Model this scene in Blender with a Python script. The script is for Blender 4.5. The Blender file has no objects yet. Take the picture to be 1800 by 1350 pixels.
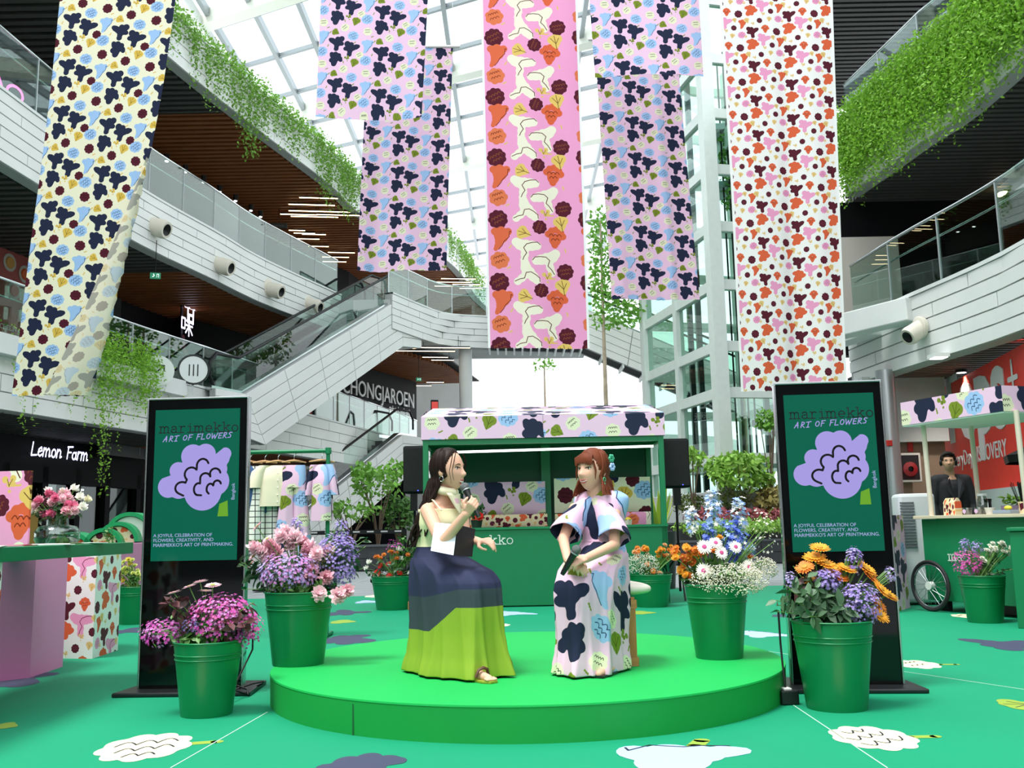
import bpy, bmesh, math, random
import numpy as np
from mathutils import Vector, Matrix, Euler
random.seed(7); NPR = np.random.default_rng(7)
PI = math.pi; R = math.radians
SC = bpy.context.scene; C = SC.collection
# ------------------------------------------------------------------ camera
CAM_H, FPX, PITCH, ROLL = 1.01, 1674.0, R(8.56), R(1.14)
_f = Vector((0, math.cos(PITCH), math.sin(PITCH))); _u0 = Vector((0, -math.sin(PITCH), math.cos(PITCH))); _r0 = Vector((1, 0, 0))
_r = _r0*math.cos(ROLL) - _u0*math.sin(ROLL); _u = _r0*math.sin(ROLL) + _u0*math.cos(ROLL)
cd = bpy.data.cameras.new('camera'); cam = bpy.data.objects.new('camera', cd); C.objects.link(cam)
cd.sensor_width = 36; cd.lens = 36*FPX/1800; cd.clip_start = .05; cd.clip_end = 400
mw = Matrix.Identity(4)
for i, a in enumerate((_r, _u, -_f)):
    for k in range(3): mw[k][i] = a[k]
mw.translation = (0, 0, CAM_H); cam.matrix_world = mw; SC.camera = cam
# ------------------------------------------------------------------ daylight and exposure
wd = bpy.data.worlds.new('daylight'); SC.world = wd; wd.use_nodes = True
bg = wd.node_tree.nodes['Background']; bg.inputs[0].default_value = (.93, .97, 1, 1); bg.inputs[1].default_value = 2.3
sl = bpy.data.lights.new('sun', 'SUN'); sl.energy = 3.4; sl.angle = R(16); sl.color = (1, .97, .91)
sun = bpy.data.objects.new('sun', sl); C.objects.link(sun)
sun.rotation_euler = Vector((.30, .22, -1)).to_track_quat('-Z', 'Y').to_euler()
SC.view_settings.view_transform = 'Standard'; SC.view_settings.look = 'None'
SC.view_settings.gamma = 1; SC.view_settings.use_curve_mapping = False; SC.view_settings.exposure = 0.18
SC.cycles.max_bounces = 8; SC.cycles.transparent_max_bounces = 16; SC.cycles.sample_clamp_indirect = 6
SC.cycles.caustics_reflective = False; SC.cycles.caustics_refractive = False
# ------------------------------------------------------------------ from the survey: a sight line, then a real distance
def ray(px, py): return (_r*((px-900)/FPX) + _u*((675-py)/FPX) + _f)
O = Vector((0, 0, CAM_H))
def atY(px, py, Y): d = ray(px, py); return O + d*(Y/d.y)
def atZ(px, py, z=0.): d = ray(px, py); return O + d*((z-CAM_H)/d.z)
def atX(px, py, X): d = ray(px, py); return O + d*(X/d.x)
def onwall(px, py, A, B):
    d = ray(px, py); n = Vector((-(B[1]-A[1]), B[0]-A[0], 0)); a = Vector((A[0], A[1], 0))
    return O + d*(n.dot(a-O)/n.dot(d))
# ------------------------------------------------------------------ materials
def lin(h):
    if not isinstance(h, str): return tuple(h)[:3]
    h = h.lstrip('#'); o = []
    for i in (0, 2, 4):
        c = int(h[i:i+2], 16)/255; o.append(c/12.92 if c <= .04045 else ((c+.055)/1.055)**2.4)
    return tuple(o)
MATS = {}
def mat(name, col='#888888', rough=.6, metal=0., emit=0., var=0., vscale=6., bump=0., bscale=60., coat=0., island=0., spec=.5, sub=0., emcol=None, stretch=None, trans=0.):
    if name in MATS: return MATS[name]
    m = bpy.data.materials.new(name); m.use_nodes = True; MATS[name] = m
    nt = m.node_tree; N = nt.nodes; L = nt.links; b = N['Principled BSDF']; c = lin(col)
    b.inputs['Base Color'].default_value = (*c, 1); b.inputs['Roughness'].default_value = rough; b.inputs['Metallic'].default_value = metal
    b.inputs['Specular IOR Level'].default_value = spec; b.inputs['Coat Weight'].default_value = coat
    if emit: b.inputs['Emission Color'].default_value = (*lin(emcol or col), 1); b.inputs['Emission Strength'].default_value = emit
    if sub: b.inputs['Subsurface Weight'].default_value = sub; b.inputs['Subsurface Radius'].default_value = (.012, .005, .003); b.inputs['Subsurface Scale'].default_value = 1
    tc = None
    def coords():
        nonlocal tc
        if tc is None:
            tc = N.new('ShaderNodeTexCoord').outputs['Object']
            if stretch:
                mp = N.new('ShaderNodeMapping'); mp.inputs['Scale'].default_value = stretch; L.new(tc, mp.inputs[0]); tc = mp.outputs[0]
        return tc
    src = None
    if var:
        n = N.new('ShaderNodeTexNoise'); n.inputs['Scale'].default_value = vscale; n.inputs['Detail'].default_value = 4; L.new(coords(), n.inputs['Vector'])
        mr = N.new('ShaderNodeMapRange'); mr.inputs[1].default_value = .25; mr.inputs[2].default_value = .75; mr.inputs[3].default_value = 1-var; mr.inputs[4].default_value = 1+var
        L.new(n.outputs[0], mr.inputs[0]); src = mr.outputs[0]
    if island:
        g = N.new('ShaderNodeNewGeometry'); mr = N.new('ShaderNodeMapRange'); mr.inputs[3].default_value = 1-island; mr.inputs[4].default_value = 1+island
        L.new(g.outputs['Random Per Island'], mr.inputs[0])
        if src is not None:
            q = N.new('ShaderNodeMath'); q.operation = 'MULTIPLY'; L.new(src, q.inputs[0]); L.new(mr.outputs[0], q.inputs[1]); src = q.outputs[0]
        else: src = mr.outputs[0]
    if src is not None:
        vm = N.new('ShaderNodeVectorMath'); vm.operation = 'SCALE'; vm.inputs[0].default_value = c; L.new(src, vm.inputs['Scale']); L.new(vm.outputs[0], b.inputs['Base Color'])
    if bump:
        n = N.new('ShaderNodeTexNoise'); n.inputs['Scale'].default_value = bscale; n.inputs['Detail'].default_value = 3; L.new(coords(), n.inputs['Vector'])
        bp = N.new('ShaderNodeBump'); bp.inputs['Strength'].default_value = bump; bp.inputs['Distance'].default_value = .01; L.new(n.outputs[0], bp.inputs['Height']); L.new(bp.outputs[0], b.inputs['Normal'])
    if trans:
        t = N.new('ShaderNodeBsdfTranslucent'); t.inputs[0].default_value = (*[min(1, x*1.2) for x in c], 1); mx = N.new('ShaderNodeMixShader'); mx.inputs[0].default_value = trans
        L.new(b.outputs[0], mx.inputs[1]); L.new(t.outputs[0], mx.inputs[2]); L.new(mx.outputs[0], N['Material Output'].inputs[0])
    return m
def glass(name, tint='#e8f4f0', ior=1.5, rough=.0, boost=0.):
    if name in MATS: return MATS[name]
    m = bpy.data.materials.new(name); m.use_nodes = True; MATS[name] = m
    nt = m.node_tree; N = nt.nodes; L = nt.links; N.remove(N['Principled BSDF'])
    t = N.new('ShaderNodeBsdfTransparent'); t.inputs[0].default_value = (*lin(tint), 1)
    g = N.new('ShaderNodeBsdfGlossy'); g.inputs['Roughness'].default_value = rough; g.inputs[0].default_value = (.95, 1, .98, 1)
    lw = N.new('ShaderNodeLayerWeight'); lw.inputs[0].default_value = .5; f0 = ((ior-1)/(ior+1))**2+boost     # facing: the same from both sides of a pane
    p = N.new('ShaderNodeMath'); p.operation = 'POWER'; p.inputs[1].default_value = 5; L.new(lw.outputs['Facing'], p.inputs[0])
    q = N.new('ShaderNodeMath'); q.operation = 'MULTIPLY_ADD'; q.inputs[1].default_value = 1-f0; q.inputs[2].default_value = f0; L.new(p.outputs[0], q.inputs[0])
    mx = N.new('ShaderNodeMixShader'); src = q.outputs[0]
    L.new(src, mx.inputs[0]); L.new(t.outputs[0], mx.inputs[1]); L.new(g.outputs[0], mx.inputs[2]); L.new(mx.outputs[0], N['Material Output'].inputs[0])
    return m
# ------------------------------------------------------------------ mesh building
class MB:
    def __init__(s): s.v = []; s.f = []; s.m = []; s.uv = None
    def add(s, vs, fs, mi=0):
        k = len(s.v); s.v.extend([tuple(p) for p in vs]); s.f.extend([tuple(i+k for i in q) for q in fs]); s.m.extend([mi]*len(fs)); return s
    def box(s, c, d, rz=0., mi=0, rot=None):
        x, y, z = d[0]/2, d[1]/2, d[2]/2
        p = [Vector((i*x, j*y, k*z)) for k in (-1, 1) for j in (-1, 1) for i in (-1, 1)]
        q = rot if rot is not None else (Matrix.Rotation(rz, 3, 'Z') if rz else None)
        if q is not None: p = [q @ a for a in p]
        c = Vector(c); return s.add([a+c for a in p], [(0, 2, 3, 1), (4, 5, 7, 6), (0, 1, 5, 4), (2, 6, 7, 3), (0, 4, 6, 2), (1, 3, 7, 5)], mi)
    def bar(s, a, b, w, h=None, mi=0, up=(0, 0, 1)):
        a = Vector(a); b = Vector(b); h = h or w; d = b-a; n = d.length
        if n < 1e-6: return s
        y = d/n; x = y.cross(Vector(up))
        if x.length < 1e-4: x = y.cross(Vector((0, 1, 0)))
        x.normalize(); z = x.cross(y); m = Matrix((x, y, z)).transposed()
        return s.box((a+b)/2, (w, n, h), rot=m, mi=mi)
    def tube(s, pts, r, n=8, mi=0, cap=True, closed=False):
        pts = [Vector(p) for p in pts]; k = len(pts); rs = r if isinstance(r, (list, tuple)) else [r]*k
        vs = []; fs = []; prev = None
        for i, p in enumerate(pts):
            if closed: t = pts[(i+1) % k]-pts[i-1]
            else: t = pts[min(i+1, k-1)]-pts[max(i-1, 0)]
            if t.length < 1e-9: t = Vector((0, 0, 1))
            t.normalize()
            if prev is None:
                a = t.orthogonal().normalized() if abs(t.z) > .9 else t.cross(Vector((0, 0, 1))).normalized()
            else:
                a = prev - t*prev.dot(t); a = a.normalized() if a.length > 1e-6 else t.orthogonal().normalized()
            prev = a; b = t.cross(a)
            for j in range(n):
                w = 2*PI*j/n; vs.append(p + (a*math.cos(w)+b*math.sin(w))*rs[i])
        for i in range(k if closed else k-1):
            for j in range(n):
                i2 = (i+1) % k; fs.append((i*n+j, i*n+(j+1) % n, i2*n+(j+1) % n, i2*n+j))
        if cap and not closed: fs.append(tuple(range(n-1, -1, -1))); fs.append(tuple((k-1)*n+j for j in range(n)))
        return s.add(vs, fs, mi)
    def lathe(s, prof, n=24, c=(0, 0, 0), mi=0, cap0=True, cap1=False, sx=1., sy=1.):
        c = Vector(c); vs = []; fs = []; k = len(prof)
        for r, z in prof:
            for j in range(n): w = 2*PI*j/n; vs.append(c+Vector((r*math.cos(w)*sx, r*math.sin(w)*sy, z)))
        for i in range(k-1):
            for j in range(n): fs.append((i*n+j, i*n+(j+1) % n, (i+1)*n+(j+1) % n, (i+1)*n+j))
        if cap0: fs.append(tuple(range(n-1, -1, -1)))
        if cap1: fs.append(tuple((k-1)*n+j for j in range(n)))
        return s.add(vs, fs, mi)
    def ball(s, c, r, n=10, m=7, mi=0, rot=None):
        r = r if isinstance(r, (tuple, list, Vector)) else (r, r, r); c = Vector(c); vs = [Vector((0, 0, -r[2]))]; fs = []
        for i in range(1, m):
            t = PI*i/m-PI/2
            for j in range(n): w = 2*PI*j/n; vs.append(Vector((r[0]*math.cos(t)*math.cos(w), r[1]*math.cos(t)*math.sin(w), r[2]*math.sin(t))))
        vs.append(Vector((0, 0, r[2])))
        for j in range(n): fs.append((0, 1+(j+1) % n, 1+j))
        for i in range(m-2):
            for j in range(n): fs.append((1+i*n+j, 1+i*n+(j+1) % n, 1+(i+1)*n+(j+1) % n, 1+(i+1)*n+j))
        e = len(vs)-1
        for j in range(n): fs.append((1+(m-2)*n+j, 1+(m-2)*n+(j+1) % n, e))
        if rot is not None: vs = [rot @ v for v in vs]
        return s.add([v+c for v in vs], fs, mi)
    def prism(s, poly, z0, z1, mi=0, axis='z', c=(0, 0, 0)):
        n = len(poly); c = Vector(c)
        mk = {'z': lambda p, h: Vector((p[0], p[1], h)), 'y': lambda p, h: Vector((p[0], h, p[1])), 'x': lambda p, h: Vector((h, p[0], p[1]))}[axis]
        vs = [mk(p, z0)+c for p in poly]+[mk(p, z1)+c for p in poly]
        fs = [tuple(range(n-1, -1, -1)), tuple(range(n, 2*n))]+[(i, (i+1) % n, n+(i+1) % n, n+i) for i in range(n)]
        if axis == 'y': fs = [f[::-1] for f in fs]
        return s.add(vs, fs, mi)
    def face(s, pts, mi=0): return s.add(pts, [tuple(range(len(pts)))], mi)
    def grid(s, P, mi=0):           # P[i][j] points
        a = len(P); b = len(P[0]); return s.add([p for q in P for p in q], [(i*b+j, i*b+j+1, (i+1)*b+j+1, (i+1)*b+j) for i in range(a-1) for j in range(b-1)], mi)
    def ribbon(s, pts, w, y=0., mi=0, ax='y'):   # flat stroke in the local XZ plane (ax y) or XY plane (ax z)
        mk = (lambda a, b: (a, y, b)) if ax == 'y' else (lambda a, b: (a, b, y))
        k = len(pts); ws = w if isinstance(w, (list, tuple)) else [w]*k
        for i in range(k-1):
            (a, b), (c, d) = pts[i], pts[i+1]; l = math.hypot(c-a, d-b)
            if l < 1e-9: continue
            nx, ny = -(d-b)/l, (c-a)/l; u, v = ws[i]/2, ws[i+1]/2
            s.add([mk(a-nx*u, b-ny*u), mk(c-nx*v, d-ny*v), mk(c+nx*v, d+ny*v), mk(a+nx*u, b+ny*u)], [(0, 1, 2, 3)], mi)
        for i in range(k):
            a, b = pts[i]; u = ws[i]/2
            s.add([mk(a+u*math.cos(t*PI/4), b+u*math.sin(t*PI/4)) for t in range(8)], [tuple(range(8))], mi)
        return s
    def build(s, name, mats, parent=None, smooth=False, bevel=0., loc=None, rz=0., **tags):
        me = bpy.data.meshes.new(name); me.from_pydata([tuple(v) for v in s.v], [], s.f)
        mats = mats if isinstance(mats, (list, tuple)) else [mats]
        for m in mats: me.materials.append(m)
        if len(mats) > 1: me.polygons.foreach_set('material_index', s.m)
        if s.uv is not None:
            ul = me.uv_layers.new(name='UVMap'); idx = np.zeros(len(me.loops), dtype=np.int32); me.loops.foreach_get('vertex_index', idx)
            ul.data.foreach_set('uv', np.asarray(s.uv, dtype=np.float32)[idx].ravel())
        if smooth: me.polygons.foreach_set('use_smooth', [True]*len(me.polygons)); me.set_sharp_from_angle(angle=R(smooth if smooth > 1 else 50))
        me.update()
        o = bpy.data.objects.new(name, me); C.objects.link(o)
        if parent is not None: o.parent = parent
        if loc is not None: o.location = loc
        if rz: o.rotation_euler = (0, 0, rz)
        if bevel: b = o.modifiers.new('Bevel', 'BEVEL'); b.width = bevel; b.segments = 2; b.limit_method = 'ANGLE'
        for k, v in tags.items():
            if v is not None: o[{'cat': 'category'}.get(k, k)] = v
        return o
def thing(name, label, cat, loc=(0, 0, 0), rz=0., group=None):
    o = bpy.data.objects.new(name, None); C.objects.link(o); o.location = loc; o.rotation_euler = (0, 0, rz); o.empty_display_size = .1
    o['label'] = label; o['category'] = cat
    if group: o['group'] = group
    return o
ORD = 'first second third fourth fifth sixth seventh eighth ninth tenth eleventh twelfth thirteenth fourteenth fifteenth sixteenth seventeenth eighteenth nineteenth twentieth'.split()
ORD += ['twenty '+o for o in ORD[:9]]+['thirtieth']
def by_place(items, base):
    """items: (object, px, py); tells look-alikes apart by their place: upper and lower ones, counted from the left"""
    if len(items) < 2: return
    ys = sorted(i[2] for i in items); mid = ys[len(ys)//2]
    rows = [[i for i in items if i[2] < mid], [i for i in items if i[2] >= mid]] if len(items) > 3 else [items]
    for w, row in zip(('upper', 'lower') if len(rows) == 2 else ('',), rows):
        for k, i in enumerate(sorted(row, key=lambda q: q[1])): i[0]['label'] = (base+', '+ORD[min(k, 29)]+' '+(w+' ' if w else '')+'one from the left')
def dup(o, loc=None, rz=None, label=None, group=None, scale=None):
    def cp(a, par):
        b = a.copy(); C.objects.link(b)
        if par is not None: b.parent = par
        for ch in list(a.children): cp(ch, b)
        return b
    r = cp(o, None)
    if loc is not None: r.location = loc
    if rz is not None: r.rotation_euler = (0, 0, rz) if not isinstance(rz, (tuple, Euler)) else rz
    if scale is not None: r.scale = scale if isinstance(scale, (tuple, list)) else (scale,)*3
    if label: r['label'] = label
    if group: r['group'] = group
    return r
def spline(pts, step=.6):
    P = [Vector((p[0], p[1])) for p in pts]; P = [P[0]*2-P[1]]+P+[P[-1]*2-P[-2]]; out = []
    for i in range(1, len(P)-2):
        a, b, c, d = P[i-1:i+3]; n = max(2, int((c-b).length/step*2))
        for k in range(n):
            t = k/n; out.append(.5*((2*b)+(c-a)*t+(2*a-5*b+4*c-d)*t*t+(3*b-a-3*c+d)*t**3))
    out.append(P[-2]); L = [0]
    for i in range(1, len(out)): L.append(L[-1]+(out[i]-out[i-1]).length)
    m = max(2, int(L[-1]/step)+1); res = []; j = 0
    for k in range(m):
        s = L[-1]*k/(m-1)
        while j < len(L)-2 and L[j+1] < s: j += 1
        t = (s-L[j])/max(1e-9, L[j+1]-L[j]); res.append(out[j].lerp(out[j+1], min(1, max(0, t))))
    return res
def offset(pl, d):     # positive = to the left of travel
    out = []
    for i, p in enumerate(pl):
        t = (pl[min(i+1, len(pl)-1)]-pl[max(i-1, 0)]).normalized(); out.append(p+Vector((-t.y, t.x))*d)
    return out
def textmesh(body, size, m, parent=None, name='lettering', loc=(0, 0, 0), rot=(PI/2, 0, 0), ext=.0005, align='LEFT', space=1., shear=0., bold=0., sx=1., **tags):
    cu = bpy.data.curves.new('t', 'FONT'); cu.body = body; cu.size = size; cu.extrude = ext; cu.align_x = align; cu.space_character = space; cu.shear = shear; cu.offset = bold; cu.resolution_u = 3
    t = bpy.data.objects.new('t', cu); C.objects.link(t); dg = bpy.context.evaluated_depsgraph_get()
    me = bpy.data.meshes.new_from_object(t.evaluated_get(dg)); bpy.data.objects.remove(t); bpy.data.curves.remove(cu)
    me.materials.clear(); me.materials.append(m); o = bpy.data.objects.new(name, me); me.name = name; C.objects.link(o)
    if parent is not None: o.parent = parent
    o.location = loc; o.rotation_euler = rot; o.scale = (sx, 1, 1)
    for k, v in tags.items(): o[{'cat': 'category'}.get(k, k)] = v
    return o
def scatter(tv, tf, mats4, name, m, parent=None, smooth=False, mi=None, **tags):
    """many small copies of a template, joined in one mesh (numpy)"""
    tv = np.asarray(tv, dtype=np.float32); A = np.asarray(mats4, dtype=np.float32); n = len(A); k = len(tv)
    v = np.einsum('nij,kj->nki', A[:, :3, :3], tv)+A[:, None, :3, 3]; v = v.reshape(-1, 3)
    me = bpy.data.meshes.new(name); nf = len(tf); ls = [len(f) for f in tf]; fl = np.concatenate([np.asarray(f) for f in tf]).astype(np.int32); tl = len(fl)
    loops = (fl[None, :]+(np.arange(n, dtype=np.int32)*k)[:, None]).ravel(); st = np.concatenate([[0], np.cumsum(ls)[:-1]]).astype(np.int32)
    starts = (st[None, :]+(np.arange(n, dtype=np.int32)*tl)[:, None]).ravel()
    me.vertices.add(n*k); me.vertices.foreach_set('co', v.ravel()); me.loops.add(len(loops)); me.loops.foreach_set('vertex_index', loops)
    me.polygons.add(n*nf); me.polygons.foreach_set('loop_start', starts)
    mm = m if isinstance(m, (list, tuple)) else [m]
    for q in mm: me.materials.append(q)
    if mi is not None: me.polygons.foreach_set('material_index', np.repeat(np.asarray(mi, dtype=np.int32), nf) if len(mi) == n else np.tile(np.asarray(mi, dtype=np.int32), n))
    me.update(calc_edges=True); me.validate()
    if smooth: me.polygons.foreach_set('use_smooth', [True]*len(me.polygons))
    o = bpy.data.objects.new(name, me); C.objects.link(o)
    if parent is not None: o.parent = parent
    for a, b in tags.items(): o[{'cat': 'category'}.get(a, a)] = b
    return o
def xf(p, e=(0, 0, 0), s=1.):
    m = Matrix.LocRotScale(Vector(p), Euler(e), Vector(s if isinstance(s, (tuple, list)) else (s, s, s))); return [list(r) for r in m]
def aim(p, d, s=1., spin=0.):   # local +Z along d
    q = Vector(d).to_track_quat('Z', 'Y') @ Euler((0, 0, spin)).to_quaternion()
    return [list(r) for r in Matrix.LocRotScale(Vector(p), q, Vector(s if isinstance(s, (tuple, list)) else (s, s, s)))]
LEAF = ([(0, 0, 0), (.28, .4, .06), (0, 1, -.05), (-.28, .4, .06)], [(0, 1, 2), (0, 2, 3)])
LEAF6 = ([(0, 0, 0), (.2, .25, .05), (.24, .55, .03), (0, 1, -.1), (-.24, .55, .03), (-.2, .25, .05), (0, .5, -.03)], [(0, 1, 6), (1, 2, 6), (2, 3, 6), (3, 4, 6), (4, 5, 6), (5, 0, 6)])
# ------------------------------------------------------------------ printed cloth: motifs computed here, tile by tile
def scal(x0, y0, x1, y1, n, h):
    o = []
    for i in range(n):
        for k in range(7):
            t = k/6; u = (i+t)/n; bx = x0+(x1-x0)*u; by = y0+(y1-y0)*u; l = math.hypot(x1-x0, y1-y0); nx, ny = -(y1-y0)/l, (x1-x0)/l
            a = math.sin(PI*t)*h; o.append((bx+nx*a, by+ny*a))
    return o
def ring(n, r, rr, a0=0., sq=1.): return [(r*math.cos(a0+2*PI*i/n), r*sq*math.sin(a0+2*PI*i/n), rr) for i in range(n)]
SHAPES = {
 'bird': ([(0, 0, .22), (-.14, .15, .2), (-.3, .28, .19), (-.03, .3, .15), (.16, .1, .19), (.32, .2, .18), (.44, .27, .12), (.02, -.2, .16), (.04, -.38, .16), (-.2, -.03, .16), (-.33, -.06, .13)], []),
 'paw': ([(0, .05, .27), (-.26, .18, .18), (-.36, .27, .13), (-.1, .33, .17), (.15, .31, .16), (.31, .12, .16), (.40, .03, .12), (.02, -.2, .21), (.04, -.34, .18), (-.2, -.15, .17)], []),
 'ruffle': ([(0, 0, .3)]+ring(9, .33, .14, .3, .85), [scal(-.3, -.08, .2, .22, 3, .11), scal(-.15, -.22, .3, .06, 3, .1), scal(.02, -.3, .28, -.16, 2, .08)]),
 'cloud': ([(0, 0, .27)]+ring(7, .27, .16, .1, .9), [scal(-.26, .05, .18, .2, 4, .08), scal(-.18, -.16, .22, -.02, 3, .08)]),
 'tulip': ([(-.26, .27, .15), (-.02, .33, .16), (.24, .3, .15), (0, .12, .28), (-.06, -.12, .17), (-.12, -.3, .12), (-.18, -.42, .08)], [[(.36, .3), (.3, .32), (.3, .1), (.12, -.1), (.06, -.25), (-.06, -.42)]]),
 'carn': ([(0, -.05, .28)]+ring(9, .3, .13, .1), [scal(-.28, .02, .28, .1, 4, .09), scal(-.2, -.16, .22, -.1, 3, .08)]),
 'fan': ([(0, -.3, .13), (0, -.08, .24), (-.28, .12, .14), (-.16, .28, .13), (.02, .34, .14), (.2, .26, .14), (.3, .08, .14)], [scal(-.24, .06, .24, .08, 3, .09), scal(-.14, -.12, .16, -.08, 2, .08)]),
 'leaf': ([(-.15, .1, .22), (.15, .1, .22), (0, -.1, .22), (0, -.3, .09), (0, .24, .14)], [[(0, .3), (.01, 0), (0, -.42)], [(-.2, .2), (-.01, -.08)], [(.2, .14), (.01, -.14)]]),
 'sprig': ([(-.2, .18, .14), (.16, .22, .14), (0, -.02, .12), (.02, -.3, .07), (.2, -.02, .1)], [[(-.1, .2), (0, -.1)], [(.14, .2), (0, -.05)]]),
 'petal': ([(0, 0, .17), (-.2, .1, .2), (-.36, .16, .16), (.22, .16, .19), (.4, .2, .15), (.05, -.22, .15), (.08, -.42, .14), (.0, .18, .15)], [[(.5, .28), (.38, .34), (.2, .28), (.02, .18), (-.05, .02), (.1, -.14), (.04, -.3), (.02, -.5)]]),
 'dash': ([(-.18, 0, .09), (0, 0, .09), (.18, .03, .09)], []),
}
def circ_sdf(X, Y, cs, k):
    a = None
    for x, y, r in cs:
        e = np.exp(-(np.sqrt((X-x)**2+(Y-y)**2)-r)/k); a = e if a is None else a+e
    return -k*np.log(a+1e-30)
def seg_dist(X, Y, pl):
    d = np.full(X.shape, 9.)
    for (a, b), (c, e) in zip(pl[:-1], pl[1:]):
        vx, vy = c-a, e-b; l2 = vx*vx+vy*vy+1e-12; t = np.clip(((X-a)*vx+(Y-b)*vy)/l2, 0, 1); d = np.minimum(d, np.hypot(X-a-t*vx, Y-b-t*vy))
    return d
def tile(name, W, H, asp, bgc, items, wrapx=True):
    """asp = height/width of the repeat.  items: (shape, x, y, size, rotation, colour, line colour[, mirror])"""
    im = np.ones((H, W, 3), dtype=np.float32)*np.array(lin(bgc), dtype=np.float32)
    for it in items:
        sh, x, y, s, rot, col, lc = it[:7]; mir = -1 if len(it) > 7 and it[7] else 1; cs, lines = SHAPES[sh]; ca, sa = math.cos(R(rot)), math.sin(R(rot))
        for ox in ((-1, 0, 1) if wrapx else (0,)):
            for oy in (-1, 0, 1):
                cx, cy = x+ox, y+oy; rx = s*.72; ry = s*.72/asp
                i0, i1 = int(max(0, (cx-rx)*W)), int(min(W, (cx+rx)*W+1)); j0, j1 = int(max(0, (cy-ry)*H)), int(min(H, (cy+ry)*H+1))
                if i1 <= i0 or j1 <= j0: continue
                gx = ((np.arange(i0, i1)+.5)/W-cx)/s; gy = ((np.arange(j0, j1)+.5)/H-cy)*asp/s
                X, Y = np.meshgrid(gx, gy); U = (X*ca+Y*sa)*mir; V = -X*sa+Y*ca; aa = 1.2/(W*s)
                d = circ_sdf(U, V, cs, .022); m = np.clip(.5-d/aa, 0, 1)[..., None]; sub = im[j0:j1, i0:i1]
                sub[:] = sub*(1-m)+m*np.array(lin(col), dtype=np.float32)
                if lc:
                    for pl in lines:
                        dd = seg_dist(U, V, pl)-.014; q = np.clip(.5-dd/aa, 0, 1)[..., None]; sub[:] = sub*(1-q)+q*np.array(lin(lc), dtype=np.float32)
    img = bpy.data.images.new(name, W, H, alpha=False, float_buffer=False)
    s = np.where(im <= .0031308, im*12.92, 1.055*np.power(np.maximum(im, 1e-6), 1/2.4)-.055); a = np.ones((H, W, 4), dtype=np.float32); a[..., :3] = np.clip(s, 0, 1)
    img.pixels.foreach_set(a.ravel()); img.update(); img.pack()
    return img
def print_mat(name, img, scale=(1, 1), trans=0., rough=.85, weave=True, pale=0.):
    m = bpy.data.materials.new(name); m.use_nodes = True; MATS[name] = m; nt = m.node_tree; N = nt.nodes; L = nt.links; b = N['Principled BSDF']
    u = N.new('ShaderNodeUVMap'); u.uv_map = 'UVMap'; mp = N.new('ShaderNodeMapping'); mp.inputs['Scale'].default_value = (1/scale[0], 1/scale[1], 1); t = N.new('ShaderNodeTexImage'); t.image = img
    L.new(u.outputs[0], mp.inputs[0]); L.new(mp.outputs[0], t.inputs[0]); tout = t.outputs[0]
    if pale: mxp = N.new('ShaderNodeMix'); mxp.data_type = 'RGBA'; mxp.inputs['Factor'].default_value = pale; L.new(tout, mxp.inputs['A']); mxp.inputs['B'].default_value = (.82, .78, .66, 1); tout = mxp.outputs['Result']
    L.new(tout, b.inputs['Base Color']); b.inputs['Roughness'].default_value = rough; b.inputs['Specular IOR Level'].default_value = .2
    if weave:
        n = N.new('ShaderNodeTexNoise'); n.inputs['Scale'].default_value = 7; n.inputs['Detail'].default_value = 5; L.new(u.outputs[0], n.inputs['Vector']); bp = N.new('ShaderNodeBump'); bp.inputs['Strength'].default_value = .12; bp.inputs['Distance'].default_value = .02
        L.new(n.outputs[0], bp.inputs['Height']); L.new(bp.outputs[0], b.inputs['Normal'])
    if trans:
        tr = N.new('ShaderNodeBsdfTranslucent'); L.new(tout, tr.inputs[0]); mx = N.new('ShaderNodeMixShader'); mx.inputs[0].default_value = trans
        L.new(b.outputs[0], mx.inputs[1]); L.new(tr.outputs[0], mx.inputs[2]); L.new(mx.outputs[0], N['Material Output'].inputs[0])
    return m
NAVY, SKYB, MAR, YEL, OLV, CRM, ORG, PNK, BLK = '#232a44', '#a3c5ef', '#571c2c', '#e3bd55', '#7f8f2e', '#efe9c6', '#dd623f', '#ee9fc6', '#1c1a22'
def lattice(items, cols, shift):
    """lay a unit cell side by side, each column shifted by a share of its height"""
    return [(i[0], (c+i[1])/cols, (i[2]-c*shift) % 1, i[3]/cols, *i[4:]) for c in range(cols) for i in items]
def lattice(items, cols, shift):
    """lay a unit cell side by side, each column shifted by a share of its height"""
    return [(i[0], (c+i[1])/cols, (i[2]-c*shift) % 1, i[3]/cols, *i[4:]) for c in range(cols) for i in items]
def layout_a(leaf, small, c1l, c2, dark):      # the wide floral repeat, recoloured per cloth
    return [('dash', .30, .98, .13, 40, leaf, None), ('dash', .60, .80, .12, 20, leaf, None), ('dash', .86, .70, .13, 30, leaf, None), ('dash', .26, .66, .12, 60, leaf, None), ('dash', .62, .25, .12, 100, leaf, None), ('dash', .25, .10, .12, 20, leaf, None),
            ('bird', .46, .71, .345, 0, dark, None, 1), ('bird', .77, .56, .35, -15, dark, None), ('paw', .43, .33, .335, -20, dark, None),
            ('tulip', .15, .86, .33, 0, *c1l), ('ruffle', .12, .52, .28, 10, *c1l), ('ruffle', .82, .87, .27, -10, *c1l),
            ('leaf', .87, .22, .26, -20, leaf, small), ('leaf', .42, .98, .22, 60, leaf, small), ('sprig', .70, .33, .18, 10, leaf, small), (c2[0], .98, .40, .21, 10, *c2[1:]), (c2[0], .14, .22, .24, -15, *c2[1:]), (c2[0], .63, .08, .23, 20, *c2[1:])]
T_LILAC = tile('print_lilac', 1800, 450, .245, '#f0c8e4', lattice(layout_a(OLV, '#4d5a1c', (SKYB, '#27406e'), ('cloud', '#e9e8c8', '#3a3a28'), NAVY), 4, .25))
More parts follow.
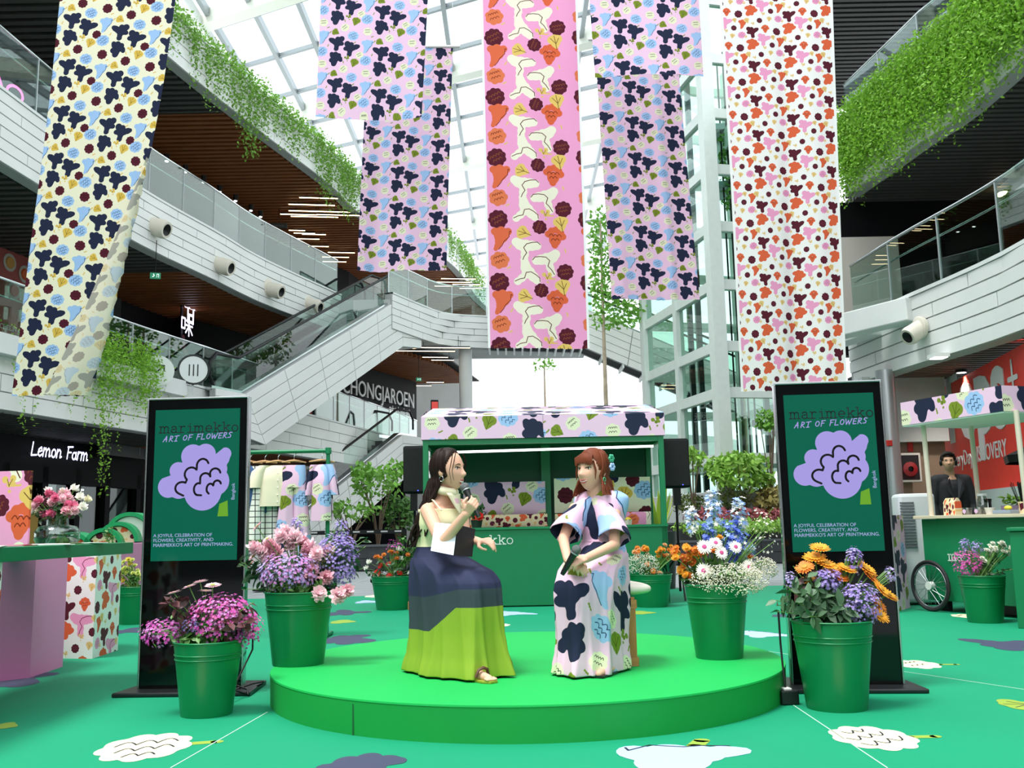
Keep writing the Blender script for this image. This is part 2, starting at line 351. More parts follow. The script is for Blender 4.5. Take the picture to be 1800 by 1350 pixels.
T_CREAM = tile('print_cream', 1800, 450, .245, '#f4eed2', lattice(layout_a(YEL, '#8a6a1c', (SKYB, '#27406e'), ('carn', MAR, '#36101c'), NAVY), 4, .25))
LY = '#e8c583'
LC = [('bird', .21, .83, .36, 0, MAR, None), ('fan', .56, .92, .29, 0, ORG, '#8d2f1b'), ('carn', .87, .86, .28, -30, MAR, '#7d3142'), ('bird', .50, .61, .38, -10, PNK, None), ('paw', .19, .46, .38, -30, ORG, None, 1), ('carn', .73, .45, .2, 10, MAR, '#7d3142'), ('tulip', .97, .56, .31, 0, ORG, '#a63f25'),
      ('leaf', .08, .17, .23, 20, LY, '#ad8440'), ('sprig', .52, .36, .18, -10, LY, '#ad8440'), ('leaf', .68, .22, .2, -10, LY, '#ad8440'), ('carn', .42, .17, .2, 0, MAR, '#7d3142'), ('ruffle', .93, .24, .26, 20, PNK, '#a84c7c'), ('sprig', .24, .07, .16, 10, LY, '#ad8440'), ('leaf', .76, .68, .19, 15, LY, '#ad8440'), ('sprig', .03, .68, .15, 0, LY, '#ad8440')]
LC = [(*i[:3], i[3]*.88, *i[4:]) for i in LC]
LCP = [i if i[5] != PNK or i[0] != 'bird' else ('petal', i[1], i[2], .42, i[4], PNK, '#7d2340') for i in LC]
T_WHITE = tile('print_white', 1000, 478, .478, '#f4f0ef', lattice(LC, 2, .5))
T_WHITEB = tile('print_white_bold', 1000, 478, .478, '#f1efee', lattice(LCP, 2, .5))
T_BROWN = tile('print_sand', 1000, 478, .478, '#e6d7b2', lattice([(*i[:5], (MAR if i[5] == PNK else i[5]), *i[6:]) for i in LC], 2, .5))
LD = [('dash', .25, .12, .09, 20, '#e5c26a', None), ('dash', .88, .40, .09, 100, '#e5c26a', None), ('dash', .27, .45, .09, 50, '#e5c26a', None), ('dash', .74, .95, .09, 0, '#e5c26a', None),
      ('carn', .14, .89, .26, 20, MAR, '#8a4a2a'), ('tulip', .17, .58, .29, -5, '#e06a47', '#7d2f1b'), ('cloud', .15, .24, .25, 0, '#e2784f', '#7d2f1b'),
      ('petal', .43, .42, .31, -15, '#f2ecd6', '#5a2018'), ('petal', .69, .22, .31, 25, '#f2ecd6', '#5a2018', 1), ('petal', .44, .02, .30, -60, '#f2ecd6', '#5a2018'),
      ('fan', .77, .60, .28, -5, '#de6440', '#7d2f1b'), ('carn', .87, .06, .22, 0, MAR, '#8a4a2a'), ('carn', .60, .76, .19, 60, MAR, '#8a4a2a'), ('leaf', .42, .67, .21, 70, '#e5c26a', '#5a3a18'), ('leaf', .84, .83, .23, 10, '#e5c26a', '#5a3a18'), ('sprig', .67, .965, .17, 0, '#e5c26a', '#5a3a18')]
T_PINK = tile('print_pink', 700, 504, .72, '#f0a2cd', LD)
P_LILAC = print_mat('lilac_floral_cotton', T_LILAC, (2.56, .628), .3)
P_CREAM = print_mat('cream_floral_cotton', T_CREAM, (2.56, .628), .3); P_CREAM_REV = print_mat('cream_floral_reverse', T_CREAM, (2.56, .628), .3, pale=.5)
P_WHITE = print_mat('white_floral_cotton', T_WHITE, (1.0, .478), .3)
P_PINK = print_mat('pink_floral_cotton', T_PINK, (1.28, .92), .3)
P_LILAC_BOARD = print_mat('lilac_floral_board', T_LILAC, (4.1, 1.0), 0, .6, False)
P_WHITE_BOARD = print_mat('white_floral_board', T_WHITEB, (1.0, .478), 0, .6, False)
P_LILAC_BAG = print_mat('lilac_floral_canvas', T_LILAC, (4.1, 1.0)); P_CREAM_BAG = print_mat('cream_floral_canvas', T_CREAM, (4.0, .98)); P_SAND_BAG = print_mat('sand_floral_canvas', T_BROWN, (1.0, .478))
P_DRESS = print_mat('lilac_floral_dress', T_LILAC, (2.65, .65), .12); P_DRESSWEAR = print_mat('lilac_floral_garment', T_LILAC, (2.8, .69), .15)
P_PINK_BOARD = print_mat('pink_floral_board', T_PINK, (.9, .68), 0, .5, False)
def outline(sh, n=72, s=1., rot=0., mir=1):
    cs = SHAPES[sh][0] if isinstance(sh, str) else sh; cx = sum(c[0] for c in cs)/len(cs); cy = sum(c[1] for c in cs)/len(cs); o = []
    for i in range(n):
        t = 2*PI*i/n; dx, dy = math.cos(t), math.sin(t); best = .02
        for x, y, r in cs:
            b = (x-cx)*dx+(y-cy)*dy; q = r*r-((x-cx)**2+(y-cy)**2-b*b)
            if q > 0: best = max(best, b+math.sqrt(q))
        o.append(((cx+dx*best)*mir, cy+dy*best))
    if mir < 0: o.reverse()
    ca, sa = math.cos(R(rot)), math.sin(R(rot)); return [((a*ca-b*sa)*s, (a*sa+b*ca)*s) for a, b in o]
# ------------------------------------------------------------------ stroke lettering
def arc(cx, cy, rx, ry, a0, a1, n=10): return [(cx+rx*math.cos(R(a0+(a1-a0)*i/n)), cy+ry*math.sin(R(a0+(a1-a0)*i/n))) for i in range(n+1)]
SLAB = {  # typewriter slab, x-height .5
 'm': (.9, [[(0, .48), (.12, .48), (.12, 0)], [(0, 0), (.24, 0)], [(.12, .34)]+arc(.27, .36, .13, .13, 150, 0)+[(.4, 0)], [(.32, 0), (.52, 0)], [(.4, .34)]+arc(.56, .36, .14, .13, 150, 0)+[(.7, 0)], [(.62, 0), (.82, 0)]]),
 'a': (.64, [[(.08, .38)]+arc(.26, .35, .17, .14, 150, 0)+[(.43, .04), (.56, 0)], arc(.25, .14, .19, .14, 60, 330)]),
 'r': (.66, [[(.02, .48), (.16, .48), (.16, 0)], [(.02, 0), (.38, 0)], [(.16, .3)]+arc(.36, .33, .18, .15, 150, 40)]),
 'i': (.5, [[(.06, .48), (.24, .48), (.24, 0)], [(.04, 0), (.44, 0)], [(.22, .66), (.24, .66)]]),
 'e': (.64, [[(.06, .25), (.52, .25)]+arc(.29, .25, .23, .24, 0, 310)]),
 'k': (.7, [[(.02, .72), (.15, .72), (.15, 0)], [(.02, 0), (.28, 0)], [(.15, .2), (.5, .46)], [(.38, .48), (.6, .48)], [(.28, .29), (.54, 0)], [(.42, 0), (.66, 0)]]),
 'o': (.62, [arc(.29, .24, .23, .24, 0, 360, 16)]),
}
HAND = {
 'A': (.6, [[(0, 0), (.2, .45), (.3, .7), (.42, 0)], [(.08, .28), (.42, .3)]]), 'R': (.55, [[(.08, 0), (.12, .7), (.4, .62), (.38, .42), (.12, .34), (.5, 0)]]), 'T': (.55, [[(.25, 0), (.27, .66)], [(0, .62), (.55, .7)], [(.1, .0), (.42, .02)]]),
 'O': (.55, [arc(.26, .34, .22, .3, 80, 430, 12)]), 'F': (.5, [[(.1, 0), (.12, .68)], [(.05, .66), (.5, .7)], [(.12, .36), (.4, .38)]]), 'L': (.55, [[(.1, .7), (.08, 0), (.5, .04)]]), 'W': (.75, [[(0, .66), (.16, 0), (.34, .5), (.5, 0), (.72, .7)]]),
 'E': (.5, [[(.46, .66), (.1, .64), (.1, .02), (.46, .04)], [(.1, .34), (.4, .36)]]), 'S': (.5, [[(.44, .62), (.2, .68), (.08, .5), (.36, .3), (.34, .06), (.04, .02)]]), ' ': (.4, []),
 'l': (.3, [[(.2, .95), (.1, .3), (.06, .02), (.2, .0), (.3, .1)]]), 'e': (.42, [[(.04, .2), (.34, .3), (.26, .48), (.08, .36), (.06, .08), (.22, .0), (.4, .12)]]), 'm': (.7, [[(.06, .46), (.04, 0)], [(.05, .3), (.2, .46), (.28, .36), (.28, 0)], [(.28, .3), (.44, .46), (.54, .36), (.56, .02), (.66, .06)]]),
 'o': (.45, [arc(.21, .22, .17, .22, 60, 420, 10)]), 'n': (.48, [[(.06, .46), (.04, 0)], [(.05, .3), (.22, .46), (.34, .36), (.34, .02), (.46, .08)]]), 'a': (.46, [arc(.2, .2, .16, .2, 40, 380, 10), [(.36, .42), (.36, .04), (.46, .04)]]), 'r': (.36, [[(.08, .46), (.06, 0)], [(.07, .3), (.2, .46), (.34, .42)]]),
}
def letters(mb, font, txt, x0, z0, size, w, slant=0., y=0., mi=0, drift=0., sp=0.):
    x = x0
    for i, ch in enumerate(txt):
        wd_, st = font[ch]; dz = drift*i
        for pl in st: mb.ribbon([(x+(a+slant*b)*size, z0+dz+b*size) for a, b in pl], w, y-.00002*i, mi)
        x += (wd_+sp)*size
    return x
def width_of(font, txt, size, sp=0.): return sum(font[c][0]+sp for c in txt)*size
# ------------------------------------------------------------------ the setting
m_conc = mat('pale_concrete', '#d6d9d7', .75, var=.07, vscale=1.2, bump=.15, bscale=18)
m_plank = mat('concrete_plank', '#dadcd9', .7, var=.05, vscale=.9, bump=.1, bscale=14, island=.035)
m_joint = mat('grey_joint', '#a9acaa', .9); m_grey = mat('grey_render', '#b9bdbb', .8, var=.08, vscale=.8)  # one even grey for the joints between planks and paving
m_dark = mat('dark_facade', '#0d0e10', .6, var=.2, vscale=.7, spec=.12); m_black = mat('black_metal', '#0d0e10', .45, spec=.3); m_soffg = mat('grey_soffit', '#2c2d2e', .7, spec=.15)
m_slatg = mat('grey_slat', '#4a4947', .6, var=.1, vscale=2); m_slatw = mat('wood_slat', '#8f5128', .5, var=.18, vscale=3, stretch=(1, 8, 1)); m_soffw = mat('dark_wood', '#2a1710', .7)
m_steel = mat('white_steel', '#dfe5e1', .4); m_tsteel = mat('pale_green_steel', '#d3ddd6', .4, var=.04); m_alu = mat('aluminium', '#aeb4b6', .35, .7); m_chrome = mat('brushed_steel', '#c8ccce', .22, 1)
m_pave = mat('paving', '#8a8f91', .75, var=.12, vscale=1.5, bump=.1); m_lamp = mat('warm_lamp', '#ffe6bd', emit=6, emcol='#ffdcae'); m_lampw = mat('white_lamp', '#ffffff', emit=6)
G_RAIL = glass('rail_glass', '#dcebe5', 1.5, 0, .02); G_SKY = glass('roof_glass', '#f4f8fa', 1.2); G_LIFT = glass('lift_glass', '#d5ebe2', 1.5, 0, .04); G_SHOP = glass('shop_glass', '#b9c2c2', 1.45)
def S(mb, name, m, parent=None, kind='structure', **k):
    return mb.build(name, m, parent, kind=kind if parent is None else None, **k)
Z1, Z2, Z3 = 4.7, 9.2, 13.7
def xy(v): return Vector((v.x, v.y))
b = MB(); b.box((0, 34, -.12), (90, 96, .2)); floor = S(b, 'floor', m_pave)
b = MB()
for i in range(24):
    b.box((-14+i*1.2, 22, -.0185), (.02, 20, .0012))
for j in range(26): b.box((0, 14.9+j*.6, -.0185), (30, .016, .0012))
b.build('paving_joint', m_joint, floor, kind='stuff')
L1 = spline([(-10.6, -8), (-10.6, 2), (-10.4, 12.5), xy(atZ(2, 592, Z1)), xy(atZ(270, 662, Z1)), xy(atZ(385, 690, Z1)), xy(atZ(560, 735, Z1)), xy(atZ(700, 772, Z1)), (-3.6, 47)])
L2 = spline([(-10, -8), (-9.9, 2), (-9.6, 11), xy(atZ(0, 155, Z2)), xy(atZ(240, 328, Z2)), xy(atZ(383, 410, Z2)), xy(atZ(463, 457, Z2)), xy(atZ(600, 520, Z2))])
L3 = spline([(-9.8, -8), (-9.7, 2), (-9.4, 13), (-8.9, 17.5), xy(atZ(300, 20, Z3)), xy(atZ(440, 146, Z3)), xy(atZ(583, 267, Z3)), xy(atZ(640, 325, Z3)), xy(atZ(790, 415, Z3)), xy(atZ(845, 490, Z3)), (0.5, 56)])
def band(name, pl, z0, z1, rows, plen=2.4, depth=.32, flip=1, coping=True):
    """a parapet: joint-coloured core, staggered planks proud of it, a coping on top"""
    inn = offset(pl, depth*flip); core = offset(pl, .03*flip); b = MB(); n = len(pl)
    for a, c in ((core, inn),):
        P = [[(p.x, p.y, z0), (p.x, p.y, z1), (q.x, q.y, z1), (q.x, q.y, z0), (p.x, p.y, z0)] for p, q in zip(a, c)]; b.grid(P)
        for e in (0, -1): p, q = a[e], c[e]; b.face([(p.x, p.y, z0), (p.x, p.y, z1), (q.x, q.y, z1), (q.x, q.y, z0)])
    root = S(b, name, m_joint); L = [0]
    for i in range(1, n): L.append(L[-1]+(pl[i]-pl[i-1]).length)
    def at(s):
        s = min(max(s, 0), L[-1]-1e-6); i = max(k for k in range(n-1) if L[k] <= s); return pl[i].lerp(pl[i+1], (s-L[i])/(L[i+1]-L[i]))
    h = (z1-z0)/rows
    for r in range(rows):
        s = -plen*((r*.37) % 1); 
        while s < L[-1]:
            a, e = max(0, s)+.012, min(L[-1], s+plen)-.012
            if e-a > .2:
                k = max(1, int((e-a)/.8)); q = [at(a+(e-a)*i/k) for i in range(k+1)]; w = offset(q, .05*flip); pb = MB(); za, zb = z0+r*h+.012, z0+(r+1)*h-.012
                pb.grid([[(u.x, u.y, za), (u.x, u.y, zb), (v.x, v.y, zb), (v.x, v.y, za), (u.x, u.y, za)] for u, v in zip(q, w)])
                for x in (0, -1): pb.face([(q[x].x, q[x].y, za), (q[x].x, q[x].y, zb), (w[x].x, w[x].y, zb), (w[x].x, w[x].y, za)])
                pb.build('plank', m_plank, root)
            s += plen
    if coping:
        o = offset(pl, -.02*flip); i2 = offset(pl, (depth+.02)*flip); cb = MB()
        cb.grid([[(p.x, p.y, z1), (p.x, p.y, z1+.06), (q.x, q.y, z1+.06), (q.x, q.y, z1), (p.x, p.y, z1)] for p, q in zip(o, i2)]); cb.build('coping', m_conc, root)
    return root
w1 = band('wall_left_lower', L1, 3.35, Z1, 4); w2 = band('wall_left_middle', L2, 7.85, Z2, 6); w3 = band('wall_left_upper', L3, 12.5, Z3, 4, 3.2)
def slab(name, pl, back, z0, z1, m):
    b = MB(); P = [(p.x, p.y) for p in pl]+back; b.prism(P, z0, z1); return S(b, name, m)
slab('floor_left_lower', offset(L1, .05), [(-26, 47), (-26, -8)], 4.1, 4.5, m_grey); slab('floor_left_middle', offset(L2, .05), [(-3.6, 46), (-26, 46), (-26, -8)], 8.6, 9.0, m_grey); slab('floor_left_upper', offset(L3, .05), [(-26, 56), (-26, -8)], 13.2, 13.5, m_grey)
def xat(pl, y):
    for p, q in zip(pl[:-1], pl[1:]):
        if min(p.y, q.y) <= y <= max(p.y, q.y): return p.x+(q.x-p.x)*(y-p.y)/(q.y-p.y+1e-9)
    return pl[-1].x if y > pl[-1].y else pl[0].x
def soffit(name, pl, z, y0, ysplit, y1, pitch, xl=-20):
    root = slab(name, offset(pl, .1), [(xl, pl[-1].y), (xl, pl[0].y)], z+.24, z+.3, m_soffg)
    for a, e, m in ((y0, ysplit, m_slatg), (ysplit, y1, m_slatw)):
        b = MB(); y = a
        while y < e: x = xat(pl, y)-.4; b.box(((x+xl)/2, y, z+.1), (x-xl, pitch*.5, .16)); y += pitch
        b.build('ceiling_slats', m, root, kind='stuff')
    return root
soffit('ceiling_left_upper', L3, 12.5, 13.2, 25, 55, .3); soffit('ceiling_left_middle', [p for p in L2]+[Vector((-2.5, 40)), Vector((-1.5, 46))], 7.85, 11.5, 24.5, 45, .3); soffit('ceiling_left_lower', L1, 3.35, 13, 26, 46, .25)
# shop fronts set back behind each balcony
def backwall(name, pl, d, z0, z1, m):
    o = offset(pl, d); b = MB(); w = offset(pl, d+.2)
    b.grid([[(p.x, p.y, z0), (p.x, p.y, z1), (q.x, q.y, z1), (q.x, q.y, z0)] for p, q in zip(o, w)]); S(b, name, m); return o
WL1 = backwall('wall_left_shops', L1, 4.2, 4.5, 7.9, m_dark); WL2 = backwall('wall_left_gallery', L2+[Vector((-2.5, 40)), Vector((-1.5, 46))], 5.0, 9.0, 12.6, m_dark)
for nm, c, d in (('wall_front_unseen', (0, -9, 2.75), (48, .4, 5.5)), ('wall_left_unseen', (-17, 1, 7.2), (.4, 20, 14.4)), ('wall_right_unseen', (16, 0, 7.2), (.4, 18, 14.4))): b = MB(); b.box(c, d); S(b, nm, mat('unseen_wall_grey', '#7d807e', .8, var=.2, vscale=.4))  # unseen walls added round the camera against flat light; front one kept low
# bridge of the middle level, behind the escalators
BR = spline([xy(atZ(690, 516, Z2)), xy(atZ(740, 537, Z2)), xy(atZ(783, 552, Z2)), xy(atZ(850, 557, Z2)), xy(atZ(930, 558, Z2)), xy(atZ(1040, 550, Z2))], .5)
band('wall_back_bridge', BR, 7.95, Z2, 5, 2.2)
slab('floor_back_bridge', offset(BR, .1), [(BR[-1].x, BR[-1].y+5), (-6, BR[0].y+8), (-8, BR[0].y)], 8.3, 9.0, m_grey)
# round slab beyond, column and its neighbours
b = MB(); b.lathe([(0, 4.0), (7.5, 4.0), (7.6, 5.4), (0, 5.5)], 48, (5, 54, 0), cap0=False); S(b, 'wall_back_round_balcony', m_conc)
for px, py, Y, r, z in ((822, 930, 37, .26, 8.3), (888, 930, 50, .3, 4.2)):
    p = atY(px, py, Y); b = MB(); b.lathe([(r, 0), (r, z)], 24, (p.x, p.y, 0), cap1=True); S(b, 'trim_column', m_conc, smooth=30)
b = MB(); b.box((-13, 44, 1.7), (16, .3, 3.4)); S(b, 'wall_back_lower', m_dark)
b = MB(); b.box((-16, 56, 7), (26, .4, 14)); S(b, 'wall_back_upper', m_grey)
# ------------------------------------------------------------------ right hand balconies
RX = spline([(6.6, -8), (6.3, 2), (6.35, 9), xy(atZ(1800, 429, Z1)), xy(atZ(1575, 533, Z1)), xy(atZ(1488, 575, Z1))])
RX2 = spline([(7.6, -8), (7.5, 2), xy(atZ(1750, 2, Z2)), xy(atZ(1600, 140, Z2)), xy(atZ(1478, 245, Z2))]); RX2e = RX2[-1]
wr1 = band('wall_right_lower', RX, 3.55, Z1, 5, 2.6, flip=-1); wr2 = band('wall_right_middle', RX2, 7.9, Z2, 5, 2.6, flip=-1)
slab('floor_right_lower', offset(RX, -.05), [(24, 19), (24, -8)], 4.1, 4.5, m_grey); slab('floor_right_middle', offset(RX2, -.05), [(24, RX2e.y), (24, -8)], 8.6, 9.0, m_grey)
def soffit_r(name, x0, z, y0, y1, pitch, xr=20, m=m_slatg, pl=None):
    X_ = (lambda y: xat(pl, y)+.3) if pl else (lambda y: x0)
    b = MB(); ys_ = [y0+(y1-y0)*i/12 for i in range(13)]; b.prism([(X_(y), y) for y in ys_]+[(xr, y1), (xr, y0)], z+.24, z+.3); root = S(b, name, m_soffg); b = MB(); y = y0+.05
    while y < y1: b.box(((X_(y)+xr)/2, y, z+.1), (xr-X_(y), pitch*.55, .16)); y += pitch
    b.build('ceiling_slats', m, root, kind='stuff'); return root
soffit_r('ceiling_right_upper', 7.35, 13.2, 8, 27, .22); soffit_r('ceiling_right_middle', 7.1, 7.9, 5, 20.5, .19, pl=RX2); soffit_r('ceiling_right_lower', 6.6, 3.55, 4, 19, .2, pl=RX, m=mat('brown_slat', '#5a4a40', .6))
b = MB(); b.box((7.3, 19, 13.5), (.25, 30, .7)); S(b, 'trim_roof_edge', m_steel)
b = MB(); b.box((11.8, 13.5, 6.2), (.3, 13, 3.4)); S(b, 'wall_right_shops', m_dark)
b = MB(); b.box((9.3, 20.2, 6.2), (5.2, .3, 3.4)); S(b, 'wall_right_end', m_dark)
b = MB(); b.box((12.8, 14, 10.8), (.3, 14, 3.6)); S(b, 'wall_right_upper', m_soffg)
# concrete beam ends poking out under the right balcony
for (pa, pb, Y) in (((1470, 577), (1604, 544), 16.2), ((1470, 592), (1536, 570), 17.2)):
    a, c = atY(*pa, Y+.6), atY(*pb, Y-.6); b = MB(); b.bar(a, c, .35, .4); S(b, 'trim_beam', m_conc, bevel=.02)
# ------------------------------------------------------------------ glass balustrades with rails
def balustrade(label, pl, z, h=1.1, pane=1.5, mid=True, flip=1, step=None, group=None):
    root = thing('glass_balustrade', label, 'balustrade', (pl[0].x, pl[0].y, z)); o0 = Vector((pl[0].x, pl[0].y, z)); L = [0]; n = len(pl)
    for i in range(1, n): L.append(L[-1]+(pl[i]-pl[i-1]).length)
    def at(s):
        s = min(max(s, 0), L[-1]-1e-6); i = max(k for k in range(n-1) if L[k] <= s); return pl[i].lerp(pl[i+1], (s-L[i])/(L[i+1]-L[i]))
    k = max(1, round(L[-1]/pane)); pb = MB()
    for i in range(k):
        a, e = at(L[-1]*i/k+.015), at(L[-1]*(i+1)/k-.015); q = MB(); q.bar(Vector((a.x, a.y, z+h/2))-o0, Vector((e.x, e.y, z+h/2))-o0, .018, h); q.build('glass_pane', G_RAIL, root)
        a = at(L[-1]*i/k); q = MB(); q.box(Vector((a.x, a.y, z+h/2))-o0, (.03, .03, h)); q.build('post', m_alu, root)
    q = MB(); q.tube([Vector((p.x, p.y, z+h))-o0 for p in pl], .026, 6); q.build('handrail', m_chrome, root, smooth=60)
    if mid: q = MB(); w = offset(pl, .08*flip); q.tube([Vector((p.x, p.y, z+h*.72))-o0 for p in w], .018, 6); q.build('middle_rail', m_chrome, root, smooth=60)
    return root
balustrade('glass balustrade with steel rails on the lower left balcony', [p for p in offset(L1, .16) if p.y < 27.5], Z1+.06)
balustrade('glass balustrade beside the dark upper shop, behind the white escalator', [p for p in offset(L1, .16) if 28 < p.y < 43], Z1+.06)
balustrade('long glass balustrade on the middle left balcony with duct nozzles', offset(L2, .16), Z2+.06, 1.25)
balustrade('curved glass balustrade on the bridge behind the pink banner', offset(BR, .16), Z2+.06, 1.15)
balustrade('glass balustrade over the red shop wall on the right', offset(RX, -.16), Z1+.06, 1.15, flip=-1)
balustrade('glass balustrade above the right hanging greenery', offset(RX2, -.16), Z2+.06, 1.2, flip=-1)
# ------------------------------------------------------------------ escalators
def escalator(label, P0, P1, z0, z1, width=1.5, side=1, depth=1.5, ribs=False, ext=(1.6, 2.0), fine=True):
    """P0/P1: plan of the near lower and upper corner of the near cheek"""
    A = Vector((P0[0], P0[1], z0)); d2 = Vector((P1[0]-P0[0], P1[1]-P0[1], 0)); Lh = d2.length; d = d2/Lh; n = Vector((-d.y, d.x, 0))*side
    root = thing('escalator', label, 'escalator', A)
    s = (z1-z0)/Lh; prof = [(-ext[0], 0), (0, 0), (Lh, z1-z0), (Lh+ext[1], z1-z0)]
    def pt(u, h, w): return d*u + Vector((0, 0, h)) + n*w
    def hz(u): return 0 if u < 0 else (s*u if u < Lh else z1-z0)
    rows = 5; hh = depth/rows; core = MB()
    lo = [(-ext[0], -depth*.55), (.9, -depth*.75), (Lh+.1, z1-z0-depth), (Lh+ext[1], z1-z0-depth*.9)]
    for w0, w1 in ((.03, .2), (width-.2, width)):
        P = []
        for (u, h), (u2, h2) in zip(prof, lo): P.append([pt(u, h, w0), pt(u, h, w1), pt(u2, h2, w1), pt(u2, h2, w0), pt(u, h, w0)])
        core.grid(P); core.face(P[0][:4]); core.face(P[-1][:4][::-1])
    core.build('cheek_wall', m_joint, root)
    for i in range(rows):      # planks on the near cheek
        t0, t1 = i/rows, (i+1)/rows; k = 7
        for j in range(k):
            def uv(q, t):
                x = q*3; a = int(min(2, x)); f = x-a; u = prof[a][0]*(1-f)+prof[a+1][0]*f; h = prof[a][1]*(1-f)+prof[a+1][1]*f; u2 = lo[a][0]*(1-f)+lo[a+1][0]*f; h2 = lo[a][1]*(1-f)+lo[a+1][1]*f
                return (u*(1-t)+u2*t, h*(1-t)+h2*t)
            qs = [0, 1/3]+[1/3+x/15 for x in range(1, 5)]+[2/3, 1]
            q0, q1 = qs[j], qs[j+1]; g = .007; a0, a1, b0, b1 = uv(q0+g/14, t0+g), uv(q1-g/14, t0+g), uv(q0+g/14, t1-g), uv(q1-g/14, t1-g)
            pb = MB(); F = [pt(*a0, 0), pt(*a1, 0), pt(*b1, 0), pt(*b0, 0)]; K = [p+n*.04 for p in F]; pb.add(F+K, [(0, 1, 2, 3), (7, 6, 5, 4), (0, 4, 5, 1), (1, 5, 6, 2), (2, 6, 7, 3), (3, 7, 4, 0)]); pb.build('plank', m_plank, root)
    q = MB()
    for (u, h), (u2, h2) in zip(lo[:-1], lo[1:]): q.add([pt(u, h+.02, .1), pt(u, h+.02, width-.1), pt(u2, h2+.02, width-.1), pt(u2, h2+.02, .1)], [(0, 1, 2, 3)])
    q.build('underside', m_soffg if ribs else m_conc, root)
    if ribs:
        q = MB(); m = 34
        for i in range(m):
            t = i/(m-1)*3; a = int(min(2, t)); f = t-a; u = lo[a][0]*(1-f)+lo[a+1][0]*f; h = lo[a][1]*(1-f)+lo[a+1][1]*f; q.bar(pt(u, h-.06, .02), pt(u, h-.06, width-.02), .07, .16)
        q.build('underside_ribs', m_steel, root, kind='stuff')
    ns = int((z1-z0)/.2); q = MB()
    for i in range(ns):
        u = Lh*(i+.5)/ns; q.add([pt(u-Lh/ns/2, hz(u)-.12, .35), pt(u+Lh/ns/2, hz(u)-.12, .35), pt(u+Lh/ns/2, hz(u)-.12, width-.35), pt(u-Lh/ns/2, hz(u)-.12, width-.35), pt(u-Lh/ns/2, hz(u)-.32, .35), pt(u-Lh/ns/2, hz(u)-.32, width-.35)], [(0, 1, 2, 3), (0, 3, 5, 4)])
    q.build('step', mat('escalator_step', '#43484a', .5, .4), root, kind='stuff')
    for w in (.26, width-.26):
        us = [-.9+(Lh+1.8)*i/7 for i in range(8)]
        for a, e in zip(us[:-1], us[1:]):
            q = MB(); m = 3; P = [[pt(a+(e-a)*i/m, hz(a+(e-a)*i/m)-.1, w), pt(a+(e-a)*i/m, hz(a+(e-a)*i/m)+.95, w)] for i in range(m+1)]; q.grid(P); q.build('glass_pane', G_RAIL, root)
        rail = [pt(-.9, -.0, w), pt(-1.15, .35, w), pt(-1.15, .7, w), pt(-.9, .97, w)]+[pt(u, hz(u)+1.0, w) for u in (0, Lh*.25, Lh*.5, Lh*.75, Lh)]+[pt(Lh+.9, z1-z0+1, w), pt(Lh+1.15, z1-z0+.7, w), pt(Lh+1.15, z1-z0+.3, w)]
        q = MB(); q.tube(rail, .045, 6); q.build('handrail', m_black, root, smooth=60)
        q = MB()
        for a, e in zip((-1.2, 0, Lh), (0, Lh, Lh+1.2)): q.bar(pt(a, hz(a)+.02, w), pt(e, hz(e)+.02, w), .26, .12)
        q.build('skirt_trim', m_chrome, root)
    return root
p0, p1 = atZ(432, 692, Z1), atZ(706, 524, Z2)
escalator('white planked escalator rising from the lower left balcony to the bridge', (p0.x, p0.y), (p1.x, p1.y), Z1, Z2, ext=(1.2, 1.5), depth=1.75)
p1 = atZ(708, 764, Z1-.1)
escalator('lower escalator rising from the paving behind the clothes rack', (p1.x-3.9, p1.y-8.0), (p1.x, p1.y), 0.0, Z1-.1, ext=(.4, 1.5), depth=1.7)
pA, pB = atY(1036, 613, 35.5), atY(1140, 657, 35.5)
sl_ = (pA.z-pB.z)/(pB.x-pA.x); k_ = (Z2-4.9)/sl_
escalator('far escalator with ribbed underside descending behind the glass lift', (pA.x+k_-.2, 35.5), (pA.x-.2, 35.5), 4.9, Z2, side=-1, depth=1.45, ribs=True, ext=(1.5, 3.6))
# ------------------------------------------------------------------ skylight
b = MB(); sky_z = 20.0; u2 = Vector((.897, -.44)); n2 = Vector((.44, .897))
sk = MB(); sk.box((-11.5, 36, sky_z-.2), (.5, 60, .5)); sky = S(sk, 'ceiling_skylight', m_steel)
for c in (16.0, 24.9, 33.0, 42.0, 51.0):
    s0 = (-1-.44*c)/.897; a = n2*c+u2*(s0-12); e = n2*c+u2*(s0+9); q = MB(); q.bar((a.x, a.y, sky_z), (e.x, e.y, sky_z), .55, .6); q.build('beam', mat('cream_beam', '#dfe3d6', .5), sky)
xs = [-11+i*1.75 for i in range(11)]
for x in xs: q = MB(); q.box((x, 36, sky_z+.1), (.17, 60, .32)); q.build('mullion', mat('mullion_grey', '#9aa1a4', .4, .3), sky)
for k, c in enumerate([14+2.9*i for i in range(18)]):
    s0 = (-1-.44*c)/.897; a = n2*c+u2*(s0-11); e = n2*c+u2*(s0+9); q = MB(); q.bar((a.x, a.y, sky_z+.12), (e.x, e.y, sky_z+.12), .14, .16); q.build('crossbar', MATS['mullion_grey'], sky)
for i in range(len(xs)-1):
    for j in range(10): q = MB(); q.box(((xs[i]+xs[i+1])/2, 9+j*6, sky_z+.3), (1.68, 5.96, .02)); q.build('glass_pane', G_SKY, sky)
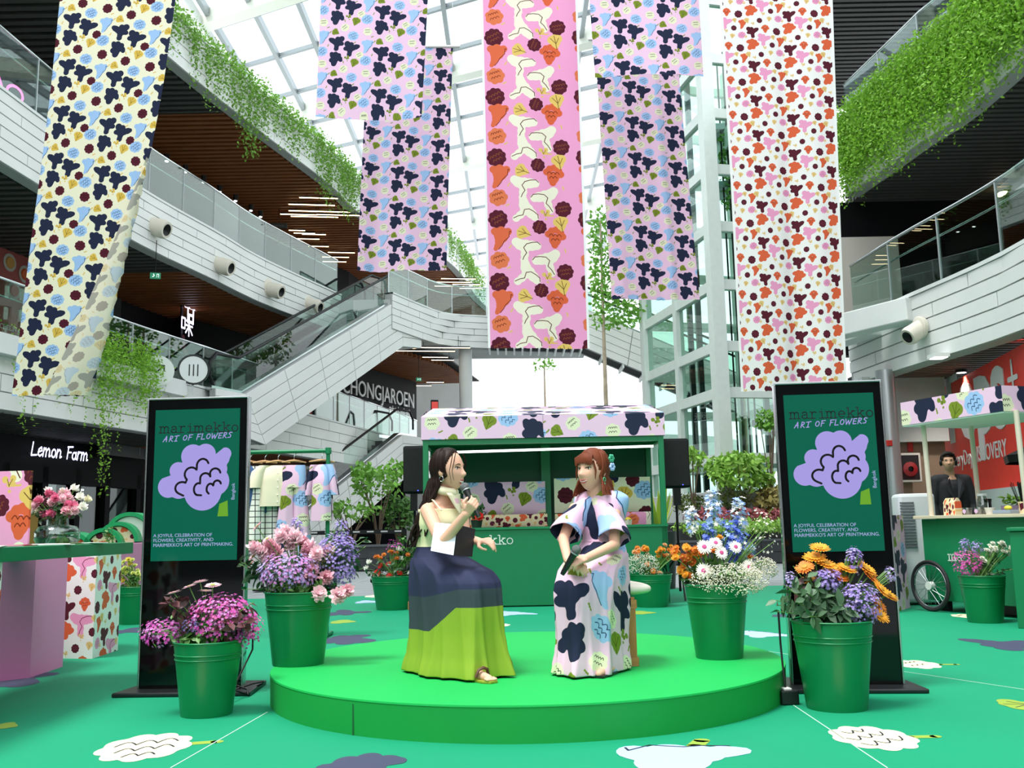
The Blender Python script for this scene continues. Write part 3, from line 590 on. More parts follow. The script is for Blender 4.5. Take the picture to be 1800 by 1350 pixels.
# ------------------------------------------------------------------ glass lift tower
Pn, Pl, Pr = Vector((5.97, 27.)), Vector((4.73, 32.7)), Vector((9.45, 27.8)); Pb = Pl+(Pr-Pn)
lift = thing('glass_lift_tower', 'pale green steel lift tower with glass walls left of the white banner', 'lift tower', (Pn.x, Pn.y, 0)); o0 = Vector((Pn.x, Pn.y, 0)); T = lambda p, z: Vector((p.x, p.y, z))-o0
for p, w in ((Pn, .3), (Pl, .26), (Pr, .26), (Pb, .26), (Pn.lerp(Pl, .5), .2), (Pn.lerp(Pr, .55), .2)): q = MB(); q.box(T(p, 8.8), (w*1.3, w*1.3, 17.6), rz=.2); q.build('column', m_tsteel, lift)
LZ = [1.01+(z-1.01)*1.35 for z in (1.5, 2.35, 3.75, 4.75, 6.1, 7.4, 8.7, 10.0, 11.3, 12.7)]
for z in LZ[1:]:
    for a, e in ((Pn, Pl), (Pn, Pr), (Pl, Pb), (Pr, Pb)): q = MB(); q.bar(T(a, z), T(e, z), .2, .3); q.build('beam', m_tsteel, lift)
for z0, z1 in zip(LZ[:-1], LZ[1:]):
    for a, e in ((Pn, Pl), (Pn, Pr)):
        for k in range(2):
            p, r_ = a.lerp(e, k/2+.03), a.lerp(e, (k+1)/2-.03); q = MB(); q.bar(T(p, (z0+z1)/2), T(r_, (z0+z1)/2), .02, z1-z0-.26); q.build('glass_pane', G_LIFT, lift)
ce = (Pn+Pl+Pr+Pb)/4
q = MB()
for k in range(7): p = ce+Vector((.5-.17*k, -.6+.12*k)); q.tube([T(p, 1.6), T(p, 16.6)], .03, 5)
q.build('hoist_cable', m_black, lift, kind='stuff')
for dx, dy in ((-.8, .6), (-.8, -.4), (.8, -.9), (.9, .6)): q = MB(); q.box(T(ce+Vector((dx*1.4, dy*1.4)), 8.8), (.16, .22, 16)); q.build('guide_rail', mat('dark_steel', '#3b4244', .4, .6), lift)
q = MB(); q.box(T(ce+Vector((.35, .3)), 12), (1.3, 1.3, .2)); q.box(T(ce+Vector((.35, .3)), 14), (1.3, 1.3, .2))
for a in (-.6, .6):
    for e in (-.6, .6): q.box(T(ce+Vector((.35+a, .3+e)), 13), (.08, .08, 2))
q.build('lift_car', mat('lift_steel', '#8fa0a2', .4, .5), lift)
q = MB(); q.box(T(ce+Vector((-.3, -.6)), 2.75), (1.4, .8, .4)); q.build('buffer', mat('yellow_paint', '#d9a634', .5), lift)
b = MB(); b.prism([(Pn.x-.3, Pn.y-.5), (Pr.x+3, Pr.y-.5), (Pr.x+3, 34), (Pl.x-.5, 33.5)], 0, 1.9); S(b, 'wall_lift_base', m_grey, bevel=.02)
# ------------------------------------------------------------------ air nozzles on the white bands
def nozzle(p, nrm, s, label, group):
    d = Vector(nrm).normalized(); t = thing('air_nozzle', label, 'air vent', p, 0, group); q = MB(); qd = d.to_track_quat('Z', 'Y').to_matrix()
    k = MB(); k.lathe([(.2*s, -.02), (.22*s, .05), (.19*s, .07)], 20, cap1=True); k.v = [tuple(qd @ Vector(v)) for v in k.v]; k.build('flange', mat('nozzle_paint', '#cfc9ba', .5), t, smooth=40)
    d2 = (d+Vector((.25, -.1, -.45))).normalized(); q2 = d2.to_track_quat('Z', 'Y').to_matrix(); k = MB(); k.lathe([(.16*s, 0), (.175*s, .3*s), (.15*s, .38*s), (.11*s, .38*s), (.09*s, .12*s)], 20, cap0=False, cap1=True); k.v = [tuple(q2 @ Vector(v)) for v in k.v]; k.build('duct', mat('nozzle_paint', '#cfc9ba'), t, smooth=40)
    k = MB(); k.lathe([(.11*s, .375*s), (.0, .3*s)], 16, cap0=False); k.v = [tuple(q2 @ Vector(v)) for v in k.v]; k.build('opening', m_black, t)
def bandpt(pl, px, z):
    best = None
    for p, q in zip(pl[:-1], pl[1:]):
        m = (p+q)/2; d = Vector((m.x, m.y, z))-O; x = 900+FPX*d.dot(_r)/d.dot(_f)
        if best is None or abs(x-px) < best[0]: t = (q-p).normalized(); best = (abs(x-px), Vector((m.x, m.y, z)), Vector((t.y, -t.x, 0)))
    return best[1], best[2]
for i, (px, py) in enumerate(((262, 396), (378, 464), (470, 507), (540, 535))):
    p, n = bandpt(L2, px, 8.55); d = ray(px, py); p = O+d*((p.y-O.y)/d.y); p, n2_ = Vector((p.x, p.y, p.z)), n
    nozzle(p+n*.02, n, 1.35, ['round air nozzle on the white band nearest the yellow banner', 'second round air nozzle from the yellow banner on the white band', 'third round air nozzle from the yellow banner on the white band', 'round air nozzle on the white band above the escalator'][i], 'air nozzles on the left band')
p, n = bandpt(RX, 1622, 4.1); nozzle(p-n*.05, -n, .9, 'round air nozzle on the white right balcony', 'air nozzle on the right band')
# ------------------------------------------------------------------ lights under the wooden ceilings
def led_group(spec, z, label, group):
    proto = None; its = []
    for px, py, L in spec:
        p = atZ(px, py, z)
        if proto is None:
            proto = thing('linear_light', label, 'ceiling light', p, 0, group); q = MB(); q.box((0, 0, .03), (1, .07, .05)); q.build('housing', m_black, proto); q = MB(); q.box((0, 0, 0), (1, .06, .02)); q.build('diffuser', m_lamp, proto); q = MB(); q.tube([(.3, 0, .04), (.3, 0, .45)], .006, 4); q.tube([(-.3, 0, .04), (-.3, 0, .45)], .006, 4); q.build('hanger', m_black, proto); o = proto
        else: o = dup(proto, p)
        o.scale = (L, 1, 1); o.rotation_euler = (0, 0, R(8)); its.append((o, px, py))
    by_place(its, label)
led_group([(560, 348, 1.3), (548, 360, 1.6), (540, 371, 1.3), (525, 377, 1.3), (578, 372, 1.5), (553, 381, 1.7), (596, 378, 1.6), (535, 410, .8), (552, 412, .9), (541, 420, .9), (560, 433, .8), (600, 444, 1.1), (590, 452, 1.1), (588, 460, 1.0), (522, 405, .6)], 12.4, 'slim warm bar under the upper wooden ceiling', 'light bars under the upper wooden ceiling')
led_group([(806, 490, 1.6), (797, 496, 1.6), (790, 503, 1.4), (820, 500, 1.3), (828, 507, 1.1)], 12.4, 'slim warm bar under the ceiling over the bridge', 'light bars over the bridge')
led_group([(690, 612, 1.8), (740, 617, 2.6), (775, 611, 2.2), (765, 628, 1.0), (778, 633, .9), (745, 678, .7), (765, 672, .8)], 7.75, 'slim warm bar under the bridge', 'light bars under the bridge')
led_group([(405, 605, .8), (420, 610, .7), (395, 601, .5)], 7.75, 'slim warm bar behind the left escalator', 'light bars behind the escalator')
proto = None; its = []
for i, (px, py) in enumerate(((293, 283), (326, 302), (358, 320), (386, 337), (414, 353), (441, 370), (458, 381))):   # spots along the dark bulkhead
    p = atZ(px, py, 12.2)
    if proto is None:
        proto = thing('spotlight', 'small round spotlight in the row under the left wooden ceiling', 'ceiling light', p, 0, 'spotlights under the left wooden ceiling'); q = MB(); q.lathe([(.07, 0), (.09, .2)], 12, cap1=True); q.build('can', m_black, proto); q = MB(); q.ball((0, 0, -.005), (.06, .06, .03), 8, 5); q.build('bulb', m_lampw, proto); o = proto
    else: o = dup(proto, p)
    its.append((o, px, i*0))
for k, (o, px, py) in enumerate(its): o['label'] = 'small round spotlight under the left wooden ceiling, '+ORD[k]+' from the yellow banner'
b = MB(); w = offset(L2, 3.2); b.grid([[(p.x, p.y, 11.5), (p.x, p.y, 12.35), (p.x-.3, p.y, 12.35), (p.x-.3, p.y, 11.5)] for p in w]); S(b, 'trim_bulkhead', m_black)
# ------------------------------------------------------------------ shop fronts, signs
F0, F1 = (-12.4, 17.), (-10.6, 27.5)          # ground floor front, left
def front_pt(px, py): return onwall(px, py, F0, F1)
fd = (Vector(F1)-Vector(F0)).normalized(); frz = math.atan2(fd.y, fd.x)
fr = thing('grocery_shop', 'dark grocery shop front with lit windows behind the left table', 'shop front', (F0[0], F0[1], 0), frz)
q = MB(); Lf = (Vector(F1)-Vector(F0)).length
q.box((Lf/2, .2, 2.9), (Lf, .3, 1.2)); q.box((Lf/2, .2, .1), (Lf, .3, .2))
for x in (0, 1.7, 3.3, 4.9, 6.3, 7.6, 8.9, 10.4): q.box((x, .2, 1.4), (.22, .3, 2.6))
q.build('frame', m_dark, fr)
q = MB(); q.box((Lf/2, 3.5, 1.6), (Lf, .2, 3.6)); q.box((Lf/2, 2, 3.4), (Lf, 3.4, .1)); q.box((Lf/2, 2, 0.02), (Lf, 3.4, .06)); q.build('interior', mat('shop_interior', '#463c36', .7, var=.3, vscale=1.2), fr)
for i, (a, e) in enumerate(((0, 1.7), (1.7, 3.3), (3.3, 4.9), (4.9, 6.3), (6.3, 7.6), (7.6, 8.9), (8.9, 10.4))): q = MB(); q.box(((a+e)/2, .2, 1.25), (e-a-.22, .02, 2.1)); q.build('glass_pane', G_SHOP, fr)
for i, (x, w) in enumerate(((2.3, 1.2), (4.1, 1.3), (5.7, 1.1), (8.1, 1.0))):
    for z in (.35, .85, 1.35):
        q = MB(); q.box((x, 2.6, z), (w, .5, .04)); q.build('shelf', mat('shelf_wood', '#8c6136', .6), fr)
        q = MB(); xx = x-w/2+.08
        while xx < x+w/2-.06: hh = random.uniform(.14, .34); q.box((xx, 2.5, z+.02+hh/2), (.1, .16, hh), mi=random.randrange(4)); xx += .13
        q.build('shelf_stock', [mat('pack_ochre', '#b98a3a'), mat('pack_green', '#5c7040'), mat('pack_red', '#8d3a2c'), mat('pack_cream', '#c9bfa6')], fr, kind='stuff')
for x, z in ((2.2, 2.2), (4.0, 2.25), (5.6, 2.2), (8.2, 2.3), (9.6, 2.3)): q = MB(); q.box((x, 1.6, z), (.9, .12, .05)); q.build('ceiling_light', m_lampw, fr)
q = MB(); q.box((5.6, .02, 1.35), (.9, .02, 1.0)); q.build('poster', mat('yellow_poster', '#b08d28', .6), fr)
m_neon = mat('sign_white', '#e6e6ff', emit=1.5, emcol='#dfe0ff')
def sign(px0, py0, px1, py1, A, B, off=.12):
    """anchor on a wall: local x runs along the wall, z up, seen from the atrium"""
    p, q = onwall(px0, py0, A, B), onwall(px1, py1, A, B); d = Vector((q.x-p.x, q.y-p.y)); n = Vector((d.y, -d.x)).normalized(); p = p+Vector((n.x, n.y, 0))*off
    return p, math.atan2(d.y, d.x), d.length
p, rz, Ls = sign(45, 800, 143, 806, F0, F1)
t = thing('shop_sign', 'white glowing handwritten shop sign over the dark grocery front', 'sign', p, rz); q = MB()
k = Ls/(width_of(HAND, 'Lemon Farm', 1.)); xx = letters(q, HAND, 'Lemon', 0, 0, k*1.05, .042, .15); q.build('lettering', m_neon, t); q = MB(); letters(q, HAND, 'Farm', xx+k*.4, 0, k*1.05, .042, .15); q.build('lettering', m_neon, t); q = MB(); q.box((Ls/2, .06, .05), (Ls, .03, .03)); q.build('mounting_rail', m_black, t)
# hanging direction board with G and icons
p, rz, Ls = sign(140, 785, 262, 790, F0, F1, .6)
t = thing('direction_board', 'dark hanging direction board right of the white handwritten sign', 'sign', p, rz); q = MB(); q.box((Ls/2, .04, 0), (Ls, .06, .42)); q.build('board', mat('board_dark', '#1b2120', .5), t)
m_dim = mat('dim_lettering', '#70797a', .6); q = MB(); q.ribbon(arc(.35, 0, .12, .12, 40, 360), .02, -.0); q.ribbon([(.47, 0), (.36, 0)], .02, 0); q.build('letter_ring', m_dim, t)
for i, x in enumerate((.55, .64, .73)): q = MB(); q.ribbon([(Ls*x, -.12), (Ls*x, .1)], .03, 0); q.ribbon(arc(Ls*x, .12, .04, .05, 0, 360, 8), .015, 0); q.build('icon', m_dim, t)
q = MB(); q.ribbon([(Ls*.88, -.04), (Ls*.93, .1), (Ls*.98, -.04)], .025, 0); q.build('arrow', m_dim, t)
q = MB()
for x in (.2, .8): q.tube([(Ls*x, .04, .2), (Ls*x, .04, .75)], .012, 5)
q.build('hanger', m_black, t)
# signs on the lower balcony shops
A1, B1 = (WL1[0].x, WL1[0].y), (WL1[len(WL1)//2].x, WL1[len(WL1)//2].y)
A1, B1 = (-13.2, 17.5), (-11.4, 27.)
b = MB(); d = Vector(B1)-Vector(A1); b.bar((A1[0], A1[1], 6.15), (B1[0], B1[1], 6.15), .2, 3.3); S(b, 'wall_left_restaurant', mat('restaurant_grey', '#3a3838', .7, var=.15, vscale=1.5, spec=.15))
m_gan = mat('sign_violet_white', '#f1e8ff', emit=1.6, emcol='#efe6ff'); m_maroon = mat('maroon_sign', '#5a1f33', .4, emit=.25)
def gan(q, x, z, s, mi=0):
    for pl in ([(0, .7), (1, .74)], [(.25, .95), (.27, .0)], [(.75, .98), (.73, 0)], [(.26, .36), (.74, .38)], [(.26, .03), (.74, .03)]): q.ribbon([(x+a*s, z+c*s) for a, c in pl], .13*s, 0, mi)
def wei(q, x, z, s, mi=0):
    for pl in ([(0, .8), (.3, .8), (.3, .3), (0, .3), (0, .8)], [(.42, .72), (.95, .74)], [(.36, .5), (1, .5)], [(.68, .98), (.68, 0)], [(.66, .46), (.38, .12)], [(.7, .46), (1, .1)]): q.ribbon([(x+a*s, z+c*s) for a, c in pl], .1*s, 0, mi)
p, rz, Ls = sign(24, 470, 58, 478, A1, B1, .15)
t = thing('shop_sign', 'character sign above dark red capitals at the left picture edge', 'sign', p, rz); q = MB(); gan(q, 0, .1, Ls*1.15); q.build('character', m_gan, t)
textmesh('KANI', Ls*.5, m_gan, t, loc=(-.1, -.02, -.42), ext=.01, bold=.01)
p, rz, Ls = sign(256, 590, 276, 594, A1, B1, 1.2)
t = thing('projecting_sign', 'vertical character sign with violet glow over the lower left balcony', 'sign', p, rz); q = MB(); gan(q, .15, .42, Ls*1.05); wei(q, -.02, 0, Ls*1.0); q.build('character', m_gan, t); q = MB(); q.ribbon([(.1, -.1), (.16, -.45), (.35, -.62)], .16, 0); q.build('flourish', m_maroon, t)
q = MB(); q.box((.1, .08, .25), (.1, .04, 1.5)); q.build('bracket', m_black, t)
p, rz, Ls = sign(4, 560, 42, 570, A1, B1, .2)
t = thing('food_poster', 'red food poster with round plates on the left balcony', 'poster', p, rz); q = MB(); q.box((.0, .03, .55), (2.0, .03, 2.2)); q.build('panel', mat('poster_red', '#93403a', .5), t)
for i, (x, z, c) in enumerate(((-.1, 1.35, '#b8863c'), (.45, 1.2, '#c4521f'), (.8, .75, '#a43321'), (.1, .7, '#b23a2a'), (.55, .2, '#8f2b20'))): q = MB(); q.lathe([(.22, 0), (.22, .012)], 20, cap1=True); q.v = [(a+x, .012-c2, bb+z) for a, bb, c2 in q.v]; q.build('plate', mat('plate_grey', '#a9a39a'), t); q = MB(); q.lathe([(.15, 0), (.13, .03)], 16, cap1=True); q.v = [(a+x, -c2-.002, bb+z) for a, bb, c2 in q.v]; q.build('dish', mat('dish_%d' % i, c), t)
textmesh('MICHELIN GUIDE', .17, mat('poster_white', '#e6dcd6', .6), t, loc=(-.5, -.003, -.3), ext=.002)
# pale panel and round escalator signs at the landing
for i, (px, py, lab) in enumerate(((278, 652, 'round white sign with an arrow at the escalator foot'), (340, 650, 'round white sign with bars at the escalator foot'))):
    p, n = bandpt(L1, px, Z1+.55); d = ray(px, py); p = O+d*((p.y-.3-O.y)/d.y); t = thing('round_sign', lab, 'sign', p, R(25)); q = MB(); q.lathe([(.36, -.03), (.36, .03)], 28, cap1=True); q.v = [(x, z, y) for x, y, z in q.v]; q.build('disc', mat('sign_disc', '#dfe6e2', .4), t); q = MB()
    if i == 0: q.ribbon([(-.12, -.12), (.12, .12)], .03, -.035); q.ribbon([(0, .13), (.13, .13), (.13, 0)], .03, -.035)
    else:
        q.ribbon(arc(0, 0, .36, .36, 0, 360, 24), .05, -.035)
        for x in (-.1, 0, .1): q.ribbon([(x, -.15), (x, .12+.05*x)], .03, -.035)
    q.build('mark', mat('sign_dark', '#26332f', .5), t); q = MB(); q.box((0, .03, -.3), (.04, .03, .6)); q.build('bracket', m_alu, t)
# dark upper restaurant with big grey capitals
A2, B2 = (-7.8, 36.), (-4.6, 44.)
b = MB(); b.bar((-10.5, 29.5, 6.2), (B2[0], B2[1], 6.2), .3, 3.2); S(b, 'wall_back_restaurant', mat('restaurant_black', '#0b0b0d', .6, spec=.1))
A2, B2 = (-10.5, 29.5), (-4.6, 44.)
p, rz, Ls = sign(592, 690, 719, 703, A2, B2, .25)
m_cap = mat('sign_grey_capitals', '#b9bcbb', .5, emit=.12); t = thing('shop_sign', 'large grey capitals on the dark wall behind the escalators', 'sign', p, rz)
tm = textmesh('CHONGJAROEN', 1.0, m_cap, t, ext=.02); wid = max(v.co.x for v in tm.data.vertices); tm.scale = (Ls/wid, Ls/wid*1.15, 1); q = MB(); q.box((Ls/2, .1, .05), (Ls, .04, .04)); q.build('mounting_rail', m_black, t)
p, rz, Ls = sign(676, 724, 715, 730, A2, B2, .25); t = thing('shop_sign', 'small pale character sign under the large grey capitals', 'sign', p, rz)
for i in range(4): q = MB(); wei(q, i*Ls/4, -.15, Ls/4*.85); gan(q, i*Ls/4, -.2, Ls/4*.7); q.build('character', m_cap, t)
# lit sign box by the column, and exit signs
p = atY(764, 725, 36); t = thing('menu_lightbox', 'tall red and white lit menu box left of the white column', 'sign', p, R(12)); q = MB(); q.box((0, 0, 0), (.28, .15, .95)); q.build('box', m_black, t, bevel=.01); q = MB(); q.box((0, -.078, .1), (.24, .01, .6)); q.build('panel', mat('lit_red', '#c9443c', emit=.5), t); q = MB(); q.box((0, -.078, -.35), (.24, .01, .2)); q.build('panel', mat('lit_pale', '#dccdbd', emit=.5), t); q = MB(); q.box((0, 0, -p.z/2-.2), (.08, .06, p.z-.4)); q.build('post', m_black, t)
m_exit = mat('exit_green', '#1f7f5c', emit=.25); m_exw = mat('exit_white', '#e9fff6', emit=.5)
for px, py, Y, s, lab in ((273, 485, 22.5, 1.0, 'green exit sign under the middle left balcony'), (736, 667, 34, .8, 'green exit sign under the bridge'), ):
    p = atY(px, py, Y); t = thing('exit_sign', lab, 'sign', p, R(15)); q = MB(); q.box((0, 0, 0), (.24*s*1.0, .05, .15*s)); q.build('box', m_exit, t); q = MB(); q.ribbon([(-.06*s, -.03*s), (-.02*s, 0), (-.04*s, .04*s)], .02*s, -.027); q.ribbon([(.04*s, -.04*s), (.04*s, .04*s), (.08*s, .04*s), (.08*s, -.04*s)], .012*s, -.027); q.build('pictogram', m_exw, t); q = MB(); q.tube([(0, 0, .07*s), (0, 0, .9)], .01, 5); q.build('hanger', m_black, t)
p = atY(490, 397, 33); t = thing('hanging_sign', 'small dark hanging sign under the upper wooden ceiling', 'sign', p, R(10)); q = MB(); q.box((0, 0, 0), (.6, .08, .2)); q.build('board', mat('board_dark', '#1b2120'), t, bevel=.02); textmesh('Alley Alley Paradise', .055, mat('dim_lettering', '#70797a'), t, loc=(-.25, -.042, -.02)); q = MB(); q.tube([(0, 0, .1), (0, 0, 2)], .012, 5); q.build('hanger', m_black, t)
p = atY(12, 160, 18.5); t = thing('neon_sign', 'pink neon script sign behind the glass at the left edge', 'sign', p, R(70)); q = MB(); q.ribbon([(-.9, -.1), (-.6, .35), (-.45, -.1), (-.25, .3), (-.05, -.1)], .06, 0); q.ribbon(arc(.2, .02, .2, .17, 0, 360, 14), .06, 0); q.build('tube', mat('neon_pink', '#ff5fb0', emit=2.5), t)
# ------------------------------------------------------------------ right ground floor: red wall, pillar, hose cabinet
RA, RB = (9.55, 20.2), (8.1, 12.4)
RA, RB = atY(1633, 880, 19.5), atY(1812, 876, 13.6); RA = (RA.x, RA.y); RB = (RB.x, RB.y)
dv = (Vector(RB)-Vector(RA)); RL = dv.length; rrz = math.atan2(dv.y, dv.x)
rw = thing('red_hoarding', 'red shop hoarding with large pale letters behind the drinks cart', 'hoarding', (RA[0], RA[1], 0), rrz); q = MB(); q.box((RL/2+1, .1, 2.45), (RL+2, .16, 2.0)); q.build('panel', mat('shop_red', '#e0301f', .55, var=.06), rw)
q = MB(); q.box((RL/2+1, .1, .73), (RL+2, .3, 1.46)); q.build('plinth', m_grey, rw); m_rl = mat('hoarding_letters', '#d9d2d2', .6)
p0 = onwall(1668, 765, RA, RB); p1 = onwall(1772, 747, RA, RB); l0 = (Vector((p0.x, p0.y))-Vector(RA)).length; l1 = (Vector((p1.x, p1.y))-Vector(RA)).length
tm = textmesh('Tops', 1., m_rl, rw, loc=(l0-.35, .012, p0.z-.1), ext=.008, bold=.035); w_ = max(v.co.x for v in tm.data.vertices); k = (l1-l0+.35)/w_; tm.scale = (k, k, 1)
p0 = onwall(1682, 818, RA, RB); p1 = onwall(1769, 797, RA, RB); l0 = (Vector((p0.x, p0.y))-Vector(RA)).length; l1 = (Vector((p1.x, p1.y))-Vector(RA)).length
tm = textmesh('#EveryDayDISCOVERY', .3, m_rl, rw, ext=.004); w_ = max(v.co.x for v in tm.data.vertices); k = (l1-l0)/w_*1.2; tm.scale = (k, k*1.1, 1); tm.location = (l1-w_*k, .012, p0.z-.02)
q = MB(); p = onwall(1778, 665, RA, RB); l = (Vector((p.x, p.y))-Vector(RA)).length
q.ribbon([(l-.2, p.z), (l+.2, p.z)], .08, .012); q.ribbon([(l, p.z-.25), (l, p.z+.25)], .08, .011); q.build('cross_mark', m_rl, rw)
b = MB(); p = atY(1600, 850, 17.5); b.box((p.x, p.y, 1.8), (1.3, .2, 3.6)); S(b, 'wall_right_service', mat('tan_wall', '#8a7460', .7, var=.06))
b = MB(); b.box((p.x-.1, p.y-.2, 3.0), (1.5, .2, 1.2)); S(b, 'trim_service_fascia', m_grey)
b = MB(); pc = atY(1570, 850, 16.5); b.lathe([(.16, 0), (.16, 3.6)], 20, (pc.x, pc.y, 0)); S(b, 'trim_pillar', m_alu, smooth=40)
p = atY(1597, 822, 17.2); t = thing('hose_cabinet', 'white framed cabinet with red hose reel on the tan wall', 'cabinet', p); q = MB(); q.box((0, 0, 0), (.42, .1, .52)); q.build('frame', mat('cabinet_white', '#cfcac2', .5), t, bevel=.01); q = MB(); q.box((0, -.052, 0), (.34, .01, .44)); q.build('door', mat('cabinet_glass', '#26262a', .15), t)
q = MB(); q.lathe([(.0, 0), (.13, 0), (.13, .03), (.05, .05)], 20); q.v = [(x, -.055-z, y-.03) for x, y, z in q.v]; q.build('hose_reel', mat('reel_red', '#8f1d22', .4), t)
for i, (px, py, s, lab) in enumerate(((1563, 779, .1, 'small red alarm box on the grey pillar'), (1599, 775, .09, 'red fire notice strip above the hose cabinet'))):
    p = atY(px, py, 16.32 if i == 0 else 17.38); t = MB(); t.box((0, 0, 0), (s, .05, s if i == 0 else .4)); t.build('alarm_box' if i == 0 else 'fire_notice', mat('alarm_red', '#b8261f', .5), loc=p, bevel=.008, label=lab, cat='alarm' if i == 0 else 'sign')
p = atZ(1650, 629, 3.51); t = thing('downlight', 'square lit downlight under the right balcony', 'ceiling light', p); q = MB(); q.box((0, 0, .03), (.25, .25, .06)); q.build('housing', m_steel, t); q = MB(); q.box((0, 0, -.005), (.2, .2, .01)); q.build('diffuser', m_lampw, t)
p = atZ(1690, 655, 3.51); t = thing('downlight', 'round lit downlight over the red hoarding', 'ceiling light', p); q = MB(); q.lathe([(.1, 0), (.1, .05)], 16, cap1=True); q.build('housing', m_black, t); q = MB(); q.lathe([(.08, -.005), (.0, -.006)], 16); q.build('diffuser', m_lampw, t)
for lx, ly in ((p.x, p.y), (p.x-.3, p.y-2.6)):  # one spot at the round downlight, a second added nearer without a fixture
    ld = bpy.data.lights.new('downlight_lamp', 'SPOT'); ld.energy = 160; ld.spot_size = R(110); ld.spot_blend = .8; ld.shadow_soft_size = .08; ld.color = (1, .93, .85); lo = bpy.data.objects.new('downlight_lamp', ld); C.objects.link(lo); lo.location = (lx, ly, p.z-.05)
for i, (px, py) in enumerate(((1758, 341), (1763, 338))): p = atZ(px, py, 7.8); q = MB(); q.lathe([(.09, 0), (.05, -.05), (0, -.06)], 12); q.build('ceiling_spot', m_lamp, loc=p, label=('left', 'right')[i]+' one of two warm spots in the dark ceiling above the right balustrade', cat='ceiling light', group='warm spots over the right balcony')
b = MB(); p = atY(1520, 520, 18); b.box((p.x+.2, p.y+1.4, 6.0), (2.2, .1, 1.8)); S(b, 'wall_right_recess', mat('recess_cream', '#b8b2a8', .7))
# ------------------------------------------------------------------ hanging cloths
m_selv = mat('white_selvedge', '#f2f1f0', .9, trans=.3); m_rod = mat('white_rod', '#e4e4e2', .5)
def catmull(ys, vs, y):
    for i in range(len(ys)-1):
        if ys[i] <= y <= ys[i+1] or i == len(ys)-2: t = (y-ys[i])/(ys[i+1]-ys[i]); return vs[i]+(vs[i+1]-vs[i])*t
def banner(label, rows, Y, mt, group, selv=0., wave=.03, folds=(), top=-170, fold=None, sag=0., yaw=0., uoff=(0, 0), dz=0., rod=True, ny=56, nx=44):
    ys = [r[0] for r in rows]; l = [r[1] for r in rows]; rr = [r[2] for r in rows]
    a, e = atY((l[0]+rr[0])/2, ys[0], Y), atY((l[-1]+rr[-1])/2, ys[-1], Y)
    P0 = atY((l[0]+rr[0])/2, top, Y); root = thing('fabric_banner', label, 'banner', P0, 0, group)
    vs = []; uv = []; fs = []; mi = []; vlen = 0; prev = None
    seed = random.random()*9; W = (atY(rr[-1], ys[-1], Y)-atY(l[-1], ys[-1], Y)).length; W0 = (atY(rr[0], ys[0], Y)-atY(l[0], ys[0], Y)).length
    for i in range(ny+1):
        y = top+(ys[-1]-top)*i/ny
        if y < ys[0]: dl = (l[1]-l[0])/(ys[1]-ys[0]); dr = (rr[1]-rr[0])/(ys[1]-ys[0]); xl, xr = l[0]+dl*(y-ys[0]), rr[0]+dr*(y-ys[0])
        else: xl, xr = catmull(ys, l, y), catmull(ys, rr, y)
        t = i/ny; A, B = atY(xl, y, Y), atY(xr, y, Y)
        if prev is not None: vlen += ((A+B)/2-prev).length
        prev = (A+B)/2; uf = 1. if fold is None else fold(t)
        for j in range(nx+1):
            u = j/nx
            if u <= uf: p = A.lerp(B, u/uf if fold is not None else u)
            else: p = B.lerp(A, (u-uf)/uf*1.0); p = p+Vector((0, -.05-.05*math.sin(PI*(u-uf)/max(1e-4, 1-uf)*.9), 0))
            w = wave*t*(math.sin(u*5.2+seed+t*2.2)*.7+math.sin(u*11+seed*2-t*3)*.3)
            for fu, fa, fw in folds: w += fa*(.35+.65*t)*math.exp(-((u-fu)/fw)**2)
            p = p+Vector((0, w+yaw*(u-.5), sag*math.sin(PI*u)*(i == ny)+(random.uniform(-.006, .006) if i == ny else 0)))
            vs.append(p-P0); uv.append((u*W0+uoff[0], -vlen+uoff[1]))
    sw = selv
    for i in range(ny):
        for j in range(nx):
            fs.append((i*(nx+1)+j, (i+1)*(nx+1)+j, (i+1)*(nx+1)+j+1, i*(nx+1)+j+1)); mi.append(1 if sw and (j < 1 or j >= nx-1) else (2 if fold is not None and (j+.5)/nx > fold((i+.5)/ny) else 0))
    b = MB(); b.v = [tuple(v) for v in vs]; b.f = fs; b.m = mi; b.uv = uv; b.build('cloth', [mt, m_selv, P_CREAM_REV], root, smooth=80)
    A, B = Vector(vs[0]), Vector(vs[nx])
    if rod:
        q = MB(); d = (B-A).normalized(); q.tube([A-d*.12, B+d*.12], .025, 8); q.build('rod', m_rod, root, smooth=60); q = MB()
        for p in (A, B): q.tube([p, Vector((p.x, p.y, 19.7-P0.z))], .006, 5)
        q.build('suspension_wire', m_alu, root)
    return root
GB = 'printed cloth banners hanging from the skylight'
banner('cream banner with navy, maroon and blue blooms hanging slanted at far left', [(0, 105, 308), (150, 90, 286), (300, 72, 258), (400, 58, 236), (545, 40, 202), (600, 34, 188), (696, 22, 158)], 11.3, P_CREAM, GB, wave=.05, fold=lambda t: 1. if t < .5 else 1-.36*((t-.5)/.5), uoff=(.1, .2))
banner('short lilac banner with navy blooms, front one of the left pair', [(0, 563, 752), (205, 555, 741)], 12.6, P_LILAC, GB, wave=.035, sag=-.06, uoff=(.03, .1))
banner('long lilac banner with navy blooms hanging behind the short left one', [(60, 652, 797), (210, 640, 792), (476, 628, 785)], 15.2, P_LILAC, GB, wave=.05, top=82, uoff=(.35, .02), folds=((.2, .05, .1), (.55, -.05, .12)))
banner('wide pink banner with large cream, orange and maroon blooms at the centre', [(0, 845, 1015), (612, 858, 1037)], 13.0, P_PINK, GB, selv=.03, wave=.025, uoff=(0.0, .2), folds=((.72, .05, .14),))
banner('short lilac banner with navy blooms, front one of the right pair', [(0, 1036, 1228), (136, 1046, 1236)], 12.6, P_LILAC, GB, wave=.03, uoff=(.52, .3), sag=.05)
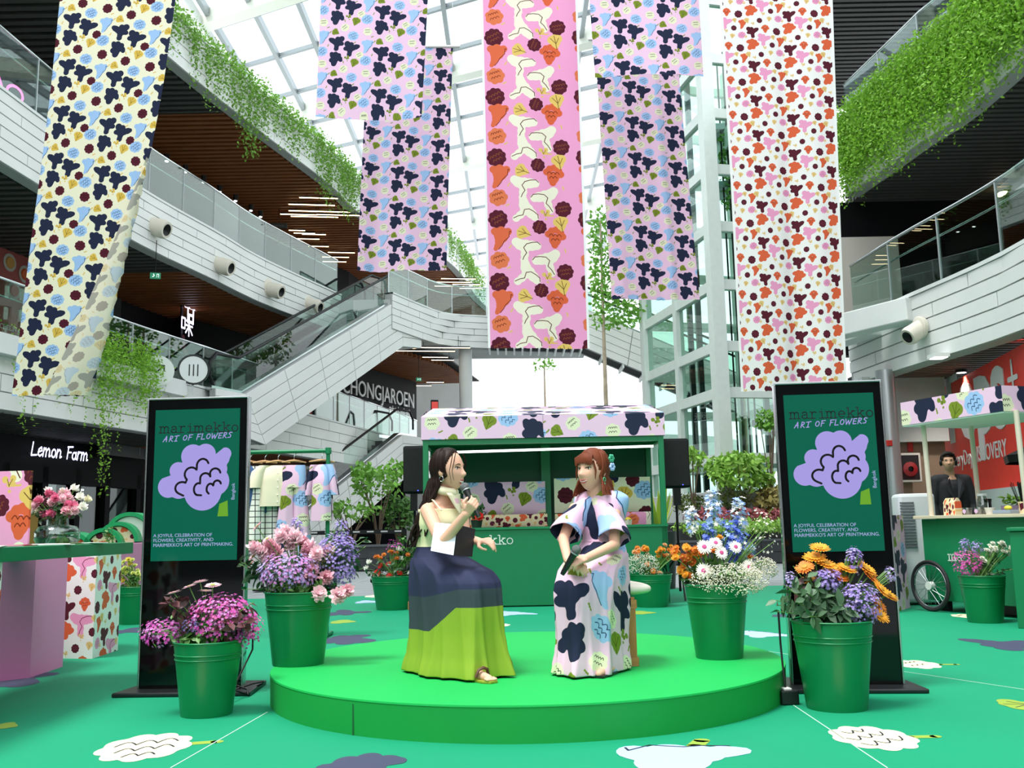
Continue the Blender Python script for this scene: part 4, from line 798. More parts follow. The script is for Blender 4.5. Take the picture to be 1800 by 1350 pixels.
banner('long lilac banner with navy blooms hanging behind the short right one', [(60, 1046, 1188), (136, 1049, 1194), (527, 1075, 1230)], 15.0, P_LILAC, GB, wave=.05, top=70, uoff=(.4, .5), folds=((.12, -.06, .08), (.7, -.08, .06)))
banner('white banner crowded with small maroon, orange and pink blooms at right', [(0, 1265, 1464), (330, 1285, 1476), (688, 1302, 1489)], 11.7, P_WHITE, GB, selv=.03, wave=.04, folds=((.56, .07, .08), (.8, -.04, .1)), uoff=(.2, .1))
# ------------------------------------------------------------------ carpet and its printed flowers
m_carp = mat('emerald_carpet', '#008a63', .75, var=.06, vscale=.7, bump=.06, bscale=300, spec=.35); m_stage = mat('stage_green', '#10a74d', .7, var=.04, vscale=1.5, bump=.05, bscale=300, spec=.3); m_stside = mat('stage_side_green', '#0a983f', .6, var=.05, vscale=2)
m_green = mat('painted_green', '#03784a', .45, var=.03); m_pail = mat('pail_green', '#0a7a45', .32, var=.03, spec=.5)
b = MB(); b.prism([(-9, 3), (8.5, 3), (8.5, 16), (-9, 14.6)], -.02, 0.)
carpet = b.build('floor_carpet', m_carp, label='emerald green event carpet printed with big flowers', cat='carpet')
q = MB()
for (a, e) in (((470, 1252), (300, 1350)), ((1250, 1130), (1800, 1212)), ((1395, 1240), (1560, 1350))):
    u, v = atZ(*a), atZ(*e); q = MB(); q.bar((u.x, u.y, .001), (v.x, v.y, .001), .006, .001); q.build('seam', mat('seam_white', '#b9d8c8', .8), carpet)
FL = {'c': mat('print_cream_floor', '#efe8bd', .75), 'n': mat('print_navy_floor', '#373c56', .75), 'b': mat('print_blue_floor', '#a4bde6', .75), 'o': mat('print_olive_floor', '#8aa53a', .75), 'k': mat('print_ink_floor', '#26283a', .75)}
for sh, px, py, wpx, col, rot, lines, stem in (('ruffle', 255, 1313, 168, 'c', -15, 1, (1.1, .28)), ('paw', 640, 1352, 150, 'n', 30, 0, None), ('tulip', 1205, 1326, 220, 'b', 120, 1, (.35, .75)), ('ruffle', 1535, 1297, 150, 'c', 170, 1, (1.15, -.0)), ('cloud', 1612, 1168, 86, 'c', 0, 1, (1.2, -.2)), ('leaf', 1795, 1239, 90, 'o', 80, 1, None), ('bird', 1768, 1132, 110, 'n', 100, 0, None), ('tulip', 1352, 1115, 90, 'b', 80, 1, None),
        ('paw', 612, 1125, 105, 'n', 60, 0, None), ('leaf', 604, 1093, 60, 'o', 80, 0, None), ('bird', 612, 1077, 75, 'n', 90, 0, None), ('cloud', 880, 1099, 40, 'c', 0, 1, None), ('tulip', 905, 1078, 80, 'b', 90, 0, None), ('paw', 22, 1197, 130, 'n', 50, 0, None), ('bird', 222, 1110, 70, 'n', 70, 0, None), ('leaf', 8, 1277, 60, 'o', 85, 0, None), ('cloud', 662, 1048, 50, 'c', 0, 0, None), ('tulip', 652, 1058, 55, 'b', 80, 0, None), ('leaf', 1130, 1077, 60, 'o', 80, 0, None), ('cloud', 1700, 1083, 60, 'c', 20, 1, None), ('leaf', 1573, 1146, 30, 'o', 60, 0, None), ('paw', 1385, 1083, 50, 'n', 40, 0, None)):
    p = atZ(px, py); s = wpx/FPX*p.y*.98; ST_ = 1.55; o = outline(sh, 60, s, rot); q = MB(); q.face([(x+p.x, y*ST_+p.y, .0015) for x, y in o])
    if stem: q.m[-1:] = [0]; ux, uy = stem; q.ribbon([(p.x+ux*s*.35, p.y+uy*s*.35), (p.x+ux*s*.62, p.y+uy*s*.62)], s*.14, .0012, 2, ax='z')
    if lines:
        for pl in SHAPES[sh][1]: ca, sa = math.cos(R(rot)), math.sin(R(rot)); q.ribbon([((a*ca-c*sa)*s+p.x, (a*sa+c*ca)*s*ST_+p.y) for a, c in pl], s*.022, .0025, 1, ax='z')
    q.build('printed_flower', [FL[col], FL['k'], FL['o']], carpet)
# ------------------------------------------------------------------ round stage
ST, SR, SH = Vector((.06, 6.27)), 1.585, .18
root = thing('round_stage', 'bright green round stage under the two seated women', 'stage', (ST.x, ST.y, 0)); q = MB(); q.lathe([(SR, .0), (SR+.004, SH-.006)], 120, cap0=False); q.build('side', m_stside, root, smooth=40)
q = MB(); q.lathe([(SR+.006, SH-.012), (SR+.004, SH-.003), (SR-.01, SH), (0.0, SH)], 120, cap0=False); q.build('top', m_stage, root, smooth=40)
for a in (R(-124), R(-20), R(120)): q = MB(); q.box((math.cos(a)*(SR+.001), math.sin(a)*(SR+.001), SH/2-.01), (.01, .004, SH-.02), rz=a+PI/2); q.build('seam', mat('stage_seam', '#0a5a2c', .8), root)
# ------------------------------------------------------------------ advertising screens
m_scr = mat('screen_green', '#03201a', .08, emit=.8, emcol='#066049', spec=.4); m_lil = mat('screen_lilac', '#1c1a2c', .2, emit=.85, emcol='#a79be2'); m_ink = mat('screen_ink', '#15151a', .3); m_bez = mat('gloss_black', '#030405', .06, spec=.4); m_slime = mat('screen_lime', '#10200a', .3, emit=.8, emcol='#6aa820'); m_scrw = mat('screen_text', '#10121c', .3, emit=.8, emcol='#a9b4ea'); m_base = mat('base_black', '#17191c', .35)
def kiosk(label, pL, pR, H, side):
    """pL/pR: plan of the front lower corners"""
    d = Vector((pR.x-pL.x, pR.y-pL.y)); W = d.length; rz = math.atan2(d.y, d.x); root = thing('digital_signboard', label, 'screen', ((pL.x+pR.x)/2, (pL.y+pR.y)/2, 0), rz)
    q = MB(); q.box((0, .03, .03+H/2), (W, .05, H)); q.build('casing', m_bez, root, bevel=.006)
    q = MB()
    for x in (-W/2-.004, W/2+.004): q.box((x, .03, .03+H/2), (.012, .064, H))
    q.box((0, .03, .03+H+.004), (W+.02, .064, .012)); q.build('silver_frame', m_chrome, root, bevel=.003)
    q = MB(); q.prism([(-W*.66, -.15), (W*.66, -.15), (W*.6, .32), (-W*.6, .32)], 0, .028); q.build('base_plate', m_base, root, bevel=.008)
    sw, z1, z0 = W*.855, .03+H*.962, .03+H*.43; sh = z1-z0; q = MB(); q.box((0, .003, (z0+z1)/2), (sw, .004, sh)); scr = q.build('screen', m_scr, root)
    y = -.0005; q = MB(); k = sw*.9/width_of(SLAB, 'marimekko', 1.); letters(q, SLAB, 'marimekko', -sw*.45, z1-sh*.155, k*1.05, k*.075, 0, y); q.build('slab_lettering', m_ink, scr)
    q = MB(); t = 'ART OF FLOWERS'; k = sw*.84/width_of(HAND, t, 1., .1); xx = -sw*.40; zz = z1-sh*.215
    for wd__ in t.split(' '): q = MB(); xx = letters(q, HAND, wd__, xx, zz, k*.98, k*.1, .25, y-.0006, 0, k*.026, .1)+k*.45; zz += k*.026*(len(wd__)+1); q.build('script_word', m_lil, scr)
    s = sw*.95; cx, cz = -.0*sw, z0+sh*.535; cs = [(-.36, -.1, .145), (-.24, .11, .115), (-.05, .3, .155), (.12, .32, .14), (.385, .32, .085), (.36, .25, .085), (.3, .12, .12), (.1, -.17, .25), (.26, -.04, .19), (-.08, .0, .24), (.1, .12, .24), (-.22, -.12, .14)]
    q = MB(); q.face([(x*s*.92+cx, y, z*s*.92+cz) for x, z in outline(cs, 120)]); q.build('lilac_flower', m_lil, scr)
    q = MB()
    for pl in ([(-.16, -.22)]+arc(-.18, -.12, .09, .08, 240, 60)+arc(-.06, .06, .09, .09, 230, 40)+arc(.09, .17, .08, .09, 190, 20), [(.08, -.22)]+arc(.04, -.14, .06, .08, 250, 70)+arc(.13, .0, .07, .07, 190, 20)+arc(.26, .06, .07, .07, 170, 10), [(.18, -.2)]+arc(.2, -.14, .05, .07, 210, 40)+arc(.29, -.08, .05, .05, 160, 10)): q = MB(); q.ribbon([(x*s*.92+cx, z*s*.92+cz) for x, z in pl], s*.026, y-.0008); q.build('flower_line', m_ink, scr)
    q = MB(); q.add([(cx+s*.3, y-.0004, cz-s*.31), (cx+s*.4, y-.0004, cz-s*.27), (cx+s*.41, y-.0004, cz-s*.46), (cx+s*.28, y-.0004, cz-s*.46)], [(0, 1, 2, 3)]); q.build('stem', m_slime, scr)
    tm = textmesh('A JOYFUL CELEBRATION OF\nFLOWERS, CREATIVITY, AND\nMARIMEKKO\'S ART OF PRINTMAKING.', .04, m_scrw, scr, loc=(-sw*.475, y, z0+sh*.155)); w_ = max(v.co.x for v in tm.data.vertices); k = sw*.93/w_; tm.scale = (k, k, 1)
    tm = textmesh('Bangkok', .032, m_scrw, scr, loc=(sw*.46, y-.001, z0+sh*.39), rot=(PI/2, -PI/2, 0), name='side_lettering')
    return root
kl0, kl1 = atZ(243, 1211, .03), atZ(425, 1192, .03); kl1 = atY(424, 1200, kl0.y-.03)
kr1 = atZ(1588, 1203, .03); kr0 = atY(1395, 1207, kr1.y+.06)
HL = atY(262, 703, kl0.y).z-.03; HR = atY(1548, 670, kr1.y).z-.03
kiosk('tall black screen showing a lilac flower, left of the stage', kl0, kl1, HL, 1); kiosk('tall black screen showing a lilac flower, right of the stage', kr0, kr1, HR, -1)
# ------------------------------------------------------------------ green stall with flowered awning
BY = 12.5; bx0, bx1 = atY(744, 900, BY).x, atY(1172, 900, BY).x; bw = bx1-bx0; bxc = (bx0+bx1)/2
stall = thing('market_stall', 'green market stall with flowered awning behind the two women', 'stall', (bxc, BY, 0), R(.3)); hw = bw/2
q = MB(); q.box((0, .02, .5), (bw, .04, .97)); q.box((-hw+.02, .35, .5), (.04, .62, .97)); q.box((hw-.02, .35, .5), (.04, .62, .97)); q.build('counter', m_green, stall, bevel=.004)
q = MB(); q.box((0, .34, 1.0), (bw+.02, .72, .03)); q.build('countertop', m_green, stall)
for x in (-hw+.035, hw-.035):
    for y in (.035, 1.2): q = MB(); q.box((x, y, 1.09), (.07, .07, 2.18)); q.build('post', m_green, stall)
q = MB(); q.box((atY(962, 900, BY+1.1).x-bxc, 1.16, 1.4), (.13, .06, 1.6)); q.build('post', m_green, stall)
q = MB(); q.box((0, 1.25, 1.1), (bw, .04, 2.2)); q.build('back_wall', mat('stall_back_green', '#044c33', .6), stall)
q = MB()
for x in (-hw+.02, hw-.02): q.box((x, .65, 2.14), (.05, 1.2, .07))
q.box((0, .03, 2.14), (bw, .05, .08)); q.box((0, .62, 2.17), (bw, 1.2, .02)); q.build('roof_frame', m_green, stall)
def quad_uv(b, pts, uvs, mi=0):
    if b.uv is None: b.uv = []
    b.add(pts, [tuple(range(len(pts)))], mi); b.uv.extend(uvs)
z0, z1, zr, dr = 2.17, 2.47, 2.74, 1.25; q = MB(); W2 = hw+.02
quad_uv(q, [(-W2, -.02, z0), (0, -.02, z0), (0, -.02, z1), (-W2, -.02, z1)], [(0, 0), (W2, 0), (W2, .3), (0, .3)])
quad_uv(q, [(.004, -.02, z0), (W2, -.02, z0), (W2, -.02, z1), (.004, -.02, z1)], [(2.3, .4), (2.3+W2, .4), (2.3+W2, .7), (2.3, .7)])
for sx in (-1, 1): quad_uv(q, [(sx*W2, -.02, z0), (sx*W2, dr, z0), (sx*W2, dr, zr), (sx*W2, -.02, z1)], [(0, 0), (1.2, 0), (1.2, .55), (0, .3)])
q.build('valance', P_LILAC_BOARD, stall)
q = MB(); quad_uv(q, [(-W2, -.02, z1), (W2, -.02, z1), (W2-.06, dr, zr), (-W2+.06, dr, zr)], [(0, 0), (2*W2, 0), (2*W2, 1.3), (0, 1.3)]); quad_uv(q, [(-W2+.06, dr, zr), (W2-.06, dr, zr), (W2, dr+.02, z0), (-W2, dr+.02, z0)], [(0, 0), (3, 0), (3, .5), (0, .5)]); q.build('roof_cloth', P_LILAC_BOARD, stall)
a = atY(800, 797, BY+.25).x-bxc; q = MB(); q.bar((a-.05, .25, 2.02), (hw-.1, .25, 2.05), .03, .03); q.build('light_tube', mat('tube_white', '#ffffff', emit=2.5), stall)
m_white = mat('white_vinyl', '#e8efe8', .5); q = MB(); k = .98/width_of(SLAB, 'marimekko', 1.); xk = atY(906, 950, BY).x-bxc; letters(q, SLAB, 'marimekko', xk-1.0, atY(900, 956, BY).z, k, k*.085, 0, -.004); q.build('slab_lettering', m_white, stall)
def panel(label, px0, py0, px1, py1, Y, mt, name='cushion', cat='cushion', us=1.2, puff=.05, lean=-.06, group=None):
    a, e = atY(px0, py1, Y), atY(px1, py0, Y); w, h = e.x-a.x, e.z-a.z; b = MB(); nx, nz = 14, 10; b.uv = []
    for sgn in (-1, 1):
        k = len(b.v)
        for j in range(nz+1):
            for i in range(nx+1):
                u, v = i/nx, j/nz; t = puff*(max(0, math.sin(PI*u))*max(0, math.sin(PI*v)))**.35; b.v.append(((u-.5)*w, sgn*t-lean*v*h*-1, v*h)); b.uv.append((u*us, v*us*h/w))
        for j in range(nz):
            for i in range(nx):
                f = (k+j*(nx+1)+i, k+j*(nx+1)+i+1, k+(j+1)*(nx+1)+i+1, k+(j+1)*(nx+1)+i); b.f.append(f if sgn < 0 else f[::-1]); b.m.append(0)
    return b.build(name, mt, smooth=60, loc=((a.x+e.x)/2, Y, a.z), label=label, cat=cat, group=group)
panel('large lilac flowered cushion on the stall shelf, left bay', 815, 846, 958, 906, BY+1.05, P_LILAC_BAG)
panel('large cream flowered cushion on the stall shelf, right bay', 975, 838, 1142, 902, BY+1.05, P_CREAM_BAG)
panel('long sand coloured flowered cushion low in the left bay of the stall', 826, 903, 962, 931, BY+.85, P_SAND_BAG, us=1.6)
panel('small maroon flowered cushion low in the right bay of the stall', 976, 902, 1050, 931, BY+.85, P_SAND_BAG, us=.5)
panel('coral red cushion low in the right bay of the stall', 1098, 899, 1144, 931, BY+.85, print_mat('coral_canvas', T_PINK, (1.9, 1.4)), us=.9)
p = atY(1104, 929, BY+.3); t = thing('snack_box', 'small striped box with yellow filling on the stall counter', 'box', (p.x, p.y, 1.015)); q = MB(); q.lathe([(.05, 0), (.06, .07)], 4, cap1=True); q.build('box', mat('stripe_box', '#e9d9cf', .6), t); q = MB(); q.ball((0, 0, .07), (.05, .05, .03), 10, 6); q.build('filling', mat('snack_yellow', '#d9b93a', .6), t)
# ------------------------------------------------------------------ loudspeakers on stands
def speaker(label, px0, py0, px1, py1, Y):
    a, e = atY(px0, py1, Y), atY(px1, py0, Y); w, h = e.x-a.x, e.z-a.z; t = thing('loudspeaker', label, 'speaker', ((a.x+e.x)/2, Y, a.z)); q = MB(); q.prism([(-w/2, 0), (w/2, 0), (w*.36, .3), (-w*.36, .3)], 0, h); q.build('cabinet', mat('speaker_black', '#0b0b0d', .65, spec=.2), t, bevel=.03)
    q = MB(); q.box((0, -.004, h/2), (w*.9, .012, h*.92)); q.build('grille', mat('grille_black', '#121214', .8, bump=.4, bscale=200), t, bevel=.01); q = MB(); q.ball((w*.2, -.012, h*.06), .008, 8, 5); q.build('power_light', mat('led_blue', '#4a55ff', emit=3), t)
    s = thing('speaker_stand', label.replace('loudspeaker', 'tripod stand under the loudspeaker').replace('black', 'thin black', 1), 'stand', ((a.x+e.x)/2, Y+.12, 0)); q = MB(); q.tube([(0, 0, .1), (0, 0, a.z)], .018, 8); q.build('pole', m_black, s)
    q = MB(); q.tube([(0, 0, .55), (0, 0, .75)], .03, 8); q.build('collar', m_black, s)
    for k in range(3): c, sn = math.cos(k*2.09+.5), math.sin(k*2.09+.5); q = MB(); q.tube([(0, 0, .62), (c*.45, sn*.45, .012)], .013, 6); q.build('leg', m_black, s); 
    q = MB(); q.box((0, -.05, a.z-.12), (.1, .1, .24)); q.build('bracket', m_black, s)
speaker('black loudspeaker left of the stall awning', 708, 783, 746, 868, 13.4); speaker('black loudspeaker right of the stall awning', 1166, 770, 1211, 858, 13.2)
# ------------------------------------------------------------------ wooden crates used as seats, cushions on them
m_wood = mat('crate_pine', '#b07a46', .6, var=.2, vscale=5, stretch=(12, 12, 1.2), bump=.1, bscale=30); m_woodh = mat('crate_pine_rail', '#b98450', .6, var=.18, vscale=5, stretch=(1.2, 12, 12))
def crate(label, c, w, d, h, rz):
    t = thing('wooden_crate', label, 'crate', c, rz)
    for s in (-1, 1):
        n = 3
        for i in range(n): q = MB(); q.box((-w/2+w*(i+.5)/n, s*(d/2-.012), h/2), (w/n-.006, .018, h-.06)); q.build('slat', m_wood, t, bevel=.002)
        for i in range(n): q = MB(); q.box((s*(w/2-.012), -d/2+d*(i+.5)/n, h/2), (.018, d/n-.006, h-.06)); q.build('slat', m_wood, t, bevel=.002)
        for z in (.025, h-.04):
            q = MB(); q.box((0, s*(d/2+.002), z), (w+.01, .02, .05)); q.build('rail', m_woodh, t, bevel=.002)
            q = MB(); q.box((s*(w/2+.002), 0, z), (.02, d+.02, .05)); q.build('rail', m_wood, t, bevel=.002)
        for x in (-1, 1): q = MB(); q.box((x*(w/2-.02), s*(d/2+.001), h/2), (.045, .02, h-.1)); q.build('corner_post', m_wood, t, bevel=.002)
        q = MB(); q.bar((-w/2+.05, s*(d/2+.003), .06), (w/2-.05, s*(d/2+.003), h-.08), .018, .045, up=(0, 1, 0)); q.build('brace', m_wood, t, bevel=.002)
    for i in range(4): q = MB(); q.box((0, -d/2+d*(i+.5)/4, h-.008), (w, d/4-.006, .018)); q.build('top_board', m_woodh, t, bevel=.002)
pc = atZ(1117, 1172, SH); CRR = Vector((pc.x-.2, pc.y+.19, SH)); crate('wooden crate seat under the woman in the flowered dress', CRR, .4, .36, .4, R(4))
pc = atZ(724, 1176, SH); CRL = Vector((pc.x+.2, pc.y+.19, SH)); crate('wooden crate seat under the woman in the colour-block dress', CRL, .4, .36, .41, R(-4))
m_cush = mat('cream_cushion', '#e6e0d2', .85, var=.04)
def pillow(label, c, w, d, h, rz=0):
    b = MB(); b.ball((0, 0, 0), (1, 1, 1), 28, 16)
    def sq(v): x, y, z = v; r = max(abs(x), abs(y), 1e-6); l = math.hypot(x, y); k = (l/r)**.75 if l > 1e-6 else 1; return (x*k*w/2, y*k*d/2, math.copysign(abs(z)**.7, z)*h/2)
    b.v = [sq(v) for v in b.v]; return b.build('seat_cushion', m_cush, smooth=80, loc=c, rz=rz, label=label, cat='cushion')
pillow('cream cushion on the right crate', CRR+Vector((.08, .02, .445)), .48, .4, .09, R(8)); pillow('cream cushion on the left crate', CRL+Vector((.04, .02, .455)), .44, .38, .09, R(-5))
# ------------------------------------------------------------------ power block and cables beside the right screen
p = atZ(1389, 1240, 0); t = thing('power_block', 'small black power block with white plug beside the stage', 'power block', (p.x, p.y+.06, 0), .1); q = MB(); q.box((0, 0, .04), (.1, .12, .075)); q.build('housing', m_base, t, bevel=.006); q = MB(); q.box((-.005, -.01, .082), (.045, .06, .012)); q.build('plug', mat('plug_white', '#dcdcdc', .5), t, bevel=.003)
q = MB(); q.tube([(-.005, 0, .085), (0, .02, .14), (.01, .06, .2), (.02, .1, .32), (.03, .13, .5)], .006, 6); q.build('lead', m_black, t, smooth=60)
p = atZ(425, 1225, 0); q = MB(); pts = [Vector((p.x+.1*math.sin(i*.9)-.02*i*.3, p.y+.25-.03*i, .012+.05*abs(math.sin(i*.7)))) for i in range(16)]+[Vector((p.x-.02, p.y+.3, .25)), Vector((p.x-.03, p.y+.34, .45))]; q.tube(pts, .006, 6); q.build('power_cable', m_black, smooth=60, label='tangle of black cable beside the left screen', cat='cable')
# ------------------------------------------------------------------ left table, its folded legs, board and cards
tz = .957; t0, t1 = atY(0, 962, 5.15), atY(236, 953, 7.05); TX = -2.79
tab = thing('display_table', 'green topped display table on folded floral legs at far left', 'table', (TX-.45, 5.6, 0)); q = MB(); q.box((0, -.15, tz-.04), (.9, 3.2, .08)); q.build('tabletop', m_green, tab, bevel=.004)
m_pinkb = mat('pink_board', '#f291c8', .55)
def prismleg(pts, m, uvw=None):
    o0 = tab.location; b = MB(); b.uv = []; s = 0
    for (a, e) in zip(pts, pts[1:]+pts[:1]):
        l = (e-a).length; k = len(b.v); b.v += [(a.x-o0.x, a.y-o0.y, 0), (e.x-o0.x, e.y-o0.y, 0), (e.x-o0.x, e.y-o0.y, tz-.08), (a.x-o0.x, a.y-o0.y, tz-.08)]; b.f.append((k, k+1, k+2, k+3)); b.m.append(0); b.uv += [(s, 0), (s+l, 0), (s+l, tz-.08), (s, tz-.08)]; s += l
    return b.build('leg_panel', m, tab)
a, e, f = atZ(52, 1192), atZ(110, 1172), atZ(-60, 1205); prismleg([xy(f), xy(a), xy(e), xy(e)+Vector((-.5, .25)), xy(f)+Vector((-.3, .2))], m_pinkb)
a, e, f = atZ(113, 1157), atZ(162, 1158), atZ(207, 1143); prismleg([xy(a)+Vector((-.1, 0)), xy(e), xy(f), xy(f)+Vector((-.4, .3)), xy(a)+Vector((-.5, .3))], P_WHITE_BOARD)
a = atZ(-40, 1290); prismleg([xy(a)+Vector((-.35, 0)), xy(a)+Vector((0, -.2)), xy(a)+Vector((0, .15)), xy(a)+Vector((-.5, .2))], P_WHITE_BOARD)
a, e = atY(48, 955, 6.2), atY(55, 827, 6.2); b = MB(); w = .62; h = e.z-tz; b.uv = []
P8 = [(-w, 0, 0), (0, 0, 0), (0, 0, h), (-w, 0, h), (-w, .02, 0), (0, .02, 0), (0, .02, h), (-w, .02, h)]; b.v = P8; b.f = [(0, 1, 2, 3), (5, 4, 7, 6), (1, 5, 6, 2), (3, 2, 6, 7), (4, 0, 3, 7)]; b.m = [0]*5; b.uv = [(x+.75, z+.26) for x, y, z in P8]
b.build('print_board', P_PINK_BOARD, loc=(a.x, a.y, tz), rz=R(-6), label='pink board with orange blooms standing on the left table', cat='board')
cards = [('#e9e4df', 0), ('#d8a9b8', 0), ('#a83a3a', 0), ('#f0efec', 0), ('#5d7a3a', 0), ('#e7c9d4', 0), ('#f3f1ee', 0), ('#efeae2', 0)]
for i, (px, lab) in enumerate(((12, 'green and white printed card, first from the left edge of the table'), (45, 'pink printed card on the left table'), (78, 'dark red printed card on the left table'), (105, 'white card under the glass vase edge'), (150, 'white card right of the middle of the left table'), (128, 'pale pink card before the glass vase'), (165, 'cream card near the far end of the left table'))):
    Y = 5.15+1.9*px/236; x = TX-.08-.07*(i % 3); q = MB(); q.box((0, 0, 0), (.15, .21, .004)); q.box((.01, .02, .004), (.14, .2, .003)); q.build('print_card', mat('card_%d' % i, cards[i][0], .6), loc=(x, Y, tz+.003), rz=R(20+37*i), label=lab, cat='card', group='printed cards on the left table')
# ------------------------------------------------------------------ wavy green display cart behind the table
c = atZ(214, 1086); wc = thing('wave_display_cart', 'pink display cart with wavy green hood behind the left table', 'cart', (c.x, c.y+.3, 0), R(8))
q = MB(); q.box((-.35, .25, .52), (1.3, .5, .78)); q.build('body', mat('cart_pink', '#b67a9c', .6), wc, bevel=.01)
q = MB(); q.lathe([(.3, -.5), (.3, .3)], 32, cap1=True); q.v = [(x*1.05+.0, z+.2, y*.62+.18) for x, y, z in q.v]; q.build('base_skirt', m_green, wc, smooth=40)
for i, (px, py, r, yy) in enumerate(((235, 900, .3, .3), (212, 917, .26, .12), (185, 928, .24, .0), (130, 935, .3, .0))):
    pt = atY(px, py, c.y+.3+yy); x0 = pt.x-wc.location.x; zt = pt.z; q = MB(); pr = [(r*math.cos(a), r*math.sin(a)) for a in [PI*k/16 for k in range(17)]]; pi_ = [((r-.05)*math.cos(a), (r-.05)*math.sin(a)) for a in [PI*(16-k)/16 for k in range(17)]]
    q.prism(pr+pi_, yy-.02, yy+.42, axis='y', c=(x0, 0, zt-r)); q.build('hood_arch', mat('hood_green', '#0a9a5c', .5), wc, smooth=30)
    q = MB(); q.uv = []; n = 14; rr = r-.06
    for k in range(n+1): a = PI*k/n; q.v.append((x0+rr*math.cos(a), yy+.02, zt-r+rr*math.sin(a))); q.uv.append((rr*math.cos(a)*1.2, rr*math.sin(a)*1.2))
    for (x, z) in ((x0-rr, .91), (x0+rr, .91)): q.v.append((x, yy+.02, z)); q.uv.append(((x-x0)*1.2, (z-zt+r)*1.2))
    q.f = [tuple(range(n+1))+(n+1, n+2)]; q.m = [0]; q.build('cloth_lining', P_SAND_BAG if i != 0 else mat('grid_backing', '#dfe3dc', .8), wc)
m_txt = mat('cart_text', '#efe6ea', .5); q = MB(); k = .11; letters(q, SLAB, 'kko', .06, .46, k*1.3, .013, 0, -.004); q.build('slab_lettering', m_txt, wc); textmesh('rs26', .085, m_txt, wc, loc=(.0, -.004, .33)); textmesh('thailand', .085, m_txt, wc, loc=(0.0, -.004, .22), sx=.85)
q = MB(); q.tube([(.28, -.02, .16), (.28, .03, .16)], .15, 24); q.build('wheel', m_black, wc, smooth=40)
# ------------------------------------------------------------------ clothes rack
RY = 9.4; x0, x1 = atY(330, 793, RY).x, atY(577, 793, RY).x; zb = atY(500, 794, RY).z; rk = thing('clothes_rack', 'green clothes rail with five garments right of the left screen', 'clothes rack', ((x0+x1)/2, RY, 0)); hwk = (x1-x0)/2
q = MB(); q.tube([(-hwk, 0, zb), (hwk+.03, 0, zb)], .02, 10); q.build('rail', m_green, rk, smooth=40)
for x in (-hwk, hwk): q = MB(); q.tube([(x, 0, 0), (x, 0, zb)], .02, 10); q.build('post', m_green, rk, smooth=40); q = MB(); q.tube([(x, -.25, .02), (x, .25, .02)], .02, 8); q.build('foot', m_green, rk, smooth=40); q = MB(); q.tube([(x, 0, zb-.03), (x, 0, zb+.03)], .03, 10); q.build('joint', m_green, rk, smooth=40)
m_hang = mat('hanger_wood', '#c89a6a', .5); m_denim = mat('denim', '#2f4f7d', .85, var=.2, vscale=8); m_cream = mat('cream_cotton', '#e4dcc0', .85, var=.04)
mg = bpy.data.materials.new('grid_cloth'); mg.use_nodes = True; N_ = mg.node_tree.nodes; uvn = N_.new('ShaderNodeUVMap'); uvn.uv_map = 'UVMap'; br = N_.new('ShaderNodeTexBrick'); br.offset = 0; br.inputs['Scale'].default_value = 9; br.inputs['Mortar Size'].default_value = .035; br.inputs['Brick Width'].default_value = .5; br.inputs['Row Height'].default_value = .5; br.inputs['Mortar Smooth'].default_value = 0
for i_, c_ in ((1, '#e6e6dc'), (2, '#e6e6dc'), (3, '#1c1d22')): br.inputs[i_].default_value = (*lin(c_), 1)
mg.node_tree.links.new(uvn.outputs[0], br.inputs[0]); mg.node_tree.links.new(br.outputs[0], N_['Principled BSDF'].inputs[0]); N_['Principled BSDF'].inputs['Roughness'].default_value = .85
def hanger(px, label, w=.36, rz=.5):
    x = atY(px, 800, RY).x; t = thing('clothes_hanger', label, 'hanger', (x, RY, zb), rz, 'wooden hangers on the green rail'); q = MB(); q.tube([(0, 0, .022), (.012, 0, .01), (.02, 0, -.02), (0, 0, -.05), (0, 0, -.09)], .004, 5); q.build('hook', m_chrome, t); q = MB(); q.tube([(-w/2, 0, -.108), (-w/5, 0, -.095), (0, 0, -.09), (w/5, 0, -.095), (w/2, 0, -.108)], [.007, .012, .014, .012, .007], 6); q.build('bar', m_hang, t, smooth=60)
    return x
def cloth_tube(secs, n=36, fold=.0, nf=7, seed=0):
    """secs: (z, half width, half depth, dx); closed drape with vertical folds"""
    b = MB(); b.uv = []; k = len(secs)
    for i, (z, a, c, dx) in enumerate(secs):
        per = 0; pv = None
        for j in range(n):
            w = 2*PI*j/n; f = 1+fold*(i/(k-1))*math.sin(w*nf+seed)+fold*.5*math.sin(w*3+seed*2)*(i/(k-1)); x, y = dx+a*f*math.cos(w), c*f*math.sin(w); b.v.append((x, y, z))
            if pv: per += math.hypot(x-pv[0], y-pv[1])
            pv = (x, y); b.uv.append((x if y < 0 else x+.37, z))
    b.f = [(i*n+j, i*n+(j+1) % n, (i+1)*n+(j+1) % n, (i+1)*n+j) for i in range(k-1) for j in range(n)]; b.m = [0]*len(b.f); return b
for px, lab in ((440, 'wooden hanger holding the denim top'), (466, 'wooden hanger holding the checked trousers'), (489, 'wooden hanger holding the cream blouse'), (517, 'wooden hanger holding the flowered trousers'), (566, 'wooden hanger holding the flowered shirt')): hanger(px, lab, .24 if px != 566 else .26)
def garment(name, label, cat, px, b, m, rz=.35, extra=None, dy=0):
    x = atY(px, 800, RY).x; t = thing(name, label, cat, (x, RY+dy, zb-.135), rz, None); b.build('body', m, t, smooth=70)
    if extra: extra(t)
    return t
def sleeves(m, l=.25, w=.06, sx=.2):
    def f(t):
        for s in (-1, 1): q = cloth_tube([(0.0, .05, .04, s*sx*.75), (-.06, w, .05, s*(sx+.01)), (-l, w, .055, s*(sx+.05))], 20, .04, 4); q.build('sleeve', m, t, smooth=70)
    return f
